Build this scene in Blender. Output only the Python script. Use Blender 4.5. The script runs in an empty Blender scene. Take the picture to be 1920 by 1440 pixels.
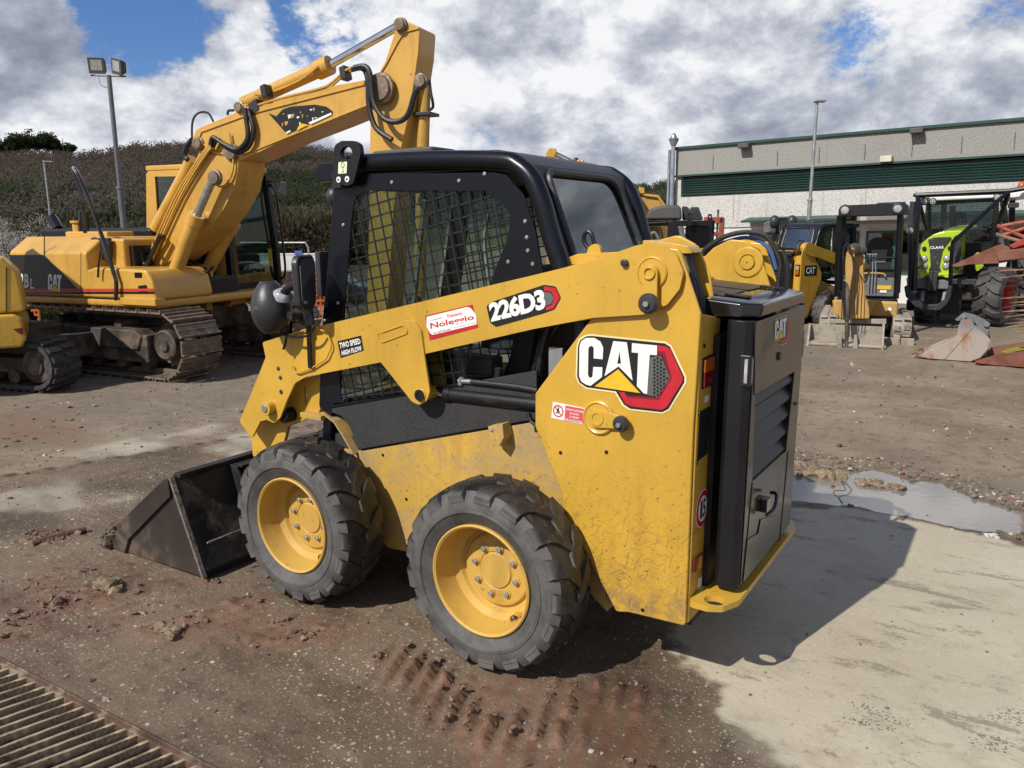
import bpy, bmesh, math, random
import numpy as np
from mathutils import Vector, Matrix
from mathutils.geometry import tessellate_polygon
random.seed(7); RNG=np.random.default_rng(11)
sc=bpy.context.scene; col=sc.collection
R_=math.radians
# ------------------------------------------------------------------ camera, sky, sun
YAW,PIT,ROL,FPX=-.9947,.198,-.0033,1454.5
CAM=Vector((-1.5689,2.9288,1.6583))
cF=Vector((math.cos(YAW)*math.cos(PIT),math.sin(YAW)*math.cos(PIT),-math.sin(PIT)))
cR=Vector((math.sin(YAW),-math.cos(YAW),0)); cU=cR.cross(cF)
cR,cU=(cR*math.cos(ROL)+cU*math.sin(ROL)),(cU*math.cos(ROL)-cR*math.sin(ROL))
cy=sc.cycles; cy.max_bounces=6; cy.diffuse_bounces=3; cy.glossy_bounces=3; cy.transmission_bounces=4; cy.transparent_max_bounces=10; cy.caustics_reflective=False; cy.caustics_refractive=False
cam=bpy.data.cameras.new('camera'); co=bpy.data.objects.new('camera',cam); col.objects.link(co)
co.matrix_world=Matrix(((cR.x,cU.x,-cF.x,CAM.x),(cR.y,cU.y,-cF.y,CAM.y),(cR.z,cU.z,-cF.z,CAM.z),(0,0,0,1)))
cam.sensor_width=36; cam.lens=36*FPX/1920; cam.clip_start=.05; cam.clip_end=6000; sc.camera=co
sc.view_settings.view_transform='Standard'; sc.view_settings.look='None'; sc.view_settings.exposure=0; sc.view_settings.gamma=1
def ray(px,py): return cF+cR*((px-960)/FPX)-cU*((py-720)/FPX)
def at(px,py,d): return CAM+ray(px,py)*d            # a point d metres deep along a sight line
def onz(px,py,z=0):
    r=ray(px,py); return CAM+r*((z-CAM.z)/r.z)
SUNAZ=math.atan2(.968,.25); SUNEL=R_(43)
sd=Vector((math.cos(SUNAZ)*math.cos(SUNEL),math.sin(SUNAZ)*math.cos(SUNEL),math.sin(SUNEL)))
sl=bpy.data.lights.new('sun','SUN'); sl.energy=4.9; sl.angle=R_(.53); sl.color=(1,.945,.86)
so=bpy.data.objects.new('sun',sl); col.objects.link(so); so.rotation_euler=(-sd).to_track_quat('-Z','Y').to_euler(); so.location=(0,0,20)

W=bpy.data.worlds.new('World'); sc.world=W; W.use_nodes=True; W.cycles.sampling_method='NONE'
class NT:
    def __init__(s,t): s.t=t; s.n=t.nodes; s.l=t.links
    def N(s,ty,**k):
        n=s.n.new('ShaderNode'+ty); ins=k.pop('ins',{})
        for a,b in k.items(): setattr(n,a,b)
        for a,b in ins.items(): s.set(n.inputs[a],b)
        return n
    def set(s,sock,v):
        if isinstance(v,bpy.types.NodeSocket): s.l.new(v,sock)
        elif isinstance(v,bpy.types.Node): s.l.new(v.outputs[0],sock)
        elif isinstance(v,(tuple,list)) and sock.type=='RGBA' and len(v)==3: sock.default_value=(*v,1)
        else: sock.default_value=v
    def M(s,op,a,b=0.,c=0.,clamp=False):
        n=s.N('Math',operation=op,use_clamp=clamp); s.set(n.inputs[0],a); s.set(n.inputs[1],b); s.set(n.inputs[2],c); return n.outputs[0]
    def VM(s,op,a,b=(0,0,0)):
        n=s.N('VectorMath',operation=op); s.set(n.inputs[0],a); s.set(n.inputs[1],b)
        return n.outputs['Value'] if op in('DOT_PRODUCT','LENGTH','DISTANCE') else n.outputs[0]
    def noise(s,vec,scale,detail=4,rough=.5,dist=0.,col=False):
        n=s.N('TexNoise'); s.set(n.inputs['Vector'],vec); n.inputs['Scale'].default_value=scale; n.inputs['Detail'].default_value=detail; n.inputs['Roughness'].default_value=rough; n.inputs['Distortion'].default_value=dist
        return n.outputs[1 if col else 0]
    def vor(s,vec,scale,feature='F1',out=0,rand=1.):
        n=s.N('TexVoronoi',feature=feature); s.set(n.inputs['Vector'],vec); n.inputs['Scale'].default_value=scale; n.inputs['Randomness'].default_value=rand
        return n.outputs[out]
    def map(s,vec,scale=(1,1,1),rot=(0,0,0),loc=(0,0,0)):
        n=s.N('Mapping'); s.set(n.inputs[0],vec); n.inputs['Scale'].default_value=scale; n.inputs['Rotation'].default_value=rot; n.inputs['Location'].default_value=loc; return n.outputs[0]
    def ss(s,v,a,b,lo=0.,hi=1.):
        n=s.N('MapRange',interpolation_type='SMOOTHSTEP'); s.set(n.inputs[0],v); n.inputs[1].default_value=a; n.inputs[2].default_value=b; n.inputs[3].default_value=lo; n.inputs[4].default_value=hi; return n.outputs[0]
    def mix(s,f,a,b,bt='MIX'):
        n=s.N('Mix',data_type='RGBA',blend_type=bt); s.set(n.inputs[0],f); s.set(n.inputs[6],a); s.set(n.inputs[7],b); return n.outputs[2]
    def mixf(s,f,a,b):
        n=s.N('Mix',data_type='FLOAT'); s.set(n.inputs[0],f); s.set(n.inputs[2],a); s.set(n.inputs[3],b); return n.outputs[0]
    def ramp(s,v,pts):
        n=s.N('ValToRGB'); s.set(n.inputs[0],v); e=n.color_ramp.elements
        while len(e)<len(pts): e.new(.5)
        for i,(p,c) in enumerate(pts): e[i].position=p; e[i].color=(*c,1) if len(c)==3 else c
        return n.outputs[0]
def make_world():
    t=NT(W.node_tree); t.n.clear()
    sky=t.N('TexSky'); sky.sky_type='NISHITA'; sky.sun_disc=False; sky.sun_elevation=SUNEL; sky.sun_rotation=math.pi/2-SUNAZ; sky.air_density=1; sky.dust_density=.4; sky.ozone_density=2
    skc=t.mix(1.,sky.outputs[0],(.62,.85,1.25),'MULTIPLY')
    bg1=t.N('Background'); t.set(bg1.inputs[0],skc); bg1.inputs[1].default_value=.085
    d=t.N('TexCoord').outputs['Generated']
    p=t.map(d,(1,1,1.5),(0,0,0),(2.1,.7,.3)); q=t.map(d,(1,1,1.5),(0,0,0),(2.1+.010,.7+.028,.3+.05))
    wrp=t.VM('MULTIPLY',t.VM('SUBTRACT',t.noise(p,5,4,.6,col=True),(.5,.5,.5)),(.16,.16,.16))
    n1=t.noise(p,3.4,11,.64,.1); n2=t.noise(q,3.4,11,.64,.1); big=t.noise(p,1.5,2,.5)
    def puff(v):
        n=t.N('TexVoronoi',feature='SMOOTH_F1',ins={0:t.VM('ADD',v,wrp)}); n.inputs['Scale'].default_value=3.4; n.inputs['Detail'].default_value=2.5; n.inputs['Roughness'].default_value=.55; n.inputs['Lacunarity'].default_value=2.3; n.inputs['Smoothness'].default_value=.45
        return n.outputs[0]
    pf=puff(p); pf2=puff(q)
    def blob(px,py,rad,soft=1.):
        r=ray(px,py).normalized()
        dot=t.VM('DOT_PRODUCT',t.VM('NORMALIZE',d),tuple(r))
        return t.ss(dot,math.cos(rad*1.6),math.cos(rad*.15),0.,soft)
    blue=None
    for (x,y,r,a) in ((245,0,.075,1),(210,30,.04,.8),(600,70,.06,1.),(570,0,.05,.9),(430,0,.04,.6),(900,268,.035,.9),(960,285,.03,.7),(1590,95,.055,.8),(1860,5,.05,.6),(1700,30,.05,.5),(20,20,.05,.4)):
        b=blob(x,y,r,a); blue=b if blue is None else t.M('MAXIMUM',blue,b)
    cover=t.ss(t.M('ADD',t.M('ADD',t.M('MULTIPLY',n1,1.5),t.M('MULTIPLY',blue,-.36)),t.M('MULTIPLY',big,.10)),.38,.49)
    cover=t.M('MULTIPLY',cover,t.ss(t.N('SeparateXYZ',ins={0:d}).outputs[2],.32,.60,1.,.22))  # clouds thinned overhead, out of view, to lower the ambient fill
    brt=None
    for (x,y,r,a) in ((760,60,.13,1.),(270,240,.06,1.),(140,255,.05,.9),(380,80,.06,.7),(720,40,.08,.5),(1000,90,.12,.6),(1100,30,.1,.5),(1230,270,.08,.5),(1850,100,.14,.9),(1620,200,.1,.5),(60,120,.1,.3),(480,60,.08,.5),(1480,180,.08,.3),(900,230,.07,.3)):
        b=blob(x,y,r,a); brt=b if brt is None else t.M('MAXIMUM',brt,b)
    drk=None
    for (x,y,r,a) in ((60,220,.14,.45),(1000,190,.13,.8),(1370,60,.16,.9),(480,200,.12,.35),(1130,300,.1,1.),(1480,90,.1,.8),(1900,60,.06,.6),(850,230,.1,.7),(340,160,.06,.4)):
        b=blob(x,y,r,a); drk=b if drk is None else t.M('MAXIMUM',drk,b)
    br=t.M('ADD',.71,t.M('MULTIPLY',t.M('SUBTRACT',n1,n2),2.0))
    br=t.M('ADD',br,t.M('MULTIPLY',t.M('SUBTRACT',pf2,pf),.45)); br=t.M('ADD',br,t.M('MULTIPLY',t.M('SUBTRACT',.40,pf),.30))
    br=t.M('ADD',br,t.M('MULTIPLY',t.M('SUBTRACT',n1,.5),1.5))
    br=t.M('ADD',br,t.M('MULTIPLY',brt,.30)); br=t.M('SUBTRACT',br,t.M('MULTIPLY',drk,.20)); br=t.M('MULTIPLY_ADD',t.M('SUBTRACT',br,.5),1.25,.60,clamp=True)
    cc=t.ramp(br,[(0,(.24,.265,.34)),(.3,(.36,.39,.48)),(.55,(.52,.55,.63)),(.78,(.74,.77,.83)),(1,(.98,.98,1.))])
    bg2=t.N('Background'); t.set(bg2.inputs[0],cc); bg2.inputs[1].default_value=.95
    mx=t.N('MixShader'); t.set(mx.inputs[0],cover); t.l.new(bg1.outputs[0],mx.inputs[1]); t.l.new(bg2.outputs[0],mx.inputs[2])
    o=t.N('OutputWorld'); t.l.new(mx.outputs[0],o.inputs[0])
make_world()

# ------------------------------------------------------------------ helpers
def tag(o,label=None,cat=None,group=None,kind=None):
    for k,v in (('label',label),('category',cat),('group',group),('kind',kind)):
        if v: o[k]=v
    return o
class Fr:
    """A standing frame: origin on the ground, local x = heading."""
    def __init__(s,o,ang=0.):
        s.o=Vector(o); s.a=ang; s.m=Matrix.Translation(s.o)@Matrix.Rotation(ang,4,'Z'); s.i=s.m.inverted(); s.r=s.i.to_3x3()
        s.c=s.i@CAM
    def pick(s,px,py,ax,v):
        r=s.r@ray(px,py); i='xyz'.index(ax); return s.c+r*((v-s.c[i])/r[i])
    def P(s,pts,ax,v): return [s.pick(x,y,ax,v) for x,y in pts]
    def empty(s,name,label,cat,group=None):
        o=bpy.data.objects.new(name,None); col.objects.link(o); o.matrix_world=s.m; o.empty_display_size=.2
        return tag(o,label,cat,group)
def catmull(pts,n=6,closed=False):
    pts=[Vector(p) for p in pts]
    if len(pts)<3 or n<2: return pts
    out=[]; N=len(pts); rng=range(N if closed else N-1)
    for i in rng:
        g=lambda k:(pts[k%N] if closed else pts[min(max(k,0),N-1)])
        a,b,c,d=g(i-1),g(i),g(i+1),g(i+2)
        for j in range(n):
            t=j/n; out.append(.5*((2*b)+(c-a)*t+(2*a-5*b+4*c-d)*t*t+(3*b-a-3*c+d)*t**3))
    if not closed: out.append(pts[-1])
    return out
def rounded(pts,r,n=4):
    """Round the corners of a 3D planar polygon; r = one radius or one per corner."""
    pts=[Vector(p) for p in pts]; N=len(pts); out=[]
    rs=r if isinstance(r,(list,tuple)) else [r]*N
    for i in range(N):
        p=pts[i]; a=pts[i-1]-p; b=pts[(i+1)%N]-p; la,lb=a.length,b.length
        if rs[i]<=0 or la<1e-6 or lb<1e-6: out.append(p); continue
        ang=a.angle(b); t=min(rs[i]/max(math.tan(ang/2),.01),la*.48,lb*.48)
        A=p+a*(t/la); B=p+b*(t/lb)
        for k in range(n+1):
            u=k/n; out.append(A*(1-u)**2+p*2*u*(1-u)+B*u*u)
    return out
def ellipse(c,ua,va,n=24): return [Vector(c)+Vector(ua)*math.cos(2*math.pi*i/n)+Vector(va)*math.sin(2*math.pi*i/n) for i in range(n)]
class MB:
    def __init__(s): s.v=[];s.f=[];s.m=[]
    def add(s,vs,fs,mi=0):
        b=len(s.v); s.v+=[tuple(v) for v in vs]; s.f+=[tuple(i+b for i in f) for f in fs]; s.m+=[mi]*len(fs); return s
    def box(s,x0,x1,y0,y1,z0,z1,mi=0):
        vs=[(x,y,z) for z in(z0,z1) for y in(y0,y1) for x in(x0,x1)]
        return s.add(vs,[(0,2,3,1),(4,5,7,6),(0,1,5,4),(1,3,7,5),(3,2,6,7),(2,0,4,6)],mi)
    def obox(s,c,a,b,h,mi=0):
        c,a,b,h=map(Vector,(c,a,b,h)); vs=[c+a*i+b*j+h*k for k in(-1,1) for j in(-1,1) for i in(-1,1)]
        return s.add(vs,[(0,2,3,1),(4,5,7,6),(0,1,5,4),(1,3,7,5),(3,2,6,7),(2,0,4,6)],mi)
    def beam(s,a,b,w,h,up=(0,0,1),mi=0):
        a,b,up=map(Vector,(a,b,up)); d=(b-a); L=d.length
        if L<1e-6: return s
        d/=L; sx=d.cross(up)
        if sx.length<1e-4: sx=d.cross(Vector((1,0,0)))
        sx.normalize(); u=sx.cross(d); return s.obox((a+b)/2,d*(L/2),sx*(w/2),u*(h/2),mi)
    def prism(s,poly,vec,mi=0,mi2=None):
        vec=Vector(vec); n=len(poly); a=[Vector(p) for p in poly]; b=[p+vec for p in a]
        fs=[tuple(range(n)),tuple(range(2*n-1,n-1,-1))]+[(i,i+n,(i+1)%n+n,(i+1)%n) for i in range(n)]
        nrm=Vector((0,0,0))
        for i in range(n): nrm+=a[i].cross(a[(i+1)%n])
        if nrm.dot(vec)>0: fs=[tuple(reversed(f)) for f in fs]
        k=len(s.f); s.add(a+b,fs,mi)
        if mi2 is not None: s.m[k+1]=mi2
        return s
    def prismh(s,outer,holes,vec,mi=0):
        loops=[[Vector(p) for p in l] for l in [outer]+holes]; vec=Vector(vec)
        tri=tessellate_polygon(loops); flat=[p for l in loops for p in l]; n=len(flat)
        fs=[tuple(t) for t in tri]; 
        nrm=(flat[fs[0][1]]-flat[fs[0][0]]).cross(flat[fs[0][2]]-flat[fs[0][0]])
        fl=nrm.dot(vec)>0
        if fl: fs=[tuple(reversed(t)) for t in fs]
        bs=[tuple(i+n for i in reversed(t)) for t in fs]; sd_=[]; o=0
        for l in loops:
            m=len(l); sd_+=[(o+i,o+(i+1)%m,o+(i+1)%m+n,o+i+n) for i in range(m)]; o+=m
        s.add(flat+[p+vec for p in flat],fs+bs+sd_,mi); return s
    def tube(s,pts,r,seg=8,n=1,closed=False,mi=0,cap=True,r2=None):
        pts=catmull(pts,n,closed) if n>1 else [Vector(p) for p in pts]; N=len(pts)
        if N<2: return s
        up=None; rings=[]
        for i,p in enumerate(pts):
            a=pts[(i-1)%N] if (closed or i>0) else pts[0]; b=pts[(i+1)%N] if (closed or i<N-1) else pts[-1]
            d=b-a
            if d.length<1e-9: d=Vector((0,0,1))
            d.normalize()
            if up is None:
                up=Vector((0,0,1)) if abs(d.z)<.9 else Vector((1,0,0))
            up=up-d*up.dot(d)
            if up.length<1e-5: up=d.orthogonal()
            up.normalize(); sx=d.cross(up)
            rr=r if r2 is None else r+(r2-r)*i/(N-1)
            rings.append([p+up*(rr*math.cos(2*math.pi*k/seg))+sx*(rr*math.sin(2*math.pi*k/seg)) for k in range(seg)])
        vs=[v for rg in rings for v in rg]; fs=[]
        for i in range(N if closed else N-1):
            j=(i+1)%N
            for k in range(seg):
                l=(k+1)%seg; fs.append((i*seg+k,j*seg+k,j*seg+l,i*seg+l))
        if cap and not closed: fs+= [tuple(range(seg)),tuple(range(N*seg-1,(N-1)*seg-1,-1))]
        return s.add(vs,fs,mi)
    def cyl(s,a,b,r,seg=20,r2=None,mi=0):
        return s.tube([a,b],r,seg,1,False,mi,True,r2)
    def lathe(s,prof,c,ax,seg=32,mi=0,closed=False):
        """prof: list of (radius, height along ax) ; c centre"""
        c=Vector(c); ax=Vector(ax).normalized(); u=ax.orthogonal().normalized(); w=ax.cross(u); n=len(prof); vs=[]
        for (r,h) in prof:
            for k in range(seg):
                t=2*math.pi*k/seg; vs.append(c+ax*h+u*(r*math.cos(t))+w*(r*math.sin(t)))
        fs=[]
        for i in range(n if closed else n-1):
            j=(i+1)%n
            for k in range(seg):
                l=(k+1)%seg; fs.append((i*seg+k,i*seg+l,j*seg+l,j*seg+k))
        if not closed:
            fs+=[tuple(range(seg-1,-1,-1)),tuple(range((n-1)*seg,n*seg))]
        return s.add(vs,fs,mi)
    def sphere(s,c,r,seg=12,rings=8,sc_=(1,1,1),mi=0):
        c=Vector(c); prof=[(Vector((0,0,0)))]; vs=[c+Vector((0,0,r*sc_[2]))]; fs=[]
        for i in range(1,rings):
            t=math.pi*i/rings
            for k in range(seg):
                a=2*math.pi*k/seg; vs.append(c+Vector((r*sc_[0]*math.sin(t)*math.cos(a),r*sc_[1]*math.sin(t)*math.sin(a),r*sc_[2]*math.cos(t))))
        vs.append(c-Vector((0,0,r*sc_[2]))); L=len(vs)-1
        for k in range(seg):
            l=(k+1)%seg; fs.append((0,1+k,1+l)); fs.append((L,1+(rings-2)*seg+l,1+(rings-2)*seg+k))
            for i in range(rings-2): fs.append((1+i*seg+k,1+(i+1)*seg+k,1+(i+1)*seg+l,1+i*seg+l))
        return s.add(vs,fs,mi)
    def build(s,name,mats,parent=None,bevel=0,ang=32,seg=2,flip=True):
        base=name.split('.')[0]
        if base in SPLIT:
            nm,mg=SPLIT[base]; return s.pieces(nm,mats,parent,bevel,ang,seg,flip,mg)
        me=bpy.data.meshes.new(name); me.from_pydata(s.v,[],s.f); me.update()
        if not isinstance(mats,(list,tuple)): mats=[mats]
        for m in mats: me.materials.append(m)
        me.polygons.foreach_set('material_index',np.array(s.m,dtype=np.int32))
        me.polygons.foreach_set('use_smooth',np.ones(len(s.f),dtype=bool))
        if flip:
            bm=bmesh.new(); bm.from_mesh(me); bmesh.ops.recalc_face_normals(bm,faces=bm.faces); bm.to_mesh(me); bm.free()
        try: me.set_sharp_from_angle(angle=R_(ang))
        except Exception: pass
        o=bpy.data.objects.new(name,me); col.objects.link(o)
        if parent is not None: o.parent=parent
        if bevel:
            b=o.modifiers.new('bevel','BEVEL'); b.width=bevel; b.segments=seg; b.limit_method='ANGLE'; b.angle_limit=R_(40); b.harden_normals=True
        return o
def _pieces(s,name,mats,parent,bevel,ang,seg,flip,mg):
    n=len(s.v); par=list(range(n))
    def find(a):
        while par[a]!=a: par[a]=par[par[a]]; a=par[a]
        return a
    for f in s.f:
        for i in f[1:]:
            a,b=find(f[0]),find(i)
            if a!=b: par[b]=a
    comp={}
    for i in range(n): comp.setdefault(find(i),[]).append(i)
    V=np.array(s.v); ks=list(comp); bbs=[(V[comp[k]].min(0)-mg,V[comp[k]].max(0)+mg) for k in ks]; grp=list(range(len(ks)))
    if mg>=0:
        ch=True
        while ch:
            ch=False
            for i in range(len(ks)):
                for j in range(i):
                    if grp[i]!=grp[j] and (bbs[i][0]<=bbs[j][1]).all() and (bbs[j][0]<=bbs[i][1]).all():
                        a,b=sorted((grp[i],grp[j])); grp=[a if g==b else g for g in grp]; ch=True
    lab={}
    for g,k in zip(grp,ks):
        for i in comp[k]: lab[i]=g
    out=None
    for g in sorted(set(grp)):
        m=MB(); idx={}; 
        for f,mi in zip(s.f,s.m):
            if lab[f[0]]!=g: continue
            for i in f:
                if i not in idx: idx[i]=len(m.v); m.v.append(s.v[i])
            m.f.append(tuple(idx[i] for i in f)); m.m.append(mi)
        if m.f: out=m.build(name,mats,parent,bevel,ang,seg,flip)
    return out
MB.pieces=_pieces
SPLIT={'front_frame':('frame_bar',-1),'pillar':('pillar_post',-1),'glass':('pane',-1),'hose_fitting':('fitting',-1),'intake_pipe':('pipe',-1),'arm_bolts':('arm_bolt',.001),'wheel_nuts':('wheel_nut',.001),'boom_hoses':('boom_hose',-1),'hose_bundle':('bundled_hose',-1),'pipe_clamp':('clamp',.001),'canopy_post':('post',-1),'tower_holes':('tower_hole',.001),'chassis_screws':('chassis_screw',.001),'slot_screws':('slot_screw',.001),'screen_bolts':('screen_bolt',.001),'eye_bolts':('eye_bolt',.001),'door_seam':('seam',.001),'arm_weld':('weld_line',.02),'hood_mesh':('hood_screen',.001),'hood_hinge':('hinge',.001),'box_latch':('latch',.001),'handrail':('rail',-1),'levers':('lever',-1),'front_work_light':('front_lamp',.002),'control_console':('console',.002),'interior_rail':('cab_rail',-1),'steel_pipes':('steel_pipe',-1),'hoses':('hose',-1),'small_label':('white_label_plate',.001),'caution_label':('caution_plate',.001),'front_linkage':('linkage_arm',.001),'steering_cylinder':('steering_ram',.01),'bucket_ears':('bucket_ear',.01),'guard_frame':('guard_tube',-1),'back_rib':('rib',.001),'panel_joint':('joint_line',.001),'axle':('axle_beam',.001)}
def text_geo(txt,bold=0.,res=3,spacing=1.):
    cu=bpy.data.curves.new('t','FONT'); cu.body=txt; cu.size=1; cu.offset=bold; cu.resolution_u=res; cu.space_character=spacing
    o=bpy.data.objects.new('t',cu); col.objects.link(o)
    dg=bpy.context.evaluated_depsgraph_get(); me=o.evaluated_get(dg).to_mesh()
    vs=[v.co.copy() for v in me.vertices]; fs=[tuple(p.vertices) for p in me.polygons]
    o.evaluated_get(dg).to_mesh_clear(); bpy.data.objects.remove(o); bpy.data.curves.remove(cu)
    return vs,fs
def put_text(mb,txt,quad,bold=0.,mi=0,off=(0,0,0),spacing=1.):
    """Fit flat lettering into a quad (bottom-left, bottom-right, top-right, top-left)."""
    vs,fs=text_geo(txt,bold,3,spacing)
    if not vs: return mb
    x0=min(v.x for v in vs);x1=max(v.x for v in vs);y0=min(v.y for v in vs);y1=max(v.y for v in vs)
    A,B,C_,D=[Vector(q) for q in quad]; off=Vector(off); out=[]
    for v in vs:
        u=(v.x-x0)/(x1-x0); w=(v.y-y0)/(y1-y0); out.append((A*(1-u)+B*u)*(1-w)+(D*(1-u)+C_*u)*w+off)
    return mb.add(out,fs,mi)
# ------------------------------------------------------------------ materials
MT={}
def mat(name,base,rough=.5,metal=0.,var=.12,vs=6.,dirt=None,da=.0,ds=3.,bump=0.,bs=40.,coat=0.,lowdirt=None,spec=None,alpha=None,detail=6):
    """painted / raw surface with tone variation, patchy dirt and fine bump"""
    m=bpy.data.materials.new(name); m.use_nodes=True; t=NT(m.node_tree); b=t.n['Principled BSDF']
    co=t.N('TexCoord').outputs['Object']
    n=t.noise(co,vs,detail,.6)
    c=t.mix(t.ss(n,.3,.7),tuple(x*(1-var) for x in base),tuple(min(1,x*(1+var)) for x in base))
    r=rough
    if dirt:
        k=t.noise(co,ds,8,.65,.3); f=t.ss(k,.62-da*.35,.72-da*.25,0.,.85)
        if lowdirt:
            z=t.N('SeparateXYZ',ins={0:co}).outputs[2]; f=t.M('MAXIMUM',f,t.M('MULTIPLY',t.ss(z,lowdirt,lowdirt*.2),t.ss(k,.3,.6)))
        c=t.mix(f,c,dirt); r=t.mixf(f,rough,.85)
    t.set(b.inputs['Base Color'],c); t.set(b.inputs['Roughness'],r); b.inputs['Metallic'].default_value=metal
    if coat: b.inputs['Coat Weight'].default_value=coat; b.inputs['Coat Roughness'].default_value=.12
    if spec is not None: b.inputs['Specular IOR Level'].default_value=spec
    if bump:
        bp=t.N('Bump'); t.set(bp.inputs['Height'],t.noise(co,bs,5,.6)); bp.inputs['Strength'].default_value=bump; bp.inputs['Distance'].default_value=.01; t.l.new(bp.outputs[0],b.inputs['Normal'])
    MT[name]=m; return m
YEL=(.565,.338,.042)
def yellow_body(name,scr,dustz=None,base=YEL,dust=.0,rust=.35):
    m=bpy.data.materials.new(name); m.use_nodes=True; t=NT(m.node_tree); b=t.n['Principled BSDF']
    co=t.N('TexCoord').outputs['Object']; z=t.N('SeparateXYZ',ins={0:co}).outputs[2]
    c=t.mix(t.ss(t.noise(co,2.2,5,.6),.3,.7),tuple(x*.88 for x in base),tuple(x*1.07 for x in base)); dk=t.ss(t.noise(t.map(co,(3.5,3.5,.5)),2.2,6,.65),.50,.72,0.,.42); c=t.mix(dk,c,tuple(x*y for x,y in zip(base,(.55,.50,.6))))
    f=None
    if scr:
        zone=t.ss(z,1.02,.35,.0,1.)
        zone=t.M('MULTIPLY',zone,t.ss(t.noise(co,3.,3,.5),.3,.62,.35,1.))
        for ang,sc_ in ((-.5,26),(-1.0,20),(.6,30),(-1.35,17),(-.75,34),(.15,30)):
            sx=t.N('SeparateXYZ',ins={0:co}); ca,sa=math.cos(ang),math.sin(ang)
            uu=t.M('ADD',t.M('MULTIPLY',sx.outputs[0],ca),t.M('MULTIPLY',sx.outputs[2],sa)); vv=t.M('SUBTRACT',t.M('MULTIPLY',sx.outputs[2],ca),t.M('MULTIPLY',sx.outputs[0],sa))
            w=t.N('CombineXYZ',ins={0:t.M('MULTIPLY',uu,sc_*.48),1:t.M('MULTIPLY',vv,sc_*8.5),2:ang*9}).outputs[0]
            k=t.noise(w,1.,2,.5,.25); s_=t.ss(k,.655,.69)
            f=s_ if f is None else t.M('MAXIMUM',f,s_)
        f=t.M('MULTIPLY',f,zone)
        chips=t.ss(t.noise(co,75,2,.5),.68,.71); f=t.M('MAXIMUM',f,t.M('MULTIPLY',chips,t.ss(z,1.25,.6,0.,.8)))
        c=t.mix(f,c,(.10,.07,.05))
        low=t.M('MULTIPLY',t.ss(z,.52,.27),t.ss(t.noise(co,14,6,.7),.42,.62,0.,.75)); c=t.mix(low,c,(.22,.15,.09))
    if dust:
        k=t.noise(co,3.5,9,.72); k2=t.noise(co,60,4,.6)
        fd=t.M('MULTIPLY',t.ss(t.M('ADD',t.M('MULTIPLY',k,.7),t.M('MULTIPLY',k2,.3)),.36,.62),dust)
        c=t.mix(fd,c,(.33,.24,.14)); c=t.mix(t.M('MULTIPLY',t.ss(k2,.60,.72),dust*.7),c,(.12,.085,.05))
    sp=t.ss(t.noise(co,28,3,.6),.69,.72); c=t.mix(t.M('MULTIPLY',sp,rust),c,(.13,.08,.045))
    t.set(b.inputs['Base Color'],c); b.inputs['Roughness'].default_value=.36 if not dust else .62
    if not dust: b.inputs['Coat Weight'].default_value=.25; b.inputs['Coat Roughness'].default_value=.2
    bp=t.N('Bump'); t.set(bp.inputs['Height'],t.noise(co,5,3,.5)); bp.inputs['Strength'].default_value=.12; bp.inputs['Distance'].default_value=.02; t.l.new(bp.outputs[0],b.inputs['Normal'])
    MT[name]=m; return m
yellow_body('yellow_tower',True); yellow_body('yellow_arm',False,rust=.5); yellow_body('yellow_dusty',False,dust=.85)
yellow_body('yellow_old',False,base=(.58,.33,.062),rust=.9); yellow_body('yellow_rim',False,base=(.54,.33,.055),rust=.7,dust=.2)
yellow_body('yellow_used',False,base=(.50,.29,.06),rust=.9,dust=.35)
mat('black_paint',(.004,.005,.009),.30,0,.3,4,spec=.35,dirt=(.03,.03,.03),da=-.2,ds=5,bump=.05,bs=8)
mat('black_satin',(.007,.007,.009),.42,0,.3,5,spec=.4,dirt=(.05,.045,.038),da=.0,ds=4,bump=.1)
mat('black_dusty',(.018,.018,.019),.72,0,.3,6,dirt=(.036,.035,.034),da=.6,ds=160,bump=.2,bs=60)
mat('black_gloss',(.010,.009,.008),.16,0,.2,4,coat=.6,dirt=(.05,.042,.03),da=.1,ds=2.5)
mat('door_black',(.012,.011,.009),.26,.0,.25,3,coat=.5,dirt=(.055,.047,.034),da=.25,ds=1.6)
mat('rubber',(.035,.035,.036),.78,0,.25,9,dirt=(.085,.075,.065),da=.3,ds=5,bump=.25,bs=90)
mat('rubber_side',(.052,.052,.053),.72,0,.2,7,dirt=(.10,.085,.07),da=.32,ds=4,bump=.15,bs=60)
mat('hose',(.012,.012,.013),.42,0,.3,30,bump=.3,bs=200)
mat('hose_blue',(.05,.13,.33),.45)
mat('steel',(.45,.45,.44),.3,.9,.2,20)
mat('zinc',(.36,.37,.38),.45,.7,.2,5)
mat('chrome',(.75,.75,.77),.1,1.)
mat('pole_grey',(.13,.135,.14),.5,.3,.15,3)
mat('plastic_black',(.028,.029,.032),.42,0,.2,6,dirt=(.11,.11,.105),da=.12,ds=18,bump=.1,bs=60)
mat('plastic_grey',(.075,.073,.068),.6,0,.1,3)
mat('bucket_steel',(.032,.030,.028),.5,.45,.45,6,dirt=(.12,.10,.078),da=.25,ds=4.5,bump=.3,bs=30)
mat('bucket_side',(.05,.042,.038),.42,.35,.3,3,dirt=(.15,.105,.075),da=.3,ds=3,bump=.15,bs=25)
mat('worn_edge',(.30,.27,.23),.45,.5,.4,20,dirt=(.06,.05,.045),da=.4,ds=20,bump=.4,bs=50)
mat('track_steel',(.24,.19,.145),.45,.55,.35,10,dirt=(.19,.14,.10),da=.5,ds=6,bump=.3,bs=40)
mat('track_frame',(.05,.04,.032),.72,.1,.4,6,dirt=(.17,.125,.09),da=.5,ds=3,bump=.4,bs=30)
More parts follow.
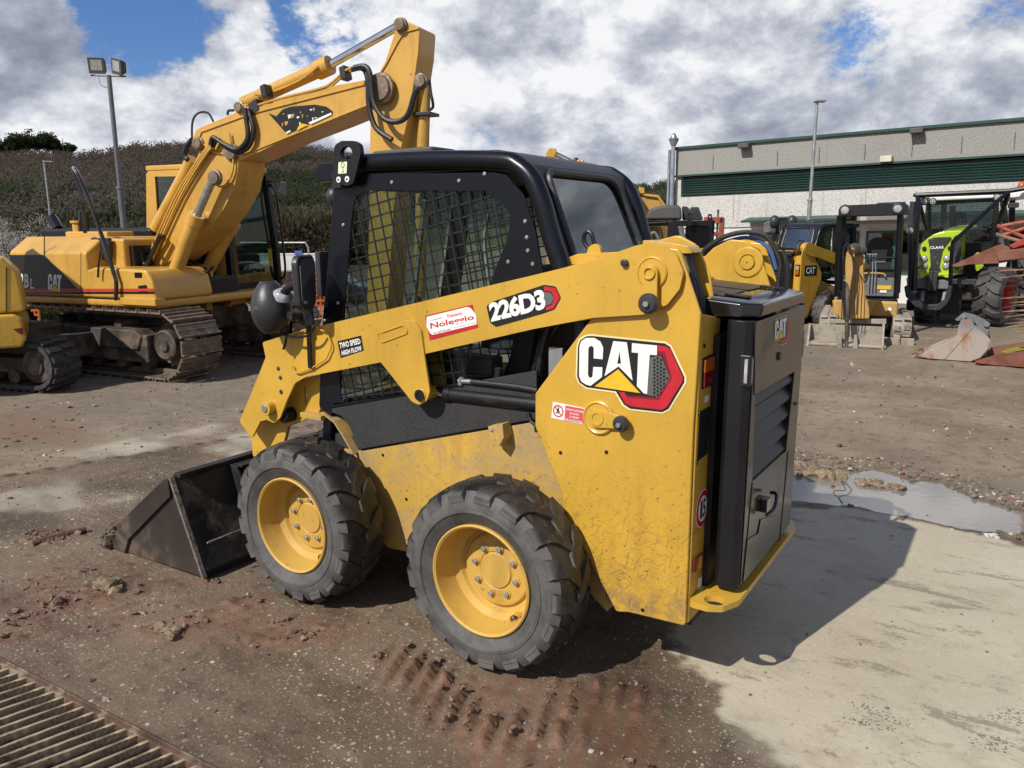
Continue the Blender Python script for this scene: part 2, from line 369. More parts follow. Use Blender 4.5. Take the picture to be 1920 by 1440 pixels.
mat('rust_steel',(.11,.065,.042),.8,.1,.4,8,dirt=(.30,.24,.18),da=.4,ds=5,bump=.3,bs=30)
mat('white',(.78,.78,.76),.4,0,.04); mat('decal_black',(.012,.012,.013),.35,0,.1); mat('decal_red',(.50,.018,.03),.35,0,.12,12)
mat('decal_darkred',(.22,.01,.02),.35); mat('decal_grey',(.11,.11,.11),.4); mat('decal_cream',(.80,.70,.40),.4)
mat('decal_yellow',(.72,.45,.03),.35,0,.1,10); mat('decal_green',(.05,.32,.04),.4); mat('decal_pink',(.62,.08,.10),.4); mat('decal_lime',(.70,.75,.50),.4)
mat('lens_red',(.16,.008,.008),.12,coat=.8); mat('lens_orange',(.45,.10,.01),.12,coat=.8); mat('lens_clear',(.45,.46,.47),.12,.3,.2,30,coat=.8)
mat('green_trim',(.012,.055,.042),.45,0,.15,2); mat('green_slat',(.06,.165,.14),.5,0,.12,1)
mat('red_iron',(.27,.055,.03),.6,0,.3,8,dirt=(.16,.09,.06),da=.35,ds=6,bump=.2); mat('red_brown',(.17,.055,.032),.62,0,.3,6,dirt=(.20,.10,.065),da=.5,ds=3,bump=.15)
mat('red_bright',(.36,.03,.022),.4,0,.2,8,dirt=(.17,.09,.06),da=.15,ds=6)
mat('lime',(.40,.56,.02),.3,0,.06,3,coat=.5,dirt=(.25,.25,.1),da=.05)
mat('muddy_steel',(.24,.22,.19),.8,.1,.3,10,dirt=(.36,.31,.24),da=.7,ds=7,bump=.5,bs=40)
mat('seat_black',(.012,.012,.014),.6); mat('interior',(.03,.032,.036),.7); mat('interior_grey',(.14,.145,.15),.6)
mat('white_wall',(.60,.60,.57),.7,0,.08,2); mat('cream',(.55,.52,.40),.5,0,.1,3); mat('blue_car',(.04,.09,.22),.25,0,.1,coat=.8)
mat('tine_brown',(.20,.11,.065),.65,.1,.4,12,dirt=(.32,.22,.13),da=.4,ds=9); mat('orange_net',(.50,.10,.02),.6,0,.2,4)
mat('tree_bark',(.07,.055,.045),.9,0,.3,20,bump=.4)
def glass(name,tint=(.5,.56,.56),fac=.72,rough=.02):
    m=bpy.data.materials.new(name); m.use_nodes=True; t=NT(m.node_tree); t.n.clear()
    tr=t.N('BsdfTransparent'); tr.inputs[0].default_value=(*tint,1)
    gl=t.N('BsdfGlossy'); gl.inputs['Roughness'].default_value=rough; gl.inputs['Color'].default_value=(.9,.95,.95,1)
    lw=t.N('LayerWeight'); lw.inputs[0].default_value=.12
    f=t.M('ADD',t.M('MULTIPLY',lw.outputs['Fresnel'],.9),1-fac,clamp=True)
    mx=t.N('MixShader'); t.set(mx.inputs[0],f); t.l.new(tr.outputs[0],mx.inputs[1]); t.l.new(gl.outputs[0],mx.inputs[2])
    o=t.N('OutputMaterial'); t.l.new(mx.outputs[0],o.inputs[0]); MT[name]=m; return m
glass('glass_cab',(.60,.66,.65),.95); glass('glass_rear',(.50,.55,.54),.80,.03); glass('glass_dark',(.10,.12,.12),.90); glass('glass_side',(.80,.86,.82),.985,.08)
# ================================================================== THE SKID STEER LOADER
H=Fr((0,0,0),0)
SK=H.empty('skid_steer_loader','yellow and black skid steer loader with a black bucket, nearest machine in the yard','skid steer loader')
hp=lambda pts,y: H.P(pts,'y',y)
YV=Vector((0,1,0)); XV=Vector((1,0,0)); ZV=Vector((0,0,1))
RT,WBX=.369,1.025
def make_tyre(mb,cx,ys,R=RT,yo=.755,w=.245,nl=17,lug=.0155,rim=.218,sgn=1):
    ax=Vector((0,sgn,0)); c=Vector((cx,0,R)); k=R-lug
    mid=yo-w/2; h=w/2
    P=[(rim-.006,-h+.03),(rim+.012,-h+.012),(rim+.045,-h+.001),(k-.055,-h-.002),(k-.03,-h+.006),(k-.006,-h+.022),(k,-h+.045),(k+.004,0)]
    P=P+[(r,-hh) for r,hh in reversed(P[:-1])]
    prof=[(r,mid+hh) for r,hh in P]
    # raised ring lines on the outer sidewall
    i=[j for j,(r,hh) in enumerate(P) if hh>0 and abs(r-(k-.055))<1e-6][0]
    prof[i+1:i+1]=[(k-.075,mid+h+.0025),(k-.078,mid+h+.0055),(k-.084,mid+h+.0055),(k-.087,mid+h+.002)]
    mb.lathe(prof,c,ax,72,0,closed=False); 
    # drop the two cap faces
    for _ in range(2): mb.f.pop(); mb.m.pop()
    e1=Vector((1,0,0)); e2=Vector((0,0,1))
    for side in(1,-1):
        for q in range(nl):
            t0=2*math.pi*(q+(.5 if side<0 else 0))/nl
            secs=[(-.10,-.05,k-.01,R),(.18,.03,k-.01,R),(.48,.13,k-.01,R-.002),(.74,.175,k-.012,R-.006),(.92,.19,k-.02,R-.016),(1.0,.20,k-.035,k-.014),(1.005,.205,k-.06,k-.046)]
            ring=[]
            for (u,to,rb,rt) in secs:
                dw=.112 if u<.5 else .116; y=sgn*(mid+side*u*h)
                if u>=1: 
                    y=sgn*(mid+side*(h+ (.0015 if rt>k-.03 else -.002)))
                for (r_,tt) in ((rb,-dw),(rt,-dw+.02),(rt,dw-.02),(rb,dw)):
                    a=t0-sgn*(to+tt)*1.0
                    ring.append(c+e1*(r_*math.cos(a))+e2*(r_*math.sin(a))+Vector((0,y,0)))
            fs=[]; n=len(secs)
            for a_ in range(n-1):
                for b_ in range(4):
                    c_=(b_+1)%4; fs.append((a_*4+b_,a_*4+c_,(a_+1)*4+c_,(a_+1)*4+b_))
            fs+=[(0,1,2,3),((n-1)*4+3,(n-1)*4+2,(n-1)*4+1,(n-1)*4)]
            mb.add(ring,fs,0)
def wheel(cx,sgn,parent):
    e=bpy.data.objects.new('wheel',None); col.objects.link(e); e.parent=parent
    mb=MB(); make_tyre(mb,cx,None,sgn=sgn); mb.build('tyre',MT['rubber_side'] if False else TY,e,ang=38,flip=False)
    S=lambda y:sgn*y
    rb=MB(); prof=[(.212,.755-.245+.02),(.219,.735),(.2195,.744),(.214,.748),(.206,.742),(.203,.72),(.199,.685),(.190,.650),(.178,.638),(.168,.632),(.160,.616),(.152,.614),(.147,.622),(.140,.628),(.122,.630),(.078,.631),(.073,.627),(.069,.631),(.067,.635),(.010,.636)]
    rb.lathe([(r,y) for r,y in prof],(cx,0,RT),(0,sgn,0),64)
    rb.build('rim',MT['yellow_rim'],e,ang=30)
    hb=MB()
    for k in range(8):
        a=2*math.pi*(k+.28)/8; c=Vector((cx+.096*math.cos(a),sgn*.631,RT+.096*math.sin(a)))
        hb.lathe([(.0165,-.004),(.0165,.004),(.013,.005)],c,(0,sgn,0),16,1)
        hb.lathe([(.0115,.004),(.0115,.014),(.009,.016)],c,(0,sgn,0),6,0)
    hb.build('wheel_nuts',[MT['zinc'],MT['yellow_rim']],e,ang=30)
    vb=MB(); a=math.radians(232 if sgn>0 else 300)
    for (rr,yy) in ((.186,.652),):
        c=Vector((cx+rr*math.cos(a),sgn*yy,RT+rr*math.sin(a))); u=Vector((math.cos(a),0,math.sin(a))); w=Vector((-math.sin(a),0,math.cos(a)))
        pts=[c+w*(.024*math.cos(t))-u*(.02*math.sin(t)-.004) for t in [math.pi*i/8 for i in range(9)]]
        for p,q in zip(pts[:-1],pts[1:]): vb.beam(p+Vector((0,sgn*.014,0)),q+Vector((0,sgn*.014,0)),.002,.03,up=(0,1,0))
        vb.cyl(c-u*.0+Vector((0,sgn*.0,0)),c+Vector((0,sgn*.022,0))-u*.006,.004,8,mi=1)
        vb.cyl(c+Vector((0,sgn*.02,0))-u*.006,c+Vector((0,sgn*.03,0))-u*.007,.006,8,mi=1)
    vb.build('valve_guard',[MT['yellow_rim'],MT['chrome']],e)
# tyre material with dusty sidewall and muddy lugs
def tyre_mat():
    m=bpy.data.materials.new('tyre_rubber'); m.use_nodes=True; t=NT(m.node_tree); b=t.n['Principled BSDF']; co=t.N('TexCoord').outputs['Object']
    nz=t.N('NewGeometry').outputs['Normal']; ny=t.M('ABSOLUTE',t.N('SeparateXYZ',ins={0:nz}).outputs[1])
    side=t.ss(ny,.5,.9); n=t.noise(co,8,8,.7)
    cs=t.mix(t.ss(n,.30,.62),(.045,.045,.046),(.105,.10,.094)); ct=t.mix(t.ss(n,.42,.64),(.010,.010,.011),(.045,.038,.032))
    c=t.mix(side,ct,cs); mud=t.ss(t.noise(co,22,6,.7),.585,.66,0.,.8); c=t.mix(t.M('MULTIPLY',mud,t.mixf(side,1.,.12)),c,(.12,.075,.05))
    t.set(b.inputs['Base Color'],c); t.set(b.inputs['Roughness'],t.mixf(side,.5,.72))
    bp=t.N('Bump'); t.set(bp.inputs['Height'],t.noise(co,120,4,.6)); bp.inputs['Strength'].default_value=.3; bp.inputs['Distance'].default_value=.004; t.l.new(bp.outputs[0],b.inputs['Normal'])
    return m
TY=tyre_mat()
for cx in (0,WBX):
    for s_ in (1,-1): wheel(cx,s_,SK)
# --- chassis
b=MB(); b.prism(hp([(672,846),(800,825),(1005,790),(1060,795),(1120,1000),(1138,1148),(1105,1112),(1000,1085),(770,1036),(728,1028),(700,1000),(600,960),(560,850),(560,830)],.44),(0,-.88,0)); b.build('chassis',MT['yellow_dusty'],SK,bevel=.004)
b=MB(); b.box(-.70,.95,-.40,.40,.24,.66)      # engine and driveline block under the deck
b.box(-.74,-.30,-.36,.36,.34,1.30); b.box(-.3,-.16,-.40,.40,.6,1.22); b.build('engine_bay',MT['black_satin'],SK)
b=MB(); b.cyl((0,-.52,RT),(0,.60,RT),.07,20); b.cyl((WBX,-.6,RT),(WBX,.60,RT),.07,20); b.build('axle',MT['yellow_dusty'],SK)
b=MB(); b.prism(hp([(598,766),(760,738),(1006,695),(1006,786),(672,843),(655,800),(640,780)],.452),(0,-.02,0)); b.build('side_panel',MT['black_dusty'],SK,bevel=.003)
b=MB(); q=hp([(914,800),(942,795),(945,820),(936,838),(920,822)],.50); b.prism(q,(0,-.06,0)); b.cyl(H.pick(922,806,'y',.505),H.pick(922,806,'y',.49),.008,8,mi=1); b.build('side_lug',[MT['yellow_dusty'],MT['zinc']],SK,bevel=.003)
# small screws and holes on the chassis plate
b=MB()
for p in ((718,853),(762,936),(764,1024)): c=H.pick(*p,'y',.441); b.lathe([(.007,0),(.007,.002),(.003,.003)],c,(0,1,0),10)
b.build('chassis_screws',MT['black_satin'],SK)
# --- towers (both sides)
TWP=[(1112,592),(1160,520),(1190,470),(1245,463),(1274,467),(1314,588),(1300,800),(1285,1175),(1180,1149),(1155,1148),(1053,950),(1053,925),(1003,800),(1003,738)]
tw=hp(TWP,.50)
def mir(pts,s_): return [Vector((p.x,p.y*s_,p.z)) for p in pts]
for s_ in (1,-1):
    b=MB(); outer=rounded(mir(tw,s_),.015,3); b.prism(outer,(0,-.014*s_,0))
    x0=-.718; 
    b.prism(mir([Vector((x0,.486,.29)),Vector((x0,.29,.29)),Vector((x0,.29,1.352)),Vector((x0,.486,1.386))],s_),(.012,0,0))   # rear web
    inn=[Vector((x,.30,z)) for x,z in ((-.25,1.0),(-.28,1.30),(-.33,1.50),(-.42,1.60),(-.56,1.635),(-.63,1.60),(-.68,1.50),(-.706,1.36),(-.706,.30),(-.25,.30))]
    if s_<0: inn=[Vector((x,.36,z)) for x,z in ((-.10,1.0),(-.14,1.46),(-.30,1.50),(-.40,1.515),(-.46,1.575),(-.53,1.61),(-.60,1.605),(-.66,1.55),(-.735,1.35),(-.735,.30),(-.10,.30))]
    b.prism(rounded(mir(inn,s_),.05,4),(0,.012*s_,0))
    b.build('tower',MT['yellow_tower'],SK,bevel=.006,seg=3)
# cross member between the towers, bumper plate with tow eyes
b=MB(); bp_=[(-.72,.50),(-.79,.50),(-.835,.475),(-.868,.40),(-.868,-.40),(-.835,-.475),(-.79,-.50),(-.72,-.50)]
hl=[[Vector((-.797+.038*math.cos(t),s_*.447+.035*math.sin(t),.385)) for t in [2*math.pi*i/20 for i in range(20)]] for s_ in(1,-1)]
b.prismh(rounded([Vector((x,y,.385)) for x,y in bp_],.02,4),hl,(0,0,-.022)); b.build('bumper_plate',MT['yellow_arm'],SK)
b=MB(); b.box(-.74,-.70,-.30,.30,.30,.36); b.build('bumper_web',MT['yellow_tower'],SK)
# --- lift arms
ARM=[(492,642),(555,622),(612,608),(700,587),(1000,516),(1115,488),(1190,461),(1218,455),(1245,460),(1268,478),(1281,510),(1274,542),(1250,572),(1205,590),(1112,596),(1000,617),(795,664),(710,680),(575,706),(553,718),(537,752),(525,784),(513,793),(500,787),(488,790),(472,822),(449,790),(470,740),(498,670)]
arm=hp(ARM,.52); rr=[.01]+[.02]*25+[.01]*3
arm_t=.10
for s_ in (1,-1):
    b=MB(); A=rounded(mir(arm,s_),[.012]*6+[.03]*10+[.05,.05,.03,.05,.04]+[.012]*6+[.01]*2,3)[:]
    b.prism(A,(0,-.012*s_,0))
    # box beam behind the face plate, leaving out the front plate
    bm_=rounded(mir(hp([(600,614),(1000,519),(1190,463),(1220,458),(1262,478),(1274,512),(1262,552),(1200,586),(1000,614),(790,662),(600,699)],.508),s_),.02,3)
    b.prism(bm_,(0,-.10*s_,0)); b.build('lift_arm',MT['yellow_arm'],SK,bevel=.009,seg=3)
    # cylinder bracket on the arm
    g=rounded(mir(hp([(706,632),(757,600),(775,600),(789,620),(795,664),(806,735),(800,752),(786,760),(772,754),(713,679),(700,655)],.530),s_),[.02,.03,.03,.03,.01,.03,.03,.03,.03,.02,.03],4)
    b=MB(); b.prism(g,(0,-.012*s_,0)); b.prism([p+Vector((0,-.12*s_,0)) for p in g],(0,.012*s_,0))
    c=mir(hp([(787,741)],.535),s_)[0]; b.cyl(c,c-Vector((0,.15*s_,0)),.028,20)
    b.build('arm_bracket',MT['yellow_arm'],SK,bevel=.003)
    b=MB(); b.lathe([(.024,0),(.024,.006),(.012,.006),(.012,.003),(.001,.003)],c,(0,s_,0),20); b.build('pin',MT['black_satin'],SK)
# stamped oval on the arm
b=MB(); o_=[Vector(p) for p in rounded(hp([(706,627),(757,609),(766,624),(715,643)],.5315),.022,6)]
for i in range(len(o_)): b.tube([o_[i],o_[(i+1)%len(o_)]],.0035,6)
o2=rounded(hp([(545,628),(590,612),(614,625),(622,650),(612,672),(585,690),(550,702)],.5325),.03,5)
b.tube(o2,.004,6); b.build('arm_weld',MT['yellow_arm'],SK)
# inner coupler (quick hitch) behind the front plate
for s_ in (1,-1):
    b=MB(); cp=mir(hp([(474,860),(472,815),(490,770),(540,716),(600,702),(605,760),(596,775),(565,790),(540,800),(524,860),(490,845)],.44),s_)
    sl_=mir(ellipse(H.pick(572,742,'y',.44),(.012,0,0),(0,0,.05),14),s_)
    b.prismh(rounded(cp,.015,3),[sl_],(0,-.02*s_,0)); b.build('quick_hitch',MT['yellow_arm'],SK,bevel=.003)
b=MB(); b.box(1.16,1.34,-.44,.44,.34,.52); b.box(1.26,1.40,-.42,.42,.18,.36); b.cyl((1.32,-.5,.78),(1.32,.5,.78),.035,16); b.box(1.1,1.2,-.40,.40,.62,.70); b.build('hitch_frame',MT['black_satin'],SK,bevel=.006)
c=H.pick(505,764,'y',.53)
b=MB(); b.cyl(c-Vector((0,.02,0)),c+Vector((0,.028,0)),.035,24); b.cyl(c+Vector((0,.028,0)),c+Vector((0,.033,0)),.02,20,mi=1); b.build('hitch_pin',[MT['yellow_arm'],MT['zinc']],SK,bevel=.003)
b=MB()
for p in ((522,691),(526,708)): c=H.pick(*p,'y',.52); b.sphere(c,.011,10,6,(1,.5,1))
c=H.pick(527,735,'y',.521); b.lathe([(.012,0),(.011,.001)],c,(0,1,0),14); b.build('arm_bolts',MT['plastic_black'],SK)
# step, fender and small front parts
b=MB(); s0=H.pick(585,778,'y',.46); b.box(s0.x-.09,s0.x+.05,.40,.49,s0.z-.012,s0.z+.012); b.build('step',MT['yellow_dusty'],SK,bevel=.003)
b=MB(); fz=[hp([(608,772)],.45)[0],hp([(632,790)],.45)[0],hp([(648,815)],.45)[0],hp([(668,850)],.45)[0]]
for a_,c_ in zip(fz[:-1],fz[1:]): b.beam(a_-Vector((0,.03,0)),c_-Vector((0,.03,0)),.10,.008,up=(0,0,1))
b.build('fender',MT['yellow_dusty'],SK)
# pivots
def pivot(p,rad,name='pivot_boss'):
    c=H.pick(*p,'y',.520); b=MB(); b.lathe([(rad*1.75,0),(rad*1.75,.006),(rad*1.6,.009),(rad*1.5,.006),(rad,.006),(rad,.012)],c,(0,1,0),32)
    b.build(name,MT['yellow_arm'],SK,ang=25); return c
c1=pivot((1223,511),.030)
b=MB(); c2=H.pick(1221,568,'y',.535); q=[]
for a in range(0,181,20): q.append(c1+Vector((.028*math.cos(R_(a)),.016,.028*math.sin(R_(a)))))
for a in range(180,361,20): q.append(Vector((c2.x+.024*math.cos(R_(a)),.536,c2.z+.024*math.sin(R_(a)))))
b.prism(q,(0,.010,0)); b.lathe([(.022,0),(.022,.006),(.014,.006),(.014,-.004),(.001,-.004)],c1+Vector((0,.027,0)),(0,1,0),20); b.build('pin_keeper',MT['yellow_arm'],SK,bevel=.002)
b=MB(); b.lathe([(.031,0),(.034,.006),(.034,.018),(.026,.026),(.012,.028)],Vector((c2.x,.546,c2.z)),(0,1,0),24); b.lathe([(.010,0),(.010,.012)],Vector((c2.x,.572,c2.z)),(0,1,0),6,1); b.build('rubber_bumper',[MT['plastic_black'],MT['zinc']],SK)
c1=H.pick(1123,783,'y',.501); b=MB(); b.lathe([(.062,0),(.062,.006),(.056,.010),(.05,.006),(.045,.006)],c1,(0,1,0),32); b.lathe([(.026,.006),(.026,.02),(.018,.02),(.018,.016),(.008,.016),(.001,.014)],c1,(0,1,0),24); b.build('pivot_boss',MT['yellow_arm'],SK,ang=25)
c2=H.pick(1168,793,'y',.515); b=MB(); dxv=(c2-c1).normalized(); up_=Vector((-dxv.z,0,dxv.x)); q=[]
L=(Vector((c2.x,0,c2.z))-Vector((c1.x,0,c1.z))).length; ux=Vector((c2.x-c1.x,0,c2.z-c1.z)).normalized(); uz=Vector((-ux.z,0,ux.x))
for a in range(90,271,20): q.append(Vector((c1.x,.508,c1.z))+ux*(.034*math.cos(R_(a)))+uz*(.034*math.sin(R_(a))))
for a in range(-90,91,20): q.append(Vector((c1.x,.508,c1.z))+ux*(L+.02*math.cos(R_(a)))+uz*(.022*math.sin(R_(a))))
b.prism(q,(0,.010,0)); b.build('pin_keeper',MT['yellow_arm'],SK,bevel=.002)
b=MB(); b.lathe([(.027,0),(.029,.005),(.029,.018),(.024,.025),(.012,.027)],Vector((c2.x,.52,c2.z)),(0,1,0),24); b.lathe([(.009,0),(.009,.012)],Vector((c2.x,.545,c2.z)),(0,1,0),6,1); b.build('rubber_bumper',[MT['plastic_black'],MT['zinc']],SK)
b=MB(); c=H.pick(1172,493,'y',.522); b.lathe([(.013,0),(.013,.01),(.007,.012)],c,(0,1,0),12); b.build('plug',MT['plastic_black'],SK)
b=MB()
for p in ((1051,849),(1137,848),(1205,1144)): c=H.pick(*p,'y',.5005); b.lathe([(.0075,0),(.0072,.0008)],c,(0,1,0),14)
b.build('tower_holes',MT['decal_black'],SK)
# right tower pivot seen from inside
c=H.pick(1402,492,'y',-.36); b=MB(); b.lathe([(.064,-.004),(.064,.002),(.058,.006),(.034,.006),(.034,-.004),(.030,-.004),(.028,.012),(.004,.013),(.003,.005)],c,(0,1,0),32); b.build('pivot_boss',MT['yellow_tower'],SK,ang=25)
# cap plates on the arm root, hose bundle inside the left tower
b=MB(); b.prism(rounded(hp([(1204,450),(1262,456),(1290,462),(1300,476),(1240,474),(1206,462)],.42),.006,2),(0,-.10,0)); b.prism(rounded(hp([(1056,497),(1060,485),(1082,476),(1205,470),(1205,490)],.42),.02,3),(0,-.02,0))
b.prism(rounded(hp([(1098,478),(1103,463),(1115,456),(1124,462),(1128,478)],.41),.02,4),(0,-.02,0)); b.build('arm_cap',MT['yellow_arm'],SK,bevel=.003)
b=MB(); b.tube(hp([(1106,468),(1096,455),(1096,440),(1103,434),(1110,440),(1113,452),(1116,464)],.40),.008,8,5); b.cyl(H.pick(1100,468,'y',.40),H.pick(1122,468,'y',.40),.007,8); b.build('shackle',MT['black_satin'],SK)
b=MB()
for k,(dx,dy,r) in enumerate(((0,0,.014),(8,4,.014),(14,12,.012),(5,14,.012))): b.tube(hp([(1280+dx,470+dy*.3),(1288+dx,500+dy),(1300+dx,540+dy),(1303+dx,575+dy*.5),(1300+dx,640)],.40-.02*k),r,8,5)
b.build('hose_bundle',MT['hose'],SK)
b=MB(); b.tube(hp([(1318,480),(1322,468),(1352,447),(1383,437),(1414,436),(1438,444),(1453,466),(1463,493),(1461,516),(1456,560)],-.37),.0105,10,5)
b.tube(hp([(1466,470),(1475,500),(1474,540)],-.38),.012,8,4); b.build('hydraulic_hose',MT['hose'],SK)
b=MB(); b.tube(hp([(1324,480),(1328,468),(1360,454),(1391,446),(1414,448),(1433,458),(1447,477),(1455,505)],-.395),.008,10,5); b.build('hydraulic_hose',MT['hose_blue'],SK)
# --- lift cylinders
for s_ in (1,-1):
    a=mir(hp([(838,739)],.44),s_)[0]; d=mir(hp([(1012,759)],.44),s_)[0]; e=mir(hp([(788,733)],.44),s_)[0]
    b=MB(); b.cyl(a,d,.031,24); b.cyl(a,a+(d-a).normalized()*.03,.035,24); b.build('lift_cylinder',MT['black_satin'],SK,bevel=.003)
    b=MB(); b.cyl(e,a,.017,16); b.build('cylinder_rod',MT['chrome'],SK)
b=MB(); b.tube(hp([(884,716),(940,722),(985,728),(1008,733)],.455),.012,10,4); b.tube(hp([(985,728),(1000,735),(1003,750)],.45),.01,8,3)
b.tube(hp([(1030,610),(1020,640),(1012,680),(1008,735)],.40),.013,8,4); b.tube(hp([(1050,605),(1035,625),(1015,640),(1000,700),(990,720)],.38),.011,8,4); b.tube(hp([(935,690),(932,740),(930,800)],.41),.016,8,3)
b.tube(hp([(990,775),(996,790),(1004,797),(1006,810)],.46),.008,8,4); b.build('hydraulic_hose',MT['hose'],SK)
b=MB(); b.cyl(H.pick(860,714,'y',.455),H.pick(888,716,'y',.455),.011,8); b.cyl(H.pick(866,708,'y',.455),H.pick(863,722,'y',.455),.012,8); b.box(-.17,-.11,.40,.43,1.10,1.22); b.build('hose_fitting',MT['zinc'],SK,bevel=.002)
# --- rear: corner guards, door, hood, lights
def guard(s_):
    fp=[(-.766,.352),(-.766,.368),(-.783,.380),(-.830,.380),(-.852,.366),(-.852,.352)]
    b=MB(); b.prism([Vector((x,y*s_,.405)) for x,y in fp],(0,0,.952)); b.build('corner_guard',MT['black_satin'],SK,bevel=.006,seg=3)
guard(1); guard(-1)
DX=-.856
dq=lambda pts,x=DX: H.P(pts,'x',x)
door=[Vector((DX,.350,.415)),Vector((DX,-.350,.415)),Vector((DX,-.350,1.352)),Vector((DX,.350,1.352))]
gr=dq([(1416,740),(1490,697),(1474,846),(1411,903)])
b=MB(); b.prismh(rounded(door,.008,2),[gr],(.03,0,0)); b.build('rear_door',MT['door_black'],SK,bevel=.002)
b=MB(); gy0,gy1=min(p.y for p in gr)-.01,max(p.y for p in gr)+.01; gz0,gz1=min(p.z for p in gr)-.01,max(p.z for p in gr)+.01
b.box(DX+.05,DX+.06,gy0,gy1,gz0,gz1)
n=5
for k in range(n):
    z0=gz0+(gz1-gz0)*(k+.05)/n; z1=gz0+(gz1-gz0)*(k+.85)/n; prof=[(DX+.045,z0),(DX+.012,z0+.004),(DX+.006,z0+.018),(DX+.03,z1),(DX+.045,z1)]
    b.prism([Vector((x,gy0,z)) for x,z in prof],(0,gy1-gy0,0))
def perf():
    m=bpy.data.materials.new('perforated_black'); m.use_nodes=True; t=NT(m.node_tree); bb=t.n['Principled BSDF']; co=t.N('TexCoord').outputs['Object']
    v=t.vor(t.map(co,(1,1,1)),150,'F1',0,0.); f=t.ss(v,.25,.4)
    t.set(bb.inputs['Base Color'],t.mix(f,(.003,.003,.003),(.035,.035,.036))); bb.inputs['Roughness'].default_value=.45; return m
b.build('grille',perf(),SK)
b=MB(); b.prism(dq([(1402,1012),(1422,1000),(1427,974),(1456,966),(1452,1018),(1394,1092)],DX-.004),(.003,0,0)); b.build('kick_plate',MT['door_black'],SK)
b=MB()
for a_,c_ in (((1416,603),(1414,740)),((1411,905),(1392,1105)),((1478,846),(1462,1015))):
    b.beam(H.pick(*a_,'x',DX-.001),H.pick(*c_,'x',DX-.001),.004,.003,up=(1,0,0))
b.build('door_seam',MT['decal_black'],SK)
b=MB(); c=H.pick(1435,948,'x',DX-.012); b.box(c.x-.012,c.x+.012,c.y-.025,c.y+.025,c.z-.02,c.z+.03); b.tube([c+Vector((-.01,.025,-.03)),c+Vector((-.035,.01,.0)),c+Vector((-.03,-.03,.04)),c+Vector((-.005,-.04,.04))],.007,8,4); b.build('door_latch',MT['black_gloss'],SK,bevel=.003)
b=MB(); c=H.pick(1461,668,'x',DX-.002); b.lathe([(.016,0),(.016,.004),(.008,.005)],c,(-1,0,0),16); c=H.pick(1492,757,'x',DX-.002); b.lathe([(.008,0),(.008,.004)],c,(-1,0,0),12); b.build('door_lock',MT['plastic_black'],SK)
# work lights on the corners; black boxes stand in for shaded recesses
for s_ in (1,-1):
    b=MB(); b.box(-.8545,-.815,min(.338*s_,.3815*s_),max(.338*s_,.3815*s_),1.135,1.245); b.build('recess_shade_box',MT['decal_black'],SK,bevel=.006)
    b=MB(); q=[Vector((-.845,.383*s_,1.145)),Vector((-.857,.356*s_,1.145)),Vector((-.857,.356*s_,1.235)),Vector((-.845,.383*s_,1.235))]; b.prism(rounded(q,.01,3),(.01,0,0)); b.build('work_light',MT['lens_clear'],SK)
# hood
b=MB(); hx=[(-.44,.335),(-.80,.345),(-.862,.29),(-.862,-.29),(-.80,-.345),(-.44,-.335)]
zz=lambda x:1.405+(x+.86)*.085
top=[Vector((x,y,zz(x))) for x,y in hx]; n_=len(top); lo=[Vector((x*1.0+(.006 if x<-.8 else 0),y*1.02,1.362)) for x,y in hx]
tp2=[Vector((p.x+(.02 if p.x<-.5 else 0),p.y*.94,p.z+.008)) for p in top]
vs=lo+top+tp2; fs=[tuple(range(n_-1,-1,-1)),tuple(range(2*n_,3*n_))]
for r0 in (0,n_):
    fs+=[(r0+i,r0+(i+1)%n_,r0+n_+(i+1)%n_,r0+n_+i) for i in range(n_)]
b.add(vs,fs); b.build('engine_hood',MT['black_gloss'],SK,bevel=.008,seg=3)
b=MB(); zt=lambda x:zz(x)+.0085
for (y0,y1) in ((.02,.27),(-.27,-.02)):
    b.prism([Vector((-.50,y0,zt(-.5))),Vector((-.50,y1,zt(-.5))),Vector((-.72,y1,zt(-.72))),Vector((-.72,y0,zt(-.72)))],(0,0,.003))
b.build('hood_mesh',perf(),SK)
b=MB()
for y in (.22,-.22): b.prism(rounded([Vector((-.71,y-.012,zt(-.7))),Vector((-.71,y+.03,zt(-.7))),Vector((-.80,y+.03,zt(-.8))),Vector((-.80,y-.012,zt(-.8)))],.008,2),(0,0,.008))
b.build('hood_hinge',MT['black_satin'],SK,bevel=.002)
b=MB(); b.box(-.47,-.35,-.355,.355,1.30,1.455); b.build('hood_front_rail',MT['yellow_arm'],SK,bevel=.005)
# tower rear face fittings
TX=-.7185
tq=lambda pts,x=TX: H.P(pts,'x',x)
b=MB(); b.prism(rounded(tq([(1317,672),(1339,662),(1337,720),(1315,731)]),.006,2),(-.002,0,0)); b.build('lamp_pocket',MT['decal_black'],SK)
b=MB(); b.prism(tq([(1319,675),(1337,667),(1336,692),(1318,700)],TX-.002),(-.008,0,0)); b.prism(tq([(1318,700),(1336,692),(1335,717),(1317,727)],TX-.002),(-.008,0,0),1); b.build('tail_light',[MT['lens_orange'],MT['lens_red']],SK,bevel=.003)
b=MB(); b.prism(rounded(tq([(1312,772),(1331,761),(1326,850),(1307,866)]),.01,3),(-.0015,0,0)); b.build('rear_slot',MT['decal_black'],SK)
b=MB()
for p in ((1311,774),(1306,867),(1333,852),(1337,760),(1320,648),(1343,641)): c=H.pick(*p,'x',TX-.001); b.lathe([(.007,0),(.007,.004)],c,(-1,0,0),8)
b.build('slot_screws',MT['black_satin'],SK)
b=MB(); b.prism(tq([(1299,1049),(1317,1035),(1317,1058),(1298,1074)],TX-.001),(-.008,0,0)); b.build('reflector',MT['lens_red'],SK,bevel=.002)
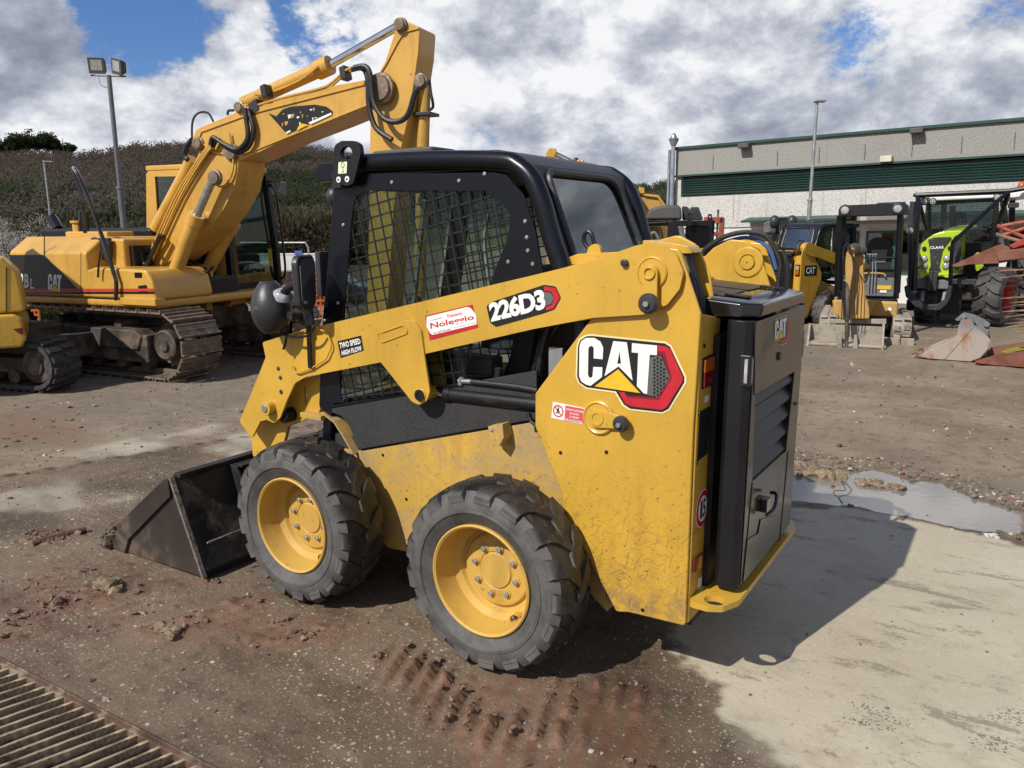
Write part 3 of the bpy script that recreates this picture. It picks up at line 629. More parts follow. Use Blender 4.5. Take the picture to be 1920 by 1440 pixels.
b=MB(); b.prism(tq([(1321,744),(1328,739),(1328,751),(1321,756)],TX-.0005),(-.001,0,0)); b.prism(tq([(1309,1085),(1316,1080),(1315,1099),(1308,1105)],TX-.0005),(-.001,0,0)); b.build('small_label',MT['white'],SK)
c=H.pick(1316.5,953,'x',TX-.001); rz=.068; ry=.042
b=MB(); b.prism(ellipse(c,(0,ry*1.55,0),(0,0,rz*1.02),40),(-.001,0,0),0); b.prism(ellipse(c+Vector((-.001,0,0)),(0,ry*1.47,0),(0,0,rz*.97),40),(-.0008,0,0),1); b.prism(ellipse(c+Vector((-.002,0,0)),(0,ry*1.02,0),(0,0,rz*.68),40),(-.0008,0,0),0)
hy,hz=.027,.034; o=Vector((-.0032,0,0))
for (ch,ya,yb) in (('1',hy,.007),('5',.002,-hy)): put_text(b,ch,[c+o+Vector((0,ya,-hz)),c+o+Vector((0,yb,-hz)),c+o+Vector((0,yb,hz)),c+o+Vector((0,ya,hz))],.03,2)
b.build('speed_limit_disc',[MT['white'],MT['decal_red'],MT['decal_black']],SK,flip=False)
# --- brand mark made of flat shapes
LG=dict(base=[(505,290),(530,225),(600,182),(660,178),(1480,262),(1540,300),(1700,640),(1700,700),(1520,1000),(1450,1035),(1090,995),(1020,950),(930,800),(600,755),(520,700),(495,630)],
 rim=[(487,285),(515,210),(592,165),(662,160),(1486,243),(1553,286),(1722,636),(1722,706),(1535,1015),(1455,1056),(1080,1014),(1005,966),(918,820),(594,776),(505,712),(476,632)],
 C=[(525,290),(545,235),(600,200),(690,200),(760,240),(792,310),(785,440),(685,430),(685,310),(665,290),(640,295),(625,320),(620,610),(635,645),(655,650),(672,630),(680,525),(783,530),(778,640),(650,738),(600,725),(545,690),(520,630)],
 A=[(905,235),(1057,250),(1122,680),(965,520),(805,630)], Ah=[(975,350),(950,490),(992,490)],
 T=[(1115,258),(1398,285),(1395,395),(1315,388),(1285,830),(1250,825),(1170,740),(1185,370),(1112,362)],
 tri=[(960,552),(1208,820),(692,745)],
 red=[(1410,285),(1500,298),(1545,330),(1685,640),(1680,690),(1510,970),(1450,1010),(1110,970),(1040,940),(965,805),(1028,812),(1065,872),(1415,900),(1565,650),(1480,350),(1405,345)],
 red2=[(1405,345),(1480,350),(1565,650),(1415,900),(1065,872),(1045,840),(1080,850),(1400,870),(1540,650),(1455,390),(1400,392)],
 net=[(1320,420),(1440,400),(1540,650),(1400,868),(1285,840)])
def logo(mb,fn,off,full=True,st=.0012):
    """fn maps sheet units to 3D; off = outward unit vector"""
    L=lambda k:[fn(*p) for p in LG[k]]; e=Vector(off)
    if full:
        mb.prism(L('rim'),e*st*.5,0); mb.prism([p+e*st for p in L('base')],e*st*.5,1)
        lv=e*(2*st)
        mb.prism([p+lv for p in L('red')],e*st*.4,2); mb.prism([p+lv for p in L('red2')],e*st*.4,3); mb.prism([p+lv for p in L('net')],e*st*.3,4)
        for i in range(-1,8):
            for j in range(0,14):
                cx=1330+i*36; cy=430+j*41+(20 if i%2 else 0)
                pts=[(cx+15*math.cos(a),cy+17*math.sin(a)) for a in [math.pi/3*k for k in range(6)]]
                # inside the mesh field?
                if all((x-1320)>0 and x<1540-abs(cy-650)*.42 and cy<868 and cy>415 for x,_ in pts): mb.prism([fn(*p)+lv+e*st*.35 for p in pts],e*st*.2,1)
    lv=e*(3*st)
    mb.prism([p+lv for p in L('C')],e*st*.4,5); mb.prismh([p+lv for p in L('A')],[[p+lv for p in L('Ah')]],e*st*.4,5); mb.prism([p+lv for p in L('T')],e*st*.4,5); mb.prism([p+lv for p in L('tri')],e*st*.4,6)
LM=[MT['decal_cream'],MT['decal_black'],MT['decal_red'],MT['decal_darkred'],MT['decal_grey'],MT['white'],MT['decal_yellow']]
b=MB(); logo(b,lambda x,y:H.pick(1000+x/6,600+y/6,'y',.5012),(0,1,0)); b.build('brand_decal',LM,SK,flip=True)
def quadmap(q):
    A,B,C_,D=q
    def f(x,y):
        u=(x-480)/1240; w=(y-160)/890; return (A*(1-u)+B*u)*(1-w)+(D*(1-u)+C_*u)*w
    return f
b=MB(); logo(b,quadmap(H.P([(1451,601),(1481,582),(1480,640),(1450,659)],'x',DX-.001)),(-1,0,0),st=.0009); b.build('brand_decal',LM,SK)
# model number on the arm
AY=.5212
def lettering(name,txt,px,y,mats,bold=.02,back=None,sp=1.,fr=None,ax='y',nrm=(0,1,0),parent=None,st=.0008):
    fr=fr or H; q=fr.P(px,ax,y); b=MB(); n=Vector(nrm)
    if back: put_text(b,txt,q,bold+back,1,n*st,sp)
    put_text(b,txt,q,bold,0,n*(2*st),sp); return b.build(name,mats,parent or SK,flip=False)
q=hp([(912,573),(925,565),(1020,534),(1042,537),(1052,558),(1040,580),(1018,588),(930,613),(919,605)],AY-.0005)
b=MB(); b.prism(rounded(q,.012,3),(0,.0006,0),1); 
b.prism(hp([(1020,537),(1041,540),(1050,558),(1038,578),(1024,582),(1023,576),(1034,572),(1040,559),(1034,547),(1020,545)],AY+.0004),(0,.0005,0),2)
b.prism(hp([(1020,547),(1033,549),(1039,559),(1033,570),(1020,574)],AY+.0004),(0,.0004,0),3)
put_text(b,'226D3',hp([(921,604),(1024,579),(1019,540),(915,568)],AY+.0016),.045,0,(0,0,0),.92)
b.build('model_number',[MT['white'],MT['decal_black'],MT['decal_red'],MT['decal_grey']],SK,flip=False)
# rental sticker
b=MB(); b.prism(hp([(797,592),(886,571),(897,614),(806,638)],AY-.0004),(0,.0008,0),1)
b.prism(rounded(hp([(800,594),(880,574.5),(893,590),(894,608),(808,629),(800,612)],AY+.0006),[.004,.03,.02,.004,.03,.004],4),(0,.0005,0),0)
put_text(b,'Noleggio',hp([(808,620),(890,602),(887,589),(806,606)],AY+.0015),.02,1); put_text(b,'Falsetti',hp([(840,596),(867,590),(865,584),(838,590)],AY+.0015),.01,1)
put_text(b,'www.fabiofalsetti.it',hp([(807,602),(830,596),(830,594),(807,600)],AY+.0015),.0,2); put_text(b,'Tel. 0575 441594',hp([(812,627.5),(845,619.5),(844,615.5),(812,623)],AY+.0015),.0,2)
put_text(b,'Via G. Rossini, 40 - 52041',hp([(851,616),(893,606),(893,604),(851,614)],AY+.0015),.0,3)
b.build('rental_sticker',[MT['white'],MT['decal_red'],MT['decal_black'],MT['decal_grey']],SK,flip=False)
b=MB(); b.prism(hp([(633,640),(677,629),(682,657),(639,671)],AY-.0004),(0,.0008,0),1)
put_text(b,'TWO SPEED',hp([(637,654),(677,644),(674,634),(636,643)],AY+.0008),.03,0); put_text(b,'HIGH FLOW',hp([(641,667),(679,657),(677,648),(640,658)],AY+.0008),.03,0)
b.build('function_sticker',[MT['white'],MT['decal_black']],SK,flip=False)
# warning sticker on the tower
Z=lambda x,y:(1000+x/6,600+y/6)
b=MB(); b.prism(hp([Z(222,918),Z(577,992),Z(562,1175),Z(203,1100)],.5010),(0,.0008,0),0)
b.prism(hp([Z(362,962),Z(572,1000),Z(560,1165),Z(350,1128)],.5020),(0,.0005,0),1)
c=H.pick(*Z(280,1025),'y',.5020); u=H.pick(*Z(340,1037),'y',.5020)-c; w=H.pick(*Z(283,955),'y',.5020)-c
b.prismh(ellipse(c,u,w,28),[ellipse(c,u*.76,w*.76,28)],(0,.0005,0),1)
b.prism([c+u*.62-w*.5,c+u*.5-w*.62,c-u*.62+w*.5,c-u*.5+w*.62],(0,.0006,0),1)
b.prism([c+Vector(u)*x+w*y for x,y in ((-.05,.45),(.15,.5),(.1,.15),(.35,-.1),(.2,-.15),(.02,.0),(.1,-.5),(-.02,-.5),(-.1,-.15),(-.4,-.45),(-.48,-.35),(-.15,.05),(-.15,.25),(-.35,.1),(-.38,.2))],(0,.0007,0),2); b.prism(ellipse(c+w*.62+u*.05,u*.1,w*.1,10),(0,.0007,0),2)
for i,s_ in enumerate(('VIETATO SOSTARE','NEL RAGGIO','DI AZIONE','DELLA MACCHINA')):
    y0=985+i*38+8; ins=0 if i in(0,3) else 45
    put_text(b,s_,hp([Z(368+ins-i*3,y0+20+ins*.16),Z(562-ins-i*3,y0+54-ins*.16),Z(562-ins-i*3,y0+32-ins*.16),Z(368+ins-i*3,y0-2+ins*.16)],.5030),.02,0)
b.build('warning_sticker',[MT['white'],MT['decal_pink'],MT['decal_black']],SK,flip=False)
# ------------------------------------------------------------------ cab
PROF=[(.93,1.925),(.86,1.93),(.45,1.925),(.10,1.905),(.02,1.883),(-.045,1.83),(-.09,1.74),(-.125,1.63),(-.17,1.52),(-.24,1.38),(-.27,1.22)]
YSH=Vector((0,.062,0))      # the cab's right wall sits a little further in
for s_ in (1,-1):
    b=MB(); b.tube([Vector((x,.440*s_+(.062 if s_<0 else 0),z)) for x,z in PROF[1:]],.036,14,4); b.build('cab_tube',MT['black_paint'],SK)
b=MB(); rp=[(.95,1.935),(.90,1.952),(.5,1.962),(.12,1.948),(.03,1.925),(-.035,1.885)]; rp=rp+[(x+.0,z-.03) for x,z in reversed(rp)]
b.prism([Vector((x,.42,z)) for x,z in rp],(0,-.78,0)); b.build('roof',MT['black_satin'],SK,bevel=.006)
b=MB(); b.prism(rounded([Vector((.50,.16,1.962)),Vector((.50,.34,1.962)),Vector((.84,.34,1.958)),Vector((.84,.16,1.958))],.03,4),(0,0,.028)); b.build('roof_hatch',MT['plastic_grey'],SK,bevel=.01,seg=3)
# rear panel with window
P1=Vector((-.035,0,1.885)); P2=Vector((-.205,0,1.46)); dn=(P2-P1); nr=Vector((-dn.z,0,dn.x)).normalized()
if nr.x>0: nr=-nr
fr_=lambda s,y:P1+dn*s+Vector((0,y,0))
outer=[fr_(0,.43),fr_(0,-.37),fr_(1.05,-.37),fr_(1.05,.43)]
win=rounded([fr_(.045,.345),fr_(.045,-.25),fr_(.93,-.30),fr_(.93,.345)],[.05,.11,.05,.05],6)
b=MB(); b.prismh(outer,[win],nr*-.03); b.build('rear_panel',MT['black_satin'],SK,bevel=.004)
b=MB(); b.tube([p+nr*.004 for p in win],.014,8,1,True); b.build('window_seal',MT['plastic_black'],SK)
b=MB(); b.prism([p-nr*.006 for p in win],nr*-.004); b.build('rear_window',MT['glass_rear'],SK)
b=MB(); b.prism([Vector((x,.43,z)) for x,z in ((-.205,1.47),(-.25,1.3),(-.28,1.1),(-.26,1.1),(-.22,1.3),(-.19,1.47))],(0,-.80,0)); b.build('rear_bulkhead',MT['black_satin'],SK)
b=MB(); b.tube([Vector((-.25,-.10,1.47)),Vector((-.30,-.18,1.50)),Vector((-.33,-.30,1.49)),Vector((-.34,-.38,1.46))],.045,12,4); b.build('intake_duct',MT['plastic_black'],SK)
# side screens
SO=[(598,768),(604,612),(627,345),(640,328),(898,318),(948,328),(982,365),(1003,430),(1018,510),(1034,560),(885,602),(870,722)]
SI=[(690,357),(907,358),(935,372),(957,403),(952,447),(930,500),(905,570),(880,650),(868,716),(640,757),(636,700),(643,603),(652,500),(660,400),(667,368)]
def clip_line(poly,p,d):
    ts=[]
    n=len(poly)
    for i in range(n):
        a=poly[i]; c=poly[(i+1)%n]; ex,ez=c[0]-a[0],c[1]-a[1]; den=d[0]*ez-d[1]*ex
        if abs(den)<1e-9: continue
        t=((a[0]-p[0])*ez-(a[1]-p[1])*ex)/den; u=((a[0]-p[0])*d[1]-(a[1]-p[1])*d[0])/den
        if 0<=u<1: ts.append(t)
    return sorted(ts)
for s_ in (1,-1):
    sh=YSH if s_<0 else YSH*0; o_=[p+sh for p in mir(hp(SO,.458),s_)]; i_=[p+sh for p in mir(hp(SI,.458),s_)]
    b=MB(); b.prismh(rounded(o_,.02,3),[rounded(i_,.04,4)],(0,-.006*s_,0)); b.build('side_screen_plate',MT['black_paint'],SK,bevel=.0015)
    b=MB(); p2=[(p.x,p.z) for p in i_]; th=R_(168.5)
    for (dx,dz,px_,pz_,st) in ((math.cos(th),math.sin(th),-math.sin(th),math.cos(th),.0495),(-math.sin(th),math.cos(th),math.cos(th),math.sin(th),.0575)):
        cx,cz=.5,1.35
        for k in range(-30,31):
            p=(cx+px_*st*k,cz+pz_*st*k); ts=clip_line(p2,p,(dx,dz))
            for a_,c_ in zip(ts[::2],ts[1::2]):
                if c_-a_<.01: continue
                b.beam((p[0]+dx*(a_-.01),.4515*s_-(.0 if st>.055 else .004)*s_+sh.y,p[1]+dz*(a_-.01)),(p[0]+dx*(c_+.01),.4515*s_-(.0 if st>.055 else .004)*s_+sh.y,p[1]+dz*(c_+.01)),.004,.0065,up=(-dz,0,dx))
    b.build('side_screen_mesh',MT['decal_black'],SK)
    b=MB(); b.prism([p+Vector((0,-.018*s_,0)) for p in i_],(0,-.003*s_,0)); b.build('side_window',MT['glass_side'],SK)
b=MB()
for p in ((735,342),(861,339),(909,326),(644,422),(634,568),(953,491),(988,445),(990,470),(999,495),(985,415),(609,601)): c=H.pick(*p,'y',.4585); b.lathe([(.008,0),(.008,.003),(.005,.006)],c,(0,1,0),10)
b.build('screen_bolts',MT['zinc'],SK)
# front posts, header, door frame, glass
FT=H.pick(630,335,'y',.45); FB=H.pick(602,640,'y',.45)
for s_ in (1,-1):
    b=MB(); b.beam((FT.x-.02,.425*s_,FT.z+.03),(FB.x-.0,.425*s_,FB.z-.5),.06,.055,up=(1,0,0)); b.build('front_post',MT['black_paint'],SK,bevel=.006)
b=MB(); b.beam((FT.x+.01,.40,1.86),(FT.x+.01,-.40,1.86),.05,.06); b.beam((1.17,.40,.80),(1.17,-.40,.80),.06,.08); b.build('front_frame',MT['black_paint'],SK,bevel=.004)
b=MB(); b.prism([Vector((.93,.40,1.87)),Vector((.93,.40,1.945)),Vector((1.09,.40,1.945)),Vector((1.14,.40,1.905)),Vector((1.11,.40,1.865))],(0,-.80,0)); b.build('front_visor',MT['black_paint'],SK,bevel=.006)
b=MB()
for y in (.34,-.30): c=Vector((1.055,y,1.80)); b.sphere(c,.05,14,8,(.8,1,1)); b.cyl(c+Vector((0,0,.04)),c+Vector((0,0,.07)),.02,8)
b.build('front_work_light',MT['plastic_black'],SK)
b=MB(); b.prism([Vector((.955,.39,1.83)),Vector((.955,-.39,1.83)),Vector((1.165,-.39,.85)),Vector((1.165,.39,.85))],(.004,0,0)); b.build('windscreen',MT['glass_cab'],SK)
EY=.505
b=MB(); ho=rounded(hp([(624,300),(627,272),(640,264),(662,264),(674,270),(676,288),(668,322),(662,344),(650,349),(632,343),(625,335)],EY),[.02,.03,.03,.02,.03,.02,.05,.02,.02,.02,.02],4)
c=H.pick(649,287,'y',EY); b.prismh(ho,[ellipse(c,(.034,0,0),(0,0,.026),20)],(0,-.022,0)); b.beam((.86,.49,1.86),(.95,.45,1.86),.02,.06); b.build('lifting_eye',MT['black_satin'],SK,bevel=.004)
b=MB(); b.prism(rounded(hp([(635,304),(651,303),(650,325),(634,326)],EY+.0005),.004,2),(0,.001,0),0)
q=H.pick; ce=H.pick(642.5,309,'y',EY+.002); b.tube([ce+Vector((.009*math.cos(a),0,.011*math.sin(a))) for a in [2*math.pi*i/12 for i in range(12)]],.0015,5,1,True,1); b.tube(hp([(642.5,312),(642.5,317)],EY+.002)+hp([(644.5,319),(643,323),(640.5,321)],EY+.002),.0015,5,2,mi=1); b.build('hook_sticker',[MT['decal_lime'],MT['decal_green']],SK,flip=False)
b=MB()
for p in ((635.5,337),(651.5,336)): c=H.pick(*p,'y',EY+.0005); b.lathe([(.0125,0),(.0125,.003),(.007,.004)],c,(0,1,0),18,0); b.lathe([(.005,.004),(.004,.006)],c,(0,1,0),6,1)
b.build('eye_bolts',[MT['white'],MT['decal_black']],SK)
# wiper, washer box on the front post
b=MB(); b.box(1.045,1.075,.40,.47,1.36,1.56); b.build('door_hinge_cover',MT['plastic_black'],SK,bevel=.005)
# interior
b=MB(); b.prism(rounded([Vector((x,.24,z)) for x,z in ((.10,1.52),(.02,1.50),(.10,1.02),(.16,.90),(.60,.90),(.62,1.0),(.24,1.04),(.20,1.12))],.04,4),(0,-.48,0)); b.build('seat',MT['seat_black'],SK,bevel=.02,seg=3)
b=MB(); b.box(.2,.70,.27,.36,1.06,1.14); b.box(.2,.70,-.36,-.27,1.06,1.14); b.cyl((.62,.31,1.14),(.64,.31,1.30),.016,10); b.sphere((.64,.31,1.33),.035,10,8,(1,1,1.4)); b.cyl((.62,-.31,1.14),(.64,-.31,1.30),.016,10); b.sphere((.64,-.31,1.33),.035,10,8,(1,1,1.4)); b.build('control_console',MT['interior'],SK,bevel=.01)
b=MB(); b.box(-.2,1.15,-.43,.43,.66,.72); b.build('cab_floor',MT['interior'],SK)
b=MB(); b.box(.05,.90,-.40,.40,1.86,1.90); b.build('headliner',MT['interior'],SK)
b=MB(); b.tube([Vector((.55,.33,1.78)),Vector((.60,.33,1.5)),Vector((.64,.35,1.15))],.012,8,4); b.tube([Vector((.30,-.38,1.85)),Vector((.33,-.38,1.4)),Vector((.4,-.38,1.0))],.02,8,3); b.tube(hp([(915,400),(908,450),(915,520),(918,540)],.43),.010,8,4); b.build('interior_rail',MT['steel'],SK)
# ------------------------------------------------------------------ mirror and headlamp on the arm
LY=.60
lc=H.pick(508,575,'y',LY); ed=(H.pick(547,575,'y',LY)-lc); rx=abs(ed.x)
b=MB(); vw=(lc-CAM).normalized(); side=vw.cross(Vector((0,0,1))).normalized(); 
# lamp shell: an egg with its long axis nearly upright, flat lens facing up and forward
prof=[]
segs=28; rings=16; V0=[]
axd=Vector((.10,.0,1.)).normalized(); u_=Vector((1,0,0))-axd*axd.x; u_.normalize(); w_=axd.cross(u_)
for i in range(rings+1):
    t=i/rings; h_=-.118+.232*t; r_=.098*math.sin(math.pi*(.08+.84*t))**.62*(1-.18*t)
    prof.append((max(r_,.004),h_))
b.lathe(prof,lc,axd,segs); b.build('headlamp_shell',MT['plastic_black'],SK,ang=60)
b=MB(); lt=H.pick(521,539,'y',LY+.02); nrm_=Vector((-.35,.10,.93)).normalized(); b.lathe([(.046,-.03),(.045,.002),(.034,.008),(.018,.011),(.002,.012)],lt-Vector((0,.03,.024)),nrm_,28); b.build('headlamp_lens',MT['lens_clear'],SK,ang=60)
mc=H.pick(577,530,'y',LY); mn=Vector((-.93,-.37,.02)).normalized(); mu=Vector((0,0,1)); mw=mn.cross(mu).normalized()
hgt=abs((H.pick(577,478,'y',LY)-mc).z)
mw2=mw
b=MB(); rim_=rounded([mc+mw2*(.085*x)+mu*(hgt*z) for x,z in ((-1,.75),(-.75,1),(.75,1),(1,.75),(.9,-.8),(.5,-1),(-.5,-1),(-.9,-.8))],.03,3)
mt_=Vector((-.95,.30,.0)).normalized()
b.prism(rim_,mn*-.032); b.build('mirror_housing',MT['plastic_black'],SK,bevel=.009,seg=3)
b=MB(); b.prism([mc+(p-mc)*.86+mn*.003 for p in rim_],mn*.001); b.build('mirror_glass',MT['chrome'],SK)
b=MB(); b.tube([lc+Vector((-.06,0,.03)),(lc+mc)/2+Vector((0,0,.03)),mc+Vector((.02,-.01,-.0))],.018,10,3); b.prism(rounded(hp([(555,575),(573,560),(583,575),(588,610),(570,612),(548,598)],LY-.03),.02,3),(0,-.01,0)); c=H.pick(552,592,'y',LY); b.cyl(c-Vector((0,.03,0)),c+Vector((0,.03,0)),.02,14)
b.beam(H.pick(578,600,'y',.545),H.pick(582,690,'y',.535),.022,.012,up=(0,1,0)); b.tube(hp([(512,618),(540,630),(575,630),(590,612)],.58),.006,6,4); b.tube(hp([(540,610),(536,640),(531,655)],.57),.006,6,4); b.build('lamp_bracket',MT['black_satin'],SK,bevel=.002)
# ------------------------------------------------------------------ bucket
BK=bpy.data.objects.new('bucket',None); col.objects.link(BK); BK.parent=SK
BY=.835
bp=H.P([(383,1084),(241,1046),(199,1036),(203,1018),(222,985),(262,945),(311,898),(320,895)],'y',BY)
z0=min(p.z for p in bp[:3]); 
bp=[Vector((p.x,p.y,max(p.z,0.004))) for p in bp]
for s_ in (1,-1):
    q=mir(bp,s_); b=MB(); b.prism(q,(0,-.02*s_,0)); b.build('side_plate',MT['bucket_side'],BK,bevel=.004)
    e=mir(H.P([(206,1030),(238,1035),(245,1010),(323,930),(319,896),(311,898),(262,945),(222,985)],'y',BY+.002),s_); b=MB(); b.prism([Vector((p.x,p.y,max(.006,p.z))) for p in e],(0,.014*s_,0)); b.build('side_cutter',MT['bucket_side'],BK,bevel=.003)
TOPB=bp[-1]; BOT=bp[0]; TIP=bp[2]
b=MB(); th=.014
pr=[(TOPB.x,TOPB.z),((TOPB.x+BOT.x)/2-.015,(TOPB.z+BOT.z)/2-.05),(BOT.x-.0,BOT.z+.03),(BOT.x+.03,.004),(TIP.x,.004),(TIP.x,.022),(BOT.x+.05,.024),(BOT.x+.02,.05),((TOPB.x+BOT.x)/2+.01,(TOPB.z+BOT.z)/2-.05),(TOPB.x+.02,TOPB.z)]
b.prism([Vector((x,BY-.02,z)) for x,z in pr],(0,-2*BY+.04,0)); b.build('shell',MT['bucket_steel'],BK,bevel=.003)
b=MB(); b.beam((TOPB.x,BY-.03,TOPB.z),(TOPB.x,-BY+.03,TOPB.z),.05,.02); 
for y in (.52,.42,-.42,-.52):
    b.prism([Vector((x,y,z)) for x,z in ((TOPB.x-.01,TOPB.z-.01),(TOPB.x-.07,TOPB.z-.02),(BOT.x-.09,.16),(BOT.x-.05,.05),(BOT.x,.03))],(0,-.016,0))
b.beam((TOPB.x-.05,.50,TOPB.z-.02),(TOPB.x-.05,-.5,TOPB.z-.02),.09,.014); b.build('back_rib',MT['bucket_steel'],BK,bevel=.003)
b=MB(); b.tube([Vector((BOT.x-.004,BY-.03,BOT.z+.17)),Vector((BOT.x-.004,-BY+.03,BOT.z+.17))],.006,6); b.beam(Vector((TOPB.x-.004,BY+.001,TOPB.z)),Vector((BOT.x-.004,BY+.001,BOT.z)),.014,.022,up=(0,1,0))
b.build('edge_weld',MT['worn_edge'],BK)
b=MB()
rr_=random.Random(4)
for i in range(70):
    t=rr_.random(); p=TIP.lerp(bp[4],t)+Vector((rr_.uniform(-.05,.02),rr_.uniform(-.05,.03),rr_.uniform(-.0,.03))); s=rr_.uniform(.012,.03)*(1.3-t); b.sphere(p,s,6,4,(rr_.uniform(.7,1.4),rr_.uniform(.7,1.3),rr_.uniform(.5,1)))
b.build('mud_crust',MT['track_frame'],BK)
# ================================================================== GROUND
def vnoise(x,y,seed=0):
    x=np.asarray(x,float); y=np.asarray(y,float); xi=np.floor(x).astype(np.int64); yi=np.floor(y).astype(np.int64); fx=x-xi; fy=y-yi
    def h(a,b):
        n=(a*374761393+b*668265263+seed*1442695041)&0x7fffffff; n=((n^(n>>13))*1274126177)&0x7fffffff; return ((n^(n>>16))&0xffff)/65535.
    u=fx*fx*(3-2*fx); v=fy*fy*(3-2*fy)
    return (h(xi,yi)*(1-u)+h(xi+1,yi)*u)*(1-v)+(h(xi,yi+1)*(1-u)+h(xi+1,yi+1)*u)*v
def fbm(x,y,o=4,seed=0,g=.5):
    s=0;a=1;t=0
    for i in range(o): s=s+a*vnoise(x*2**i+17*i,y*2**i-9*i,seed+i); t+=a; a*=g
    return s/t
def sstep(v,a,b): t=np.clip((v-a)/(b-a),0,1); return t*t*(3-2*t)
def sdf(X,Y,poly):
    """signed distance to polygon, positive inside"""
    d=np.full(X.shape,1e9); ins=np.zeros(X.shape,bool); n=len(poly)
    for i in range(n):
        ax,ay=poly[i]; bx,by=poly[(i+1)%n]; ex,ey=bx-ax,by-ay; L=ex*ex+ey*ey+1e-12
        t=np.clip(((X-ax)*ex+(Y-ay)*ey)/L,0,1); d=np.minimum(d,(X-ax-t*ex)**2+(Y-ay-t*ey)**2)
        c=((ay>Y)!=(by>Y))&(X<(bx-ax)*(Y-ay)/((by-ay) if abs(by-ay)>1e-9 else 1e-9)+ax); ins^=c
    d=np.sqrt(d); return np.where(ins,d,-d)
G=lambda pts:[tuple(onz(x,y)[:2]) for x,y in pts]
P_CONC=G([(1225,1120),(1262,1250),(1345,1290),(1365,1335),(1430,1375),(1480,1440),(1500,1700),(2400,1700),(2300,1130),(1920,1026),(1800,994),(1690,966),(1600,955),(1480,944),(1380,936),(1250,1000)])
P_PALE=[G(p) for p in ([(-150,940),(60,915),(150,925),(160,945),(90,962),(-150,985)],[(120,862),(230,832),(330,812),(310,835),(200,857),(130,872)],[(385,840),(470,816),(560,800),(560,850),(430,856)],[(300,815),(400,790),(430,795),(340,820)],[(1395,1385),(1440,1400),(1460,1425),(1410,1400)])]
P_RA=G([(-60,1150),(20,1075),(120,1030),(230,1035),(400,1080),(520,1128),(760,1185),(760,1235),(600,1240),(380,1228),(250,1190),(100,1215),(-60,1240)])
P_RB=G([(645,1225),(750,1192),(900,1240),(1090,1258),(1230,1285),(1270,1380),(1300,1560),(880,1560),(800,1405),(740,1335),(680,1290)])
P_RC=G([(20,1012),(60,995),(150,992),(170,1005),(80,1032)])
P_OR=G([(-100,770),(80,765),(190,790),(180,825),(40,835),(-100,850)])
P_PUD=G([(1400,905),(1487,858),(1530,868),(1600,884),(1640,880),(1700,900),(1760,905),(1830,935),(1900,955),(1960,975),(1950,993),(1880,997),(1800,988),(1700,966),(1620,948),(1540,941),(1480,938),(1400,932)])
P_BR=G([(1000,1265),(1260,1180),(1290,1290),(1370,1350),(1450,1420),(1480,1520),(1100,1520),(1000,1400)])
P_DIRT=G([(-3000,900),(0,893),(470,815),(760,770),(1100,800),(1480,860),(1490,936),(1700,962),(1920,1015),(2400,1120),(6000,900),(6000,480),(-3000,480)])
boots=[(G([(1632,1358)])[0],.10,.035,.3),(G([(1650,1338)])[0],.12,.04,-.2),(G([(1900,1345)])[0],.12,.055,.5),(G([(1855,1392)])[0],.08,.05,.4)]
g0=onz(-10,1230); g1=onz(402,1441); gd=(g1-g0).normalized(); gb0=onz(45,1440); gb1=onz(237,1365); gn=(gb1-gb0).normalized()  # grate edge and slat directions
GAP=(onz(345,1425)-onz(32,1262)).length/16
def axis(lo,hi,flo,fhi,st,gr,mx):
    a=[flo]; s=st
    while a[-1]<fhi: a.append(a[-1]+st)
    s=st
    while a[-1]<hi: s=min(s*gr,mx) if True else s; a.append(a[-1]+s)
    b=[flo]; s=st
    while b[-1]>lo: s=min(s*gr,mx); b.append(b[-1]-s)
    return np.array(b[:0:-1]+a)
gx=axis(-2500,2500,-2.3,2.9,.0125,1.055,200); gy=axis(-2500,400,-1.7,2.15,.0125,1.055,200)
GX,GY=np.meshgrid(gx,gy,indexing='ij')
near=(np.hypot(GX-CAM.x,GY-CAM.y)<40)
w1=(fbm(GX*3,GY*3,5,3)-.5); w2=(fbm(GX*14,GY*14,3,8)-.5); w3=fbm(GX*.35,GY*.35,4,5)-.5
conc=sstep(sdf(GX,GY,P_CONC)+w1*.22+w2*.10,-.01,.03)
dirt=sstep(sdf(GX,GY,P_DIRT)+w1*.02,-.01,.015)
pale=np.zeros_like(GX)
for p in P_PALE: pale=np.maximum(pale,sstep(sdf(GX,GY,p)+w1*.9,-.10,.22))
def streak(px0,px1,fa,fl,seed):
    a=onz(*px0); b_=onz(*px1); d=(b_-a).normalized(); s=GX*(-d.y)+GY*d.x; t=GX*d.x+GY*d.y
    return fbm(s*fa+w1*.6,t*fl,3,seed,.6),s,t
sA,_,_=streak((310,1195),(450,1145),26,3.2,21); sB,tb,_=streak((825,1385),(880,1285),24,3.5,33); sC,_,_=streak((715,1280),(780,1210),20,4,35)
zA=sstep(sdf(GX,GY,P_RA)+w1*.25,-.05,.12); zB=sstep(sdf(GX,GY,P_RB)+w1*.22,-.04,.12); zC=sstep(sdf(GX,GY,P_RC)+w1*.1,-.02,.05)
zO=sstep(sdf(GX,GY,P_OR)+w1*.5,-.2,.5)
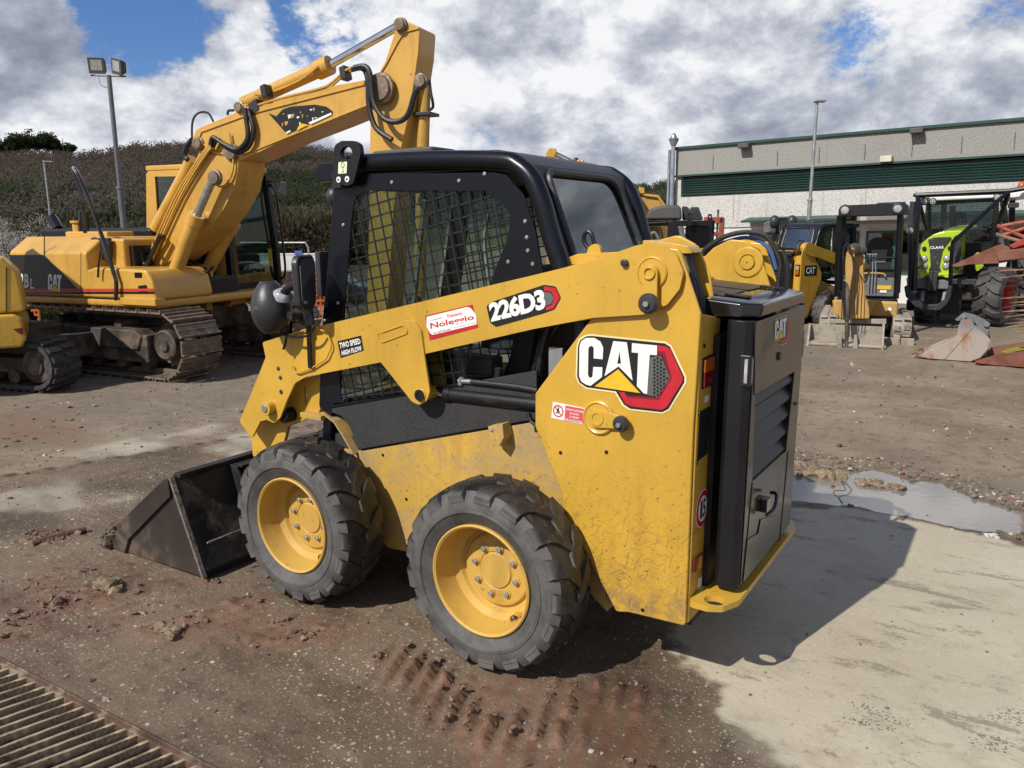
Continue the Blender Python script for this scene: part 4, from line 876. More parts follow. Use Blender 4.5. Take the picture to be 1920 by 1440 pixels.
# tyre lug imprints in the mud beside the rear wheel
ld=(onz(880,1285)-onz(825,1385)).normalized(); lug=.5+.5*np.sin((GX*(-ld.y)+GY*ld.x)*2*math.pi/.078+w1*1.6+w2*.9)
red=np.clip(np.maximum.reduce([zA*sstep(sA,.42,.60)*1.,zB*sstep(.55*sB+.45*lug,.30,.56),zC]),0,1)
film=np.maximum(zA*sstep(fbm(GX*1.3+GY*.8,GY*2.2,4,97),.36,.60),zB*.9)*.5
red=np.maximum(red,film); red=np.maximum(red,zO*.75*sstep(w3,-.2,.1))
pud=sdf(GX,GY,P_PUD)+w2*.05+w1*.07
wet=sstep(sdf(GX,GY,P_BR)+w1*.3,-.1,.25); wet=np.maximum(wet,sstep(pud,-.14,.02))
wet=np.maximum(wet,.6*sstep(fbm(GX*.9,GY*.9,4,41),.52,.66)*(1-dirt))
boot=np.zeros_like(GX)
for (c,la,lb,an) in boots:
    u=(GX-c[0])*math.cos(an)+(GY-c[1])*math.sin(an); v=-(GX-c[0])*math.sin(an)+(GY-c[1])*math.cos(an); boot=np.maximum(boot,1-sstep((u/la)**2+(v/lb)**2+w2*1.2,.6,1.1))
# heights
wh=np.zeros_like(GX)   # calm the ground where wheels, bucket and machines stand
for (x,y,r) in ((0,.63,.30),(WBX,.63,.30),(0,-.63,.3),(WBX,-.63,.3)): wh=np.maximum(wh,1-sstep(np.hypot(GX-x,(GY-y)*1.2),r*.5,r))
bw=((GX>1.55)&(GX<2.5)&(np.abs(GY)<.9)); wh=np.maximum(wh,bw*1.)
Z=(.0022*(fbm(GX*18,GY*18,4,2)-.5)+.004*(fbm(GX*3,GY*3,3,6)-.5))
Z+=zA*(.010*(sstep(sA,.42,.72))+.006*w2*sstep(sA,.4,.6))
rb=zB*sstep(fbm(GX*6,GY*6,3,55),.36,.56)
clod=np.maximum(0,fbm(GX*22,GY*22,4,71)-.48)
Z+=rb*(.026*sstep(lug,.40,.80)*(.55+.9*fbm(GX*7,GY*7,3,58))+.05*clod*sstep(lug,.2,.7))+zC*.02
Z+=zA*sstep(sA,.46,.6)*.06*np.maximum(0,fbm(GX*26,GY*26,4,73)-.54)
Z+=wet*(1-conc)*(1-dirt)*.012*(np.clip(.5+.5*np.sin((GX*gd.x+GY*gd.y)*60+w1*8),0,1))*sstep(fbm(GX*2,GY*2,3,9),.45,.6)*zB
gr_=dirt*(1-conc)
far=sstep(np.hypot(GX-CAM.x,GY-CAM.y),4.5,9)
Z+=gr_*(.018*(fbm(GX*7,GY*7,5,12)-.5)*(.4+far)+.05*far*(fbm(GX*.5,GY*.5,3,14)-.5))
edge=np.exp(-((pud+.12)/.09)**2); Z+=edge*gr_*.022*fbm(GX*30,GY*30,4,91)
Z=Z*(1-.85*wh)
Z-=sstep(pud,-.035,.03)*.024
# joint between slabs
ja=onz(0,893); jb=onz(470,815); jd=(jb-ja).normalized(); js=np.abs((GX-ja.x)*(-jd.y)+(GY-ja.y)*jd.x)
conc=conc*(1-sstep(pud,-.07,-.015)); wet=np.maximum(wet,sstep(pud,-.10,-.03))
joint=(1-sstep(js+w2*.01,.006,.018))*(np.hypot(GX-2,GY+1)<9); Z-=joint*.006
# drainage channel under the grate
gs=(GX-g0.x)*(-gd.y)+(GY-g0.y)*gd.x; cs=(CAM.x-g0.x)*(-gd.y)+(CAM.y-g0.y)*gd.x; sg=1 if ((onz(60,1430)-g0).x*(-gd.y)+(onz(60,1430)-g0).y*gd.x)>0 else -1
gs=gs*sg; gt=(GX-g0.x)*gd.x+(GY-g0.y)*gd.y
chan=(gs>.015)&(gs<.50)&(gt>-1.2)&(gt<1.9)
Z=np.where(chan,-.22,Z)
dep=(GX-CAM.x)*math.cos(YAW)+(GY-CAM.y)*math.sin(YAW)
Z=np.where(np.hypot(GX,GY)>80,0,Z)-1.5*sstep(dep,16.5,27)
nx,ny=GX.shape; idx=np.arange(nx*ny).reshape(nx,ny)
quads=np.stack([idx[:-1,:-1],idx[1:,:-1],idx[1:,1:],idx[:-1,1:]],-1).reshape(-1,4)
me=bpy.data.meshes.new('ground'); me.vertices.add(nx*ny); me.vertices.foreach_set('co',np.stack([GX,GY,Z],-1).astype(np.float32).ravel())
me.loops.add(len(quads)*4); me.loops.foreach_set('vertex_index',quads.astype(np.int32).ravel()); me.polygons.add(len(quads)); me.polygons.foreach_set('loop_start',np.arange(0,len(quads)*4,4,dtype=np.int32)); me.polygons.foreach_set('use_smooth',np.ones(len(quads),bool)); me.update()
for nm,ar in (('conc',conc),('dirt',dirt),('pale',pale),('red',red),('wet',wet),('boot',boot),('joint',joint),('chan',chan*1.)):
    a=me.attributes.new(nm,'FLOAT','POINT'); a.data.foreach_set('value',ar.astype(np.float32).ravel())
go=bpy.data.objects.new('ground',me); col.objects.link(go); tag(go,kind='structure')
def ground_mat():
    m=bpy.data.materials.new('ground_surface'); m.use_nodes=True; t=NT(m.node_tree); b=t.n['Principled BSDF']
    A=lambda n:t.N('Attribute',attribute_name=n).outputs['Fac']
    co=t.N('TexCoord').outputs['Object']
    nb=t.noise(co,1.3,6,.6); nm=t.noise(co,9,8,.65); nf=t.noise(co,60,6,.7); nff=t.noise(co,260,3,.6); nst=t.noise(t.map(co,(1,3.2,1),(0,0,.9)),2.2,7,.65,.4)
    # slab: brown washed concrete with exposed pebbles
    slab=t.mix(t.ss(nb,.3,.7),(.105,.072,.044),(.190,.136,.086)); slab=t.mix(t.ss(nf,.35,.7,0.,.6),slab,(.21,.165,.115)); slab=t.mix(t.ss(nm,.52,.68,0.,.6),slab,(.055,.038,.025))
    def pebbles(scale,thr,rad):
        v=t.N('TexVoronoi',feature='F1',ins={0:t.VM('ADD',co,t.VM('MULTIPLY',t.noise(co,scale*.6,2,.5,col=True),(.006,.006,.0)))}); v.inputs['Scale'].default_value=scale
        cs=t.N('SeparateColor',ins={0:v.outputs['Color']}); on=t.ss(cs.outputs[0],thr,thr+.02); f=t.M('MULTIPLY',on,t.ss(v.outputs['Distance'],rad,rad*.6))
        return f,t.ramp(cs.outputs[1],[(0,(.13,.10,.07)),(.3,(.27,.21,.14)),(.65,(.40,.35,.27)),(1,(.60,.56,.48))])
    clus=t.ss(t.noise(co,1.1,4,.6),.42,.58)
    f1,c1_=pebbles(44,.66,.36); f2,c2_=pebbles(95,.58,.40); f3,c3_=pebbles(27,.88,.30)
    k=t.mixf(clus,.35,1.)
    slab=t.mix(t.M('MULTIPLY',f2,k),slab,c2_); slab=t.mix(t.M('MULTIPLY',f1,k),slab,c1_); slab=t.mix(f3,slab,c3_)
    # pale concrete
    cc=t.mix(t.ss(nb,.3,.7),(.38,.33,.235),(.51,.455,.34)); cc=t.mix(t.ss(t.noise(co,2.6,7,.7),.46,.64,0.,.55),cc,(.29,.24,.165)); cc=t.mix(t.ss(nf,.52,.70,0.,.45),cc,(.56,.52,.43)); cc=t.mix(t.ss(nff,.60,.70,0.,.35),cc,(.17,.145,.11)); 
    cc=t.mix(t.ss(nm,.60,.68,0.,.5),cc,(.24,.205,.15)); st=t.ss(t.M('ADD',t.M('MULTIPLY',nst,.75),t.M('MULTIPLY',nf,.25)),.555,.60,0.,.75); cc=t.mix(t.M('MULTIPLY',st,.8),cc,(.15,.12,.085)); cc=t.mix(t.ss(t.noise(co,34,5,.7),.60,.68,0.,.6),cc,(.19,.155,.11))
    cc=t.mix(t.M('MULTIPLY',A('boot'),t.ss(t.vor(t.VM('ADD',co,t.VM('MULTIPLY',t.noise(co,40,2,.5,col=True),(.012,.012,0.))),85),.42,.33,0.,.8)),cc,(.13,.10,.072))
    # dirt and gravel yard
    dd=t.mix(t.ss(nb,.3,.7),(.165,.122,.078),(.275,.215,.142)); dd=t.mix(t.ss(t.noise(co,.25,5,.6),.42,.6,0.,.55),dd,(.165,.142,.115)); dd=t.mix(t.ss(nm,.50,.66,0.,.65),dd,(.11,.085,.06)); dd=t.mix(t.ss(nf,.60,.70,0.,.6),dd,(.36,.31,.24))
    fg,cg=pebbles(45,.80,.30); dd=t.mix(t.M('MULTIPLY',fg,.8),dd,cg); dd=t.mix(t.M('MULTIPLY',t.ss(nff,.66,.72),.8),dd,(.40,.37,.32))
    c=t.mix(A('dirt'),slab,dd); c=t.mix(A('conc'),c,cc); c=t.mix(t.M('MULTIPLY',A('pale'),t.ss(nm,.25,.5,.5,1.)),c,(.38,.34,.26))
    rc=t.mix(t.ss(nm,.3,.7),(.135,.070,.042),(.225,.130,.082)); rc=t.mix(t.ss(nf,.56,.68,0.,.7),rc,(.07,.035,.025)); c=t.mix(t.M('MULTIPLY',A('red'),t.ss(nf,.2,.42,.6,1.)),c,rc)
    wv=t.M('MULTIPLY',A('wet'),t.mixf(A('conc'),1.,.0)); c=t.mix(t.M('MULTIPLY',wv,.55),c,t.mix(1.,c,(.42,.40,.38),'MULTIPLY'))
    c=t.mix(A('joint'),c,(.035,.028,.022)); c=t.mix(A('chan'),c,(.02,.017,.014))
    t.set(b.inputs['Base Color'],c)
    wl=t.ss(t.noise(t.map(co,(1,2.6,1),(0,0,.5)),.9,5,.6),.46,.60); wl=t.M('MULTIPLY',wl,t.M('SUBTRACT',1.,t.M('MAXIMUM',A('dirt'),A('conc')))); t.set(b.inputs['Base Color'],t.mix(t.M('MULTIPLY',wl,.45),c,t.mix(1.,c,(.45,.42,.40),'MULTIPLY'))); r=t.mixf(t.M('MAXIMUM',wv,wl),.82,.42); t.set(b.inputs['Roughness'],t.M('ADD',r,t.M('MULTIPLY',t.M('SUBTRACT',nm,.5),.3),clamp=True))
    bp=t.N('Bump'); hh=t.M('ADD',t.M('MULTIPLY',nf,.6),t.M('ADD',t.M('MULTIPLY',nff,.25),t.M('ADD',t.M('MULTIPLY',f1,.25),t.M('MULTIPLY',nm,.9)))); t.set(bp.inputs['Height'],hh); t.set(bp.inputs['Strength'],t.mixf(A('conc'),.75,.35)); bp.inputs['Distance'].default_value=.010; t.l.new(bp.outputs[0],b.inputs['Normal'])
    return m
me.materials.append(ground_mat())
# puddle
b=MB(); b.add([(x,y,-.008) for x,y in G([(1380,930),(1400,890),(1487,848),(1650,870),(1800,905),(1990,965),(1990,1010),(1880,1002),(1700,974),(1540,948),(1460,944)])],[tuple(range(11))]); po=b.build('puddle',None or MT['white'],None,flip=False)
def water_mat():
    m=bpy.data.materials.new('puddle_water'); m.use_nodes=True; t=NT(m.node_tree); bb=t.n['Principled BSDF']; co=t.N('TexCoord').outputs['Object']
    bb.inputs['Base Color'].default_value=(.21,.19,.165,1); bb.inputs['Roughness'].default_value=.04; bb.inputs['Specular IOR Level'].default_value=.9; bb.inputs['IOR'].default_value=1.6
    bp=t.N('Bump'); t.set(bp.inputs['Height'],t.noise(co,14,2,.5)); bp.inputs['Strength'].default_value=.05; bp.inputs['Distance'].default_value=.01; t.l.new(bp.outputs[0],bb.inputs['Normal']); return m
po.data.materials[0]=water_mat(); tag(po,kind='structure')
for p in po.data.polygons: p.flip() if p.normal.z<0 else None
# ---- loose stuff: stones and mud clods
ICO=None
def blob_mesh(nv=0):
    bm=bmesh.new(); bmesh.ops.create_icosphere(bm,subdivisions=1,radius=1); v=np.array([x.co[:] for x in bm.verts]); f=np.array([[q.index for q in p.verts] for p in bm.faces]); bm.free(); return v,f
def scatter(name,pts,sizes,matl,flat=(.5,.9),jit=.28,seed=1,kind='stuff',lift=.25):
    v,f=blob_mesh(); r=np.random.default_rng(seed); n=len(pts)
    V=np.repeat(v[None],n,0)*(1+r.normal(0,jit,(n,len(v),1)).clip(-.45,.6)); sc3=np.stack([r.uniform(.7,1.3,n),r.uniform(.7,1.3,n),r.uniform(*flat,n)],-1)[:,None,:]*np.asarray(sizes)[:,None,None]
    V=V*sc3; a=r.uniform(0,6.28,n); c,s_=np.cos(a)[:,None],np.sin(a)[:,None]; X=V[...,0]*c-V[...,1]*s_; Y=V[...,0]*s_+V[...,1]*c; V=np.stack([X,Y,V[...,2]],-1)+np.asarray(pts)[:,None,:]; V[...,2]+=(sc3[:,0,2]*lift)[:,None]
    F=(f[None]+ (np.arange(n)*len(v))[:,None,None]).reshape(-1,3)
    me=bpy.data.meshes.new(name); me.from_pydata(V.reshape(-1,3).tolist(),[],F.tolist()); me.materials.append(matl); 
    at_=me.attributes.new('tint','FLOAT','POINT'); at_.data.foreach_set('value',np.repeat(r.uniform(0,1,n),len(v)).astype(np.float32)); o=bpy.data.objects.new(name,me); col.objects.link(o); tag(o,kind=kind); return o
def tint_mat(name,ramp,rough=.85):
    m=bpy.data.materials.new(name); m.use_nodes=True; t=NT(m.node_tree); b=t.n['Principled BSDF']; a=t.N('Attribute',attribute_name='tint').outputs['Fac']; c=t.ramp(a,ramp); n=t.noise(t.N('TexCoord').outputs['Object'],60,4,.6)
    t.set(b.inputs['Base Color'],t.mix(t.ss(n,.35,.65),c,t.mix(1.,c,(.6,.6,.6),'MULTIPLY'))); b.inputs['Roughness'].default_value=rough; return m
def zat(x,y):
    i=np.clip(np.searchsorted(gx,x)-1,0,nx-2); j=np.clip(np.searchsorted(gy,y)-1,0,ny-2); return Z[i,j],i,j
r=np.random.default_rng(5)
def pxpts(n,x0,x1,y0,y1,rr):
    px=rr.uniform(x0,x1,n); py=rr.uniform(y0,y1,n); P=[onz(a,c) for a,c in zip(px,py)]; return np.array([p[:] for p in P])
P=pxpts(5200,-60,1980,660,1440,r); z,i,j=zat(P[:,0],P[:,1]); ok=(z>-.1)&(pud[i,j]<0)
keep=ok&((dirt[i,j]>.5)|(r.uniform(0,1,len(P))<.30))&~((conc[i,j]>.5)&(r.uniform(0,1,len(P))<.85)); P=P[keep]; P[:,2]=z[keep]; d=np.hypot(P[:,0]-CAM.x,P[:,1]-CAM.y)
scatter('gravel',P,np.clip(r.lognormal(-5.5,.45,len(P)),.002,.014)*np.clip(d/3.5,.7,2.2),tint_mat('gravel',[(0,(.06,.05,.04)),(.45,(.17,.135,.10)),(.8,(.30,.26,.21)),(1,(.55,.53,.48))]),seed=2)
# gravelly bank round the puddle
a=r.uniform(0,1,1500); idn=np.argwhere((pud>-.30)&(pud<-.02)&(dirt>.5)&(GX>-4)&(GX<1)); sel=idn[r.integers(0,len(idn),1500)]; P=np.stack([GX[sel[:,0],sel[:,1]]+r.normal(0,.01,1500),GY[sel[:,0],sel[:,1]]+r.normal(0,.01,1500),Z[sel[:,0],sel[:,1]]],-1)
scatter('bank_gravel',P,np.clip(r.lognormal(-5.1,.5,1500),.003,.018),tint_mat('bank_gravel',[(0,(.07,.055,.04)),(.5,(.19,.15,.10)),(.9,(.30,.24,.17)),(1,(.6,.58,.54))]),seed=3)
# mud clods
idn=np.argwhere((red>.55)&(np.abs(GX)<3)&((zA+zB+zC)>.4)&(wh<.4)&(Z>.008)); sel=idn[r.integers(0,len(idn),1100)]; P=np.stack([GX[sel[:,0],sel[:,1]],GY[sel[:,0],sel[:,1]],Z[sel[:,0],sel[:,1]]],-1)
clus=fbm(P[:,0]*9,P[:,1]*9,3,77)>.50; P=P[clus]
scatter('mud_clods',P,np.clip(r.lognormal(-5.15,.5,len(P)),.002,.015),tint_mat('mud_clods',[(0,(.13,.075,.055)),(.6,(.20,.125,.09)),(1,(.27,.19,.13))],.7),seed=4,jit=.4)
# single bits lying about
def lump(name,px,py,size,matl,label,cat,sc3=(1,1,.6),n=14,seed=0,group=None):
    c=onz(px,py); zz_=float(zat(np.array([c.x]),np.array([c.y]))[0][0]); rr=np.random.default_rng(seed); pts=rr.normal(0,size*.45,(n,3))*np.array(sc3); pts[:,2]=np.abs(pts[:,2])*.6
    o=scatter(name,pts,rr.uniform(size*.3,size*.6,n),matl,seed=seed,jit=.3); o.location=(c.x,c.y,max(zz_,-.006)); o['kind']=''; del o['kind']; return tag(o,label,cat,group)
CL=tint_mat('clay',[(0,(.12,.06,.04)),(1,(.20,.11,.075))],.8); CT=tint_mat('clay_tan',[(0,(.17,.12,.075)),(1,(.30,.23,.15))],.85)
lump('clay_clod',205,1105,.07,CT,'pale crumbly clay clod lying left of the bucket shadow, largest clod there','clay clod',(1.9,.6,.5),34,1)
lump('clay_clod',310,1188,.045,CT,'flat flipped clay flake between the drain grate and the bucket','clay clod',(1.6,.6,.5),22,2)
lump('clay_clod',405,1092,.022,CL,'small red clay cube just below the bucket corner','clay clod',(.8,.8,1),8,3)
lump('clay_clod',110,1138,.03,CL,'dark clay clod above the wheel-shaped scuffs at far left','clay clod',(1,1,.7),14,4)
lump('dirt_heap',1520,885,.09,CT,'ochre dirt heap in the puddle behind the loader','dirt heap',(2.2,1.,.25),60,5)
lump('dirt_heap',1640,908,.06,CT,'low brown dirt island in the middle of the puddle','dirt heap',(2.4,.8,.2),40,6)
BR=tint_mat('brick',[(0,(.42,.10,.045)),(1,(.55,.17,.08))],.8); WS=tint_mat('white_stone',[(0,(.5,.48,.44)),(1,(.68,.66,.62))],.8)
for i,(x,y,s_,lb) in enumerate(((1699,884,.03,'orange brick chip on the bank above the puddle middle'),(1562,910,.02,'orange brick chip sitting in the puddle water'),(1887,934,.022,'orange brick chip on the bank near the right picture edge'),(1740,964,.014,'tiny orange brick chip at the concrete side of the puddle'),(1693,899,.014,'small orange brick sliver below the larger chip on the bank'))): lump('brick_chip',x,y,s_*.8,BR,lb,'brick chip',(1,1,.5),4,20+i,'brick chips round the puddle')
for i,(x,y,s_,lb) in enumerate(((1860,1006,.045,'largest white rubble stone at the lower puddle edge'),(1775,892,.02,'white stone on the bank above the puddle'),(1913,942,.022,'white stone beside the right picture edge above the puddle'),(1595,883,.03,'flat white stone at the far edge of the puddle'))): lump('white_stone',x,y,s_*.7,WS,lb,'stone',(1.3,1,.5),7,30+i,'white stones round the puddle')
# clay roll
a=onz(62,1024); c=onz(162,998); b=MB(); b.tube([a+Vector((0,0,.014)),a.lerp(c,.3)+Vector((0,0,.018)),a.lerp(c,.6)+Vector((.004,0,.017)),c+Vector((0,0,.016))],.018,10,6); tag(b.build('clay_roll',CL),'long thin red clay roll squeezed on the ground at far left','clay roll')
# wire in puddle
wc=onz(1580,945); b=MB(); pts=[wc+Vector(v)*.9 for v in ((.0,.0,.0),(.03,-.01,.04),(-.03,0,.075),(-.045,.01,.12),(.02,.0,.16),(-.01,0,.10),(.05,.01,.09),(.06,0,.06),(.01,0,.02),(.0,.02,-.01))]; b.tube(pts,.0022,5,5); tag(b.build('wire_scrap',MT['black_satin']),'tangled black wire scrap standing at the puddle edge','wire')
# ---- drain grate
GR=bpy.data.objects.new('drain_grate',None); col.objects.link(GR); tag(GR,'rusty slatted drain grate let into the ground at bottom left','drain grate')
GR.location=g0; pv=Vector((-gd.y*sg,gd.x*sg,0)); cosn=gn.dot(pv); gnn=-gn if cosn<0 else gn
b=MB(); 
for (o1,o2,zt_) in ((.0,.007,.010),(.007,.022,.003),): 
    b.obox(gd*.35+pv*((o1+o2)/2)+Vector((0,0,zt_-.03)),gd*1.55,pv*((o2-o1)/2),Vector((0,0,.03)))
b.build('frame',MT['rust_steel'],GR,bevel=.002); 
def sheetmat(): return mat('grate_rust',(.44,.34,.22),.7,.35,.35,25,dirt=(.10,.06,.04),da=.5,ds=12,bump=.3,bs=60)
gm=sheetmat(); L_=.62/abs(gnn.dot(pv)); proto=None; off0=(onz(32,1262)-g0).dot(gd)
for k in range(-14,30):
    s0=off0+k*GAP
    if s0<-1.1 or s0>1.75: continue
    if proto is None:
        b=MB(); b.obox(gnn*(L_/2),gnn*(L_/2),gd*.0068,Vector((0,0,.014))); b.obox(gnn*(L_/2)+Vector((0,0,-.035)),gnn*(L_/2),gd*.003,Vector((0,0,.022))); proto=b.build('slat',gm,GR,bevel=.0015); o=proto
    else:
        o=proto.copy(); col.objects.link(o)
    o.parent=GR; o.location=gd*s0+pv*.020+Vector((0,0,-.012)); o.rotation_euler=(random.uniform(-.02,.02),0,random.uniform(-.006,.006))
# ================================================================== HILLS, TREES
RIDGE=[(-900,315),(-300,305),(0,298),(60,294),(110,296),(150,299),(200,290),(260,280),(330,277),(400,280),(480,280),(560,282),(610,288),(680,300),(760,315),(850,330),(950,340),(1050,350),(1130,358),(1200,356),(1240,352),(1262,349),(1350,355),(1600,390),(2200,420),(2900,440)]
def ridge_y(x): return np.interp(x,[p[0] for p in RIDGE],[p[1] for p in RIDGE])
def hill_pt(px,s):
    """px: bearing as seen, s 0..1 up the slope"""
    yr=ridge_y(px); top=ray(px,float(yr)); hz=Vector((top.x,top.y,0)); el=top.z/hz.length; u=hz.normalized()
    d=150+430*s; e=el*(s**.72); return Vector((CAM.x+u.x*d,CAM.y+u.y*d,CAM.z*min(1,s*8)+e*d-1.8*(1-min(1,s*8))))
xs=np.concatenate([np.arange(-900,1400,22),np.arange(1400,2901,60)]); ss_=np.concatenate([[0],np.linspace(.02,1,34),[1.12,1.5]])
vs=[];tn=[]
for x in xs:
    for s_ in ss_:
        p=hill_pt(float(x),min(float(s_),1.)); 
        if s_>1:
            q=hill_pt(float(x),1.); dd_=(Vector((q.x,q.y,0))-Vector((CAM.x,CAM.y,0))).normalized(); p=q+dd_*((s_-1)*430); p.z=q.z*(1-(s_-1)*1.2)
        elif s_>.02: p.z+=(float(fbm(p.x*.02,p.y*.02,3,61))-.5)*6*min(1,s_*3)*(1 if s_<.93 else 0)
        vs.append(p)
n=len(ss_); fs=[(i*n+j,(i+1)*n+j,(i+1)*n+j+1,i*n+j+1) for i in range(len(xs)-1) for j in range(n-1)]
def hill_mat():
    m=bpy.data.materials.new('hillside'); m.use_nodes=True; t=NT(m.node_tree); b=t.n['Principled BSDF']; co=t.N('TexCoord').outputs['Object']; z=t.N('SeparateXYZ',ins={0:co}).outputs[2]
    n1=t.noise(co,.03,5,.6); n2=t.noise(co,.2,6,.65); n3=t.noise(co,1.2,4,.6)
    c=t.mix(t.ss(n2,.35,.65),(.065,.052,.042),(.115,.092,.072)); c=t.mix(t.ss(n1,.5,.6),c,(.055,.058,.035)); low=t.M('MULTIPLY',t.ss(z,22.,8.),t.ss(n1,.40,.5)); c=t.mix(low,c,(.085,.095,.045)); c=t.mix(t.ss(n3,.5,.7,0.,.6),c,(.035,.03,.024))
    t.set(b.inputs['Base Color'],c); b.inputs['Roughness'].default_value=1; b.inputs['Specular IOR Level'].default_value=.1; return m
b=MB(); b.add(vs,fs); ho=b.build('hills',hill_mat(),None,flip=False); tag(ho,kind='structure')
for p in ho.data.polygons[:1]:
    if p.normal.z<0: ho.data.flip_normals()
# leaf-clump builder
def foliage(name,centers,radii,nper,leaf,ramp,parent=None,seed=1,squash=1.,kind=None,twig=False,rough=.9,tints=None):
    r=np.random.default_rng(seed); C=np.repeat(np.asarray(centers,float),nper,0); Rr=np.repeat(np.asarray(radii,float),nper,0); T=np.repeat(r.uniform(0,1,len(centers)) if tints is None else np.asarray(tints,float),nper)
    n=len(C); d=r.normal(0,1,(n,3)); d/=np.linalg.norm(d,axis=1)[:,None]; rad=r.uniform(.35,1.,n)**.5; lump_=1+.25*np.sin(d[:,0]*5+C[:,0])*np.cos(d[:,1]*4+C[:,1])
    P=C+d*(rad*lump_)[:,None]*Rr[:,None]*np.array([1,1,squash]); 
    a=r.normal(0,1,(n,3)); a/=np.linalg.norm(a,axis=1)[:,None]; bb=np.cross(a,r.normal(0,1,(n,3))); bb/=np.linalg.norm(bb,axis=1)[:,None]
    L=np.broadcast_to(np.asarray(leaf,float),(n,)) if np.ndim(leaf)==0 else np.repeat(leaf,nper); sz=(L*r.uniform(.6,1.4,n))[:,None]
    if twig: a=(a+d*1.2+np.array([0,0,.6])); a/=np.linalg.norm(a,axis=1)[:,None]; wv_=.22
    else: wv_=.75
    V=np.stack([P-a*sz,P+bb*sz*wv_,P+a*sz,P-bb*sz*wv_],1).reshape(-1,3); F=np.arange(n*4).reshape(-1,4)
    me=bpy.data.meshes.new(name); me.vertices.add(n*4); me.vertices.foreach_set('co',V.astype(np.float32).ravel()); me.loops.add(n*4); me.loops.foreach_set('vertex_index',F.astype(np.int32).ravel()); me.polygons.add(n); me.polygons.foreach_set('loop_start',np.arange(0,n*4,4,dtype=np.int32)); me.update()
    at_=me.attributes.new('tint','FLOAT','POINT'); at_.data.foreach_set('value',np.repeat(np.clip(T+r.normal(0,.05,n),0,1),4).astype(np.float32))
    me.materials.append(leaf_mat(name,ramp,rough)); o=bpy.data.objects.new(name,me); col.objects.link(o)
    if parent: o.parent=parent
    if kind: o['kind']=kind
    return o
LMAT={}
def leaf_mat(name,ramp,rough):
    k=str(ramp)
    if k in LMAT: return LMAT[k]
    m=bpy.data.materials.new('foliage_'+name); m.use_nodes=True; t=NT(m.node_tree); b=t.n['Principled BSDF']; a=t.N('Attribute',attribute_name='tint').outputs['Fac']; cr=t.ramp(a,ramp); t.n.remove(b); df=t.N('BsdfDiffuse'); t.set(df.inputs[0],cr); tl=t.N('BsdfTranslucent'); t.set(tl.inputs[0],cr); mx=t.N('MixShader'); mx.inputs[0].default_value=.5; t.l.new(df.outputs[0],mx.inputs[1]); t.l.new(tl.outputs[0],mx.inputs[2]); t.l.new(mx.outputs[0],t.n['Material Output'].inputs[0]); LMAT[k]=m; return m
r=np.random.default_rng(77); cs=[];rd=[];ti=[]
for k in range(10500):
    x=r.uniform(-320,720) if r.random()<.80 else (r.uniform(720,1150) if r.random()<.6 else r.uniform(1150,1350)); s_=r.uniform(.05,.99)**.9; 
    p=hill_pt(float(x),float(s_)); v=float(fbm(p.x*.016,p.y*.016,3,88)); v2=float(fbm(x*.012,s_*9,3,90))
    if s_<.42 and v2<.52 and x<640: 
        if r.random()<.72: continue
    R0=r.uniform(1.5,3.3)*(.75+.5*s_)
    green=(v>.53); olive=(s_<.50 and not green)
    t_=(.80+r.uniform(-.08,.12) if green else (.45+r.uniform(-.1,.1) if olive and r.random()<.5 else r.uniform(0,.30)))
    cs.append((p.x,p.y,p.z+R0*.75)); rd.append(R0); ti.append(t_)
WR=[(0,(.118,.098,.078)),(.15,(.130,.108,.084)),(.30,(.145,.118,.091)),(.42,(.105,.108,.076)),(.55,(.125,.132,.10)),(.70,(.07,.08,.046)),(.85,(.056,.068,.036)),(1,(.065,.08,.042))]
foliage('hillside_wood',cs,rd,62,.42,WR,seed=3,squash=1.,kind='stuff',tints=ti)
# ridge trees: each one its own
def tree(name,px,s_,hgt,wid,label,ramp,seed,leaf=.9,n=60,base=None,group=None,cat='tree',twig=False,squash=1.,tr=.12):
    p=hill_pt(px,s_) if base is None else base; r=np.random.default_rng(seed)
    e=bpy.data.objects.new(name,None); col.objects.link(e); e.location=p; tag(e,label,cat,group)
    b=MB(); b.tube([(0,0,-.3),(r.uniform(-.1,.1)*wid*.2,0,hgt*.35),(0,0,hgt*.62)],hgt*.03*tr/.12,7,3,r2=hgt*.012)
    for k in range(9):
        a=r.uniform(0,6.28); b.tube([(0,0,hgt*r.uniform(.2,.5)),(math.cos(a)*wid*.25,math.sin(a)*wid*.25,hgt*.62),(math.cos(a)*wid*.42,math.sin(a)*wid*.42,hgt*r.uniform(.7,.9))],hgt*.010,5,2,r2=hgt*.003)
    b.build('trunk',MT['tree_bark'],e)
    c=[];q=[]
    for k in range(22):
        a=r.uniform(0,6.28); rr=wid*.5*math.sqrt(r.uniform(0,1))*.75; h=hgt*r.uniform(.42,.86); c.append((rr*math.cos(a),rr*math.sin(a),h)); q.append(wid*r.uniform(.12,.24))
    foliage('crown',c,q,n,leaf,ramp,parent=e,seed=seed,squash=squash,twig=twig); return e
DK=[(0,(.03,.042,.022)),(.5,(.05,.068,.034)),(1,(.08,.10,.05))]
for i,(px,w,h,lb) in enumerate(((-20,14,10,'dark round tree on the ridge cut by the left picture edge'),(12,8,7,'small grey green ridge tree at far left'),(43,17,13,'largest dark evergreen tree on the left ridge'),(30,9,8,'dark evergreen bush leaning on the largest ridge tree'),(70,10,9,'dark upright evergreen tree in the left ridge gap'),(88,13,10,'broad dark tree on the ridge left of the spire'),(101,11,8,'low dark tree nearest the spire on the ridge'),(128,9,5,'low tree right of the spire on the ridge'))):
    tree('ridge_tree',px,1.,h*1.2+(2.5 if i>2 else 0),w*1.15,lb,DK,100+i,.6,110,group='dark trees along the left ridge')
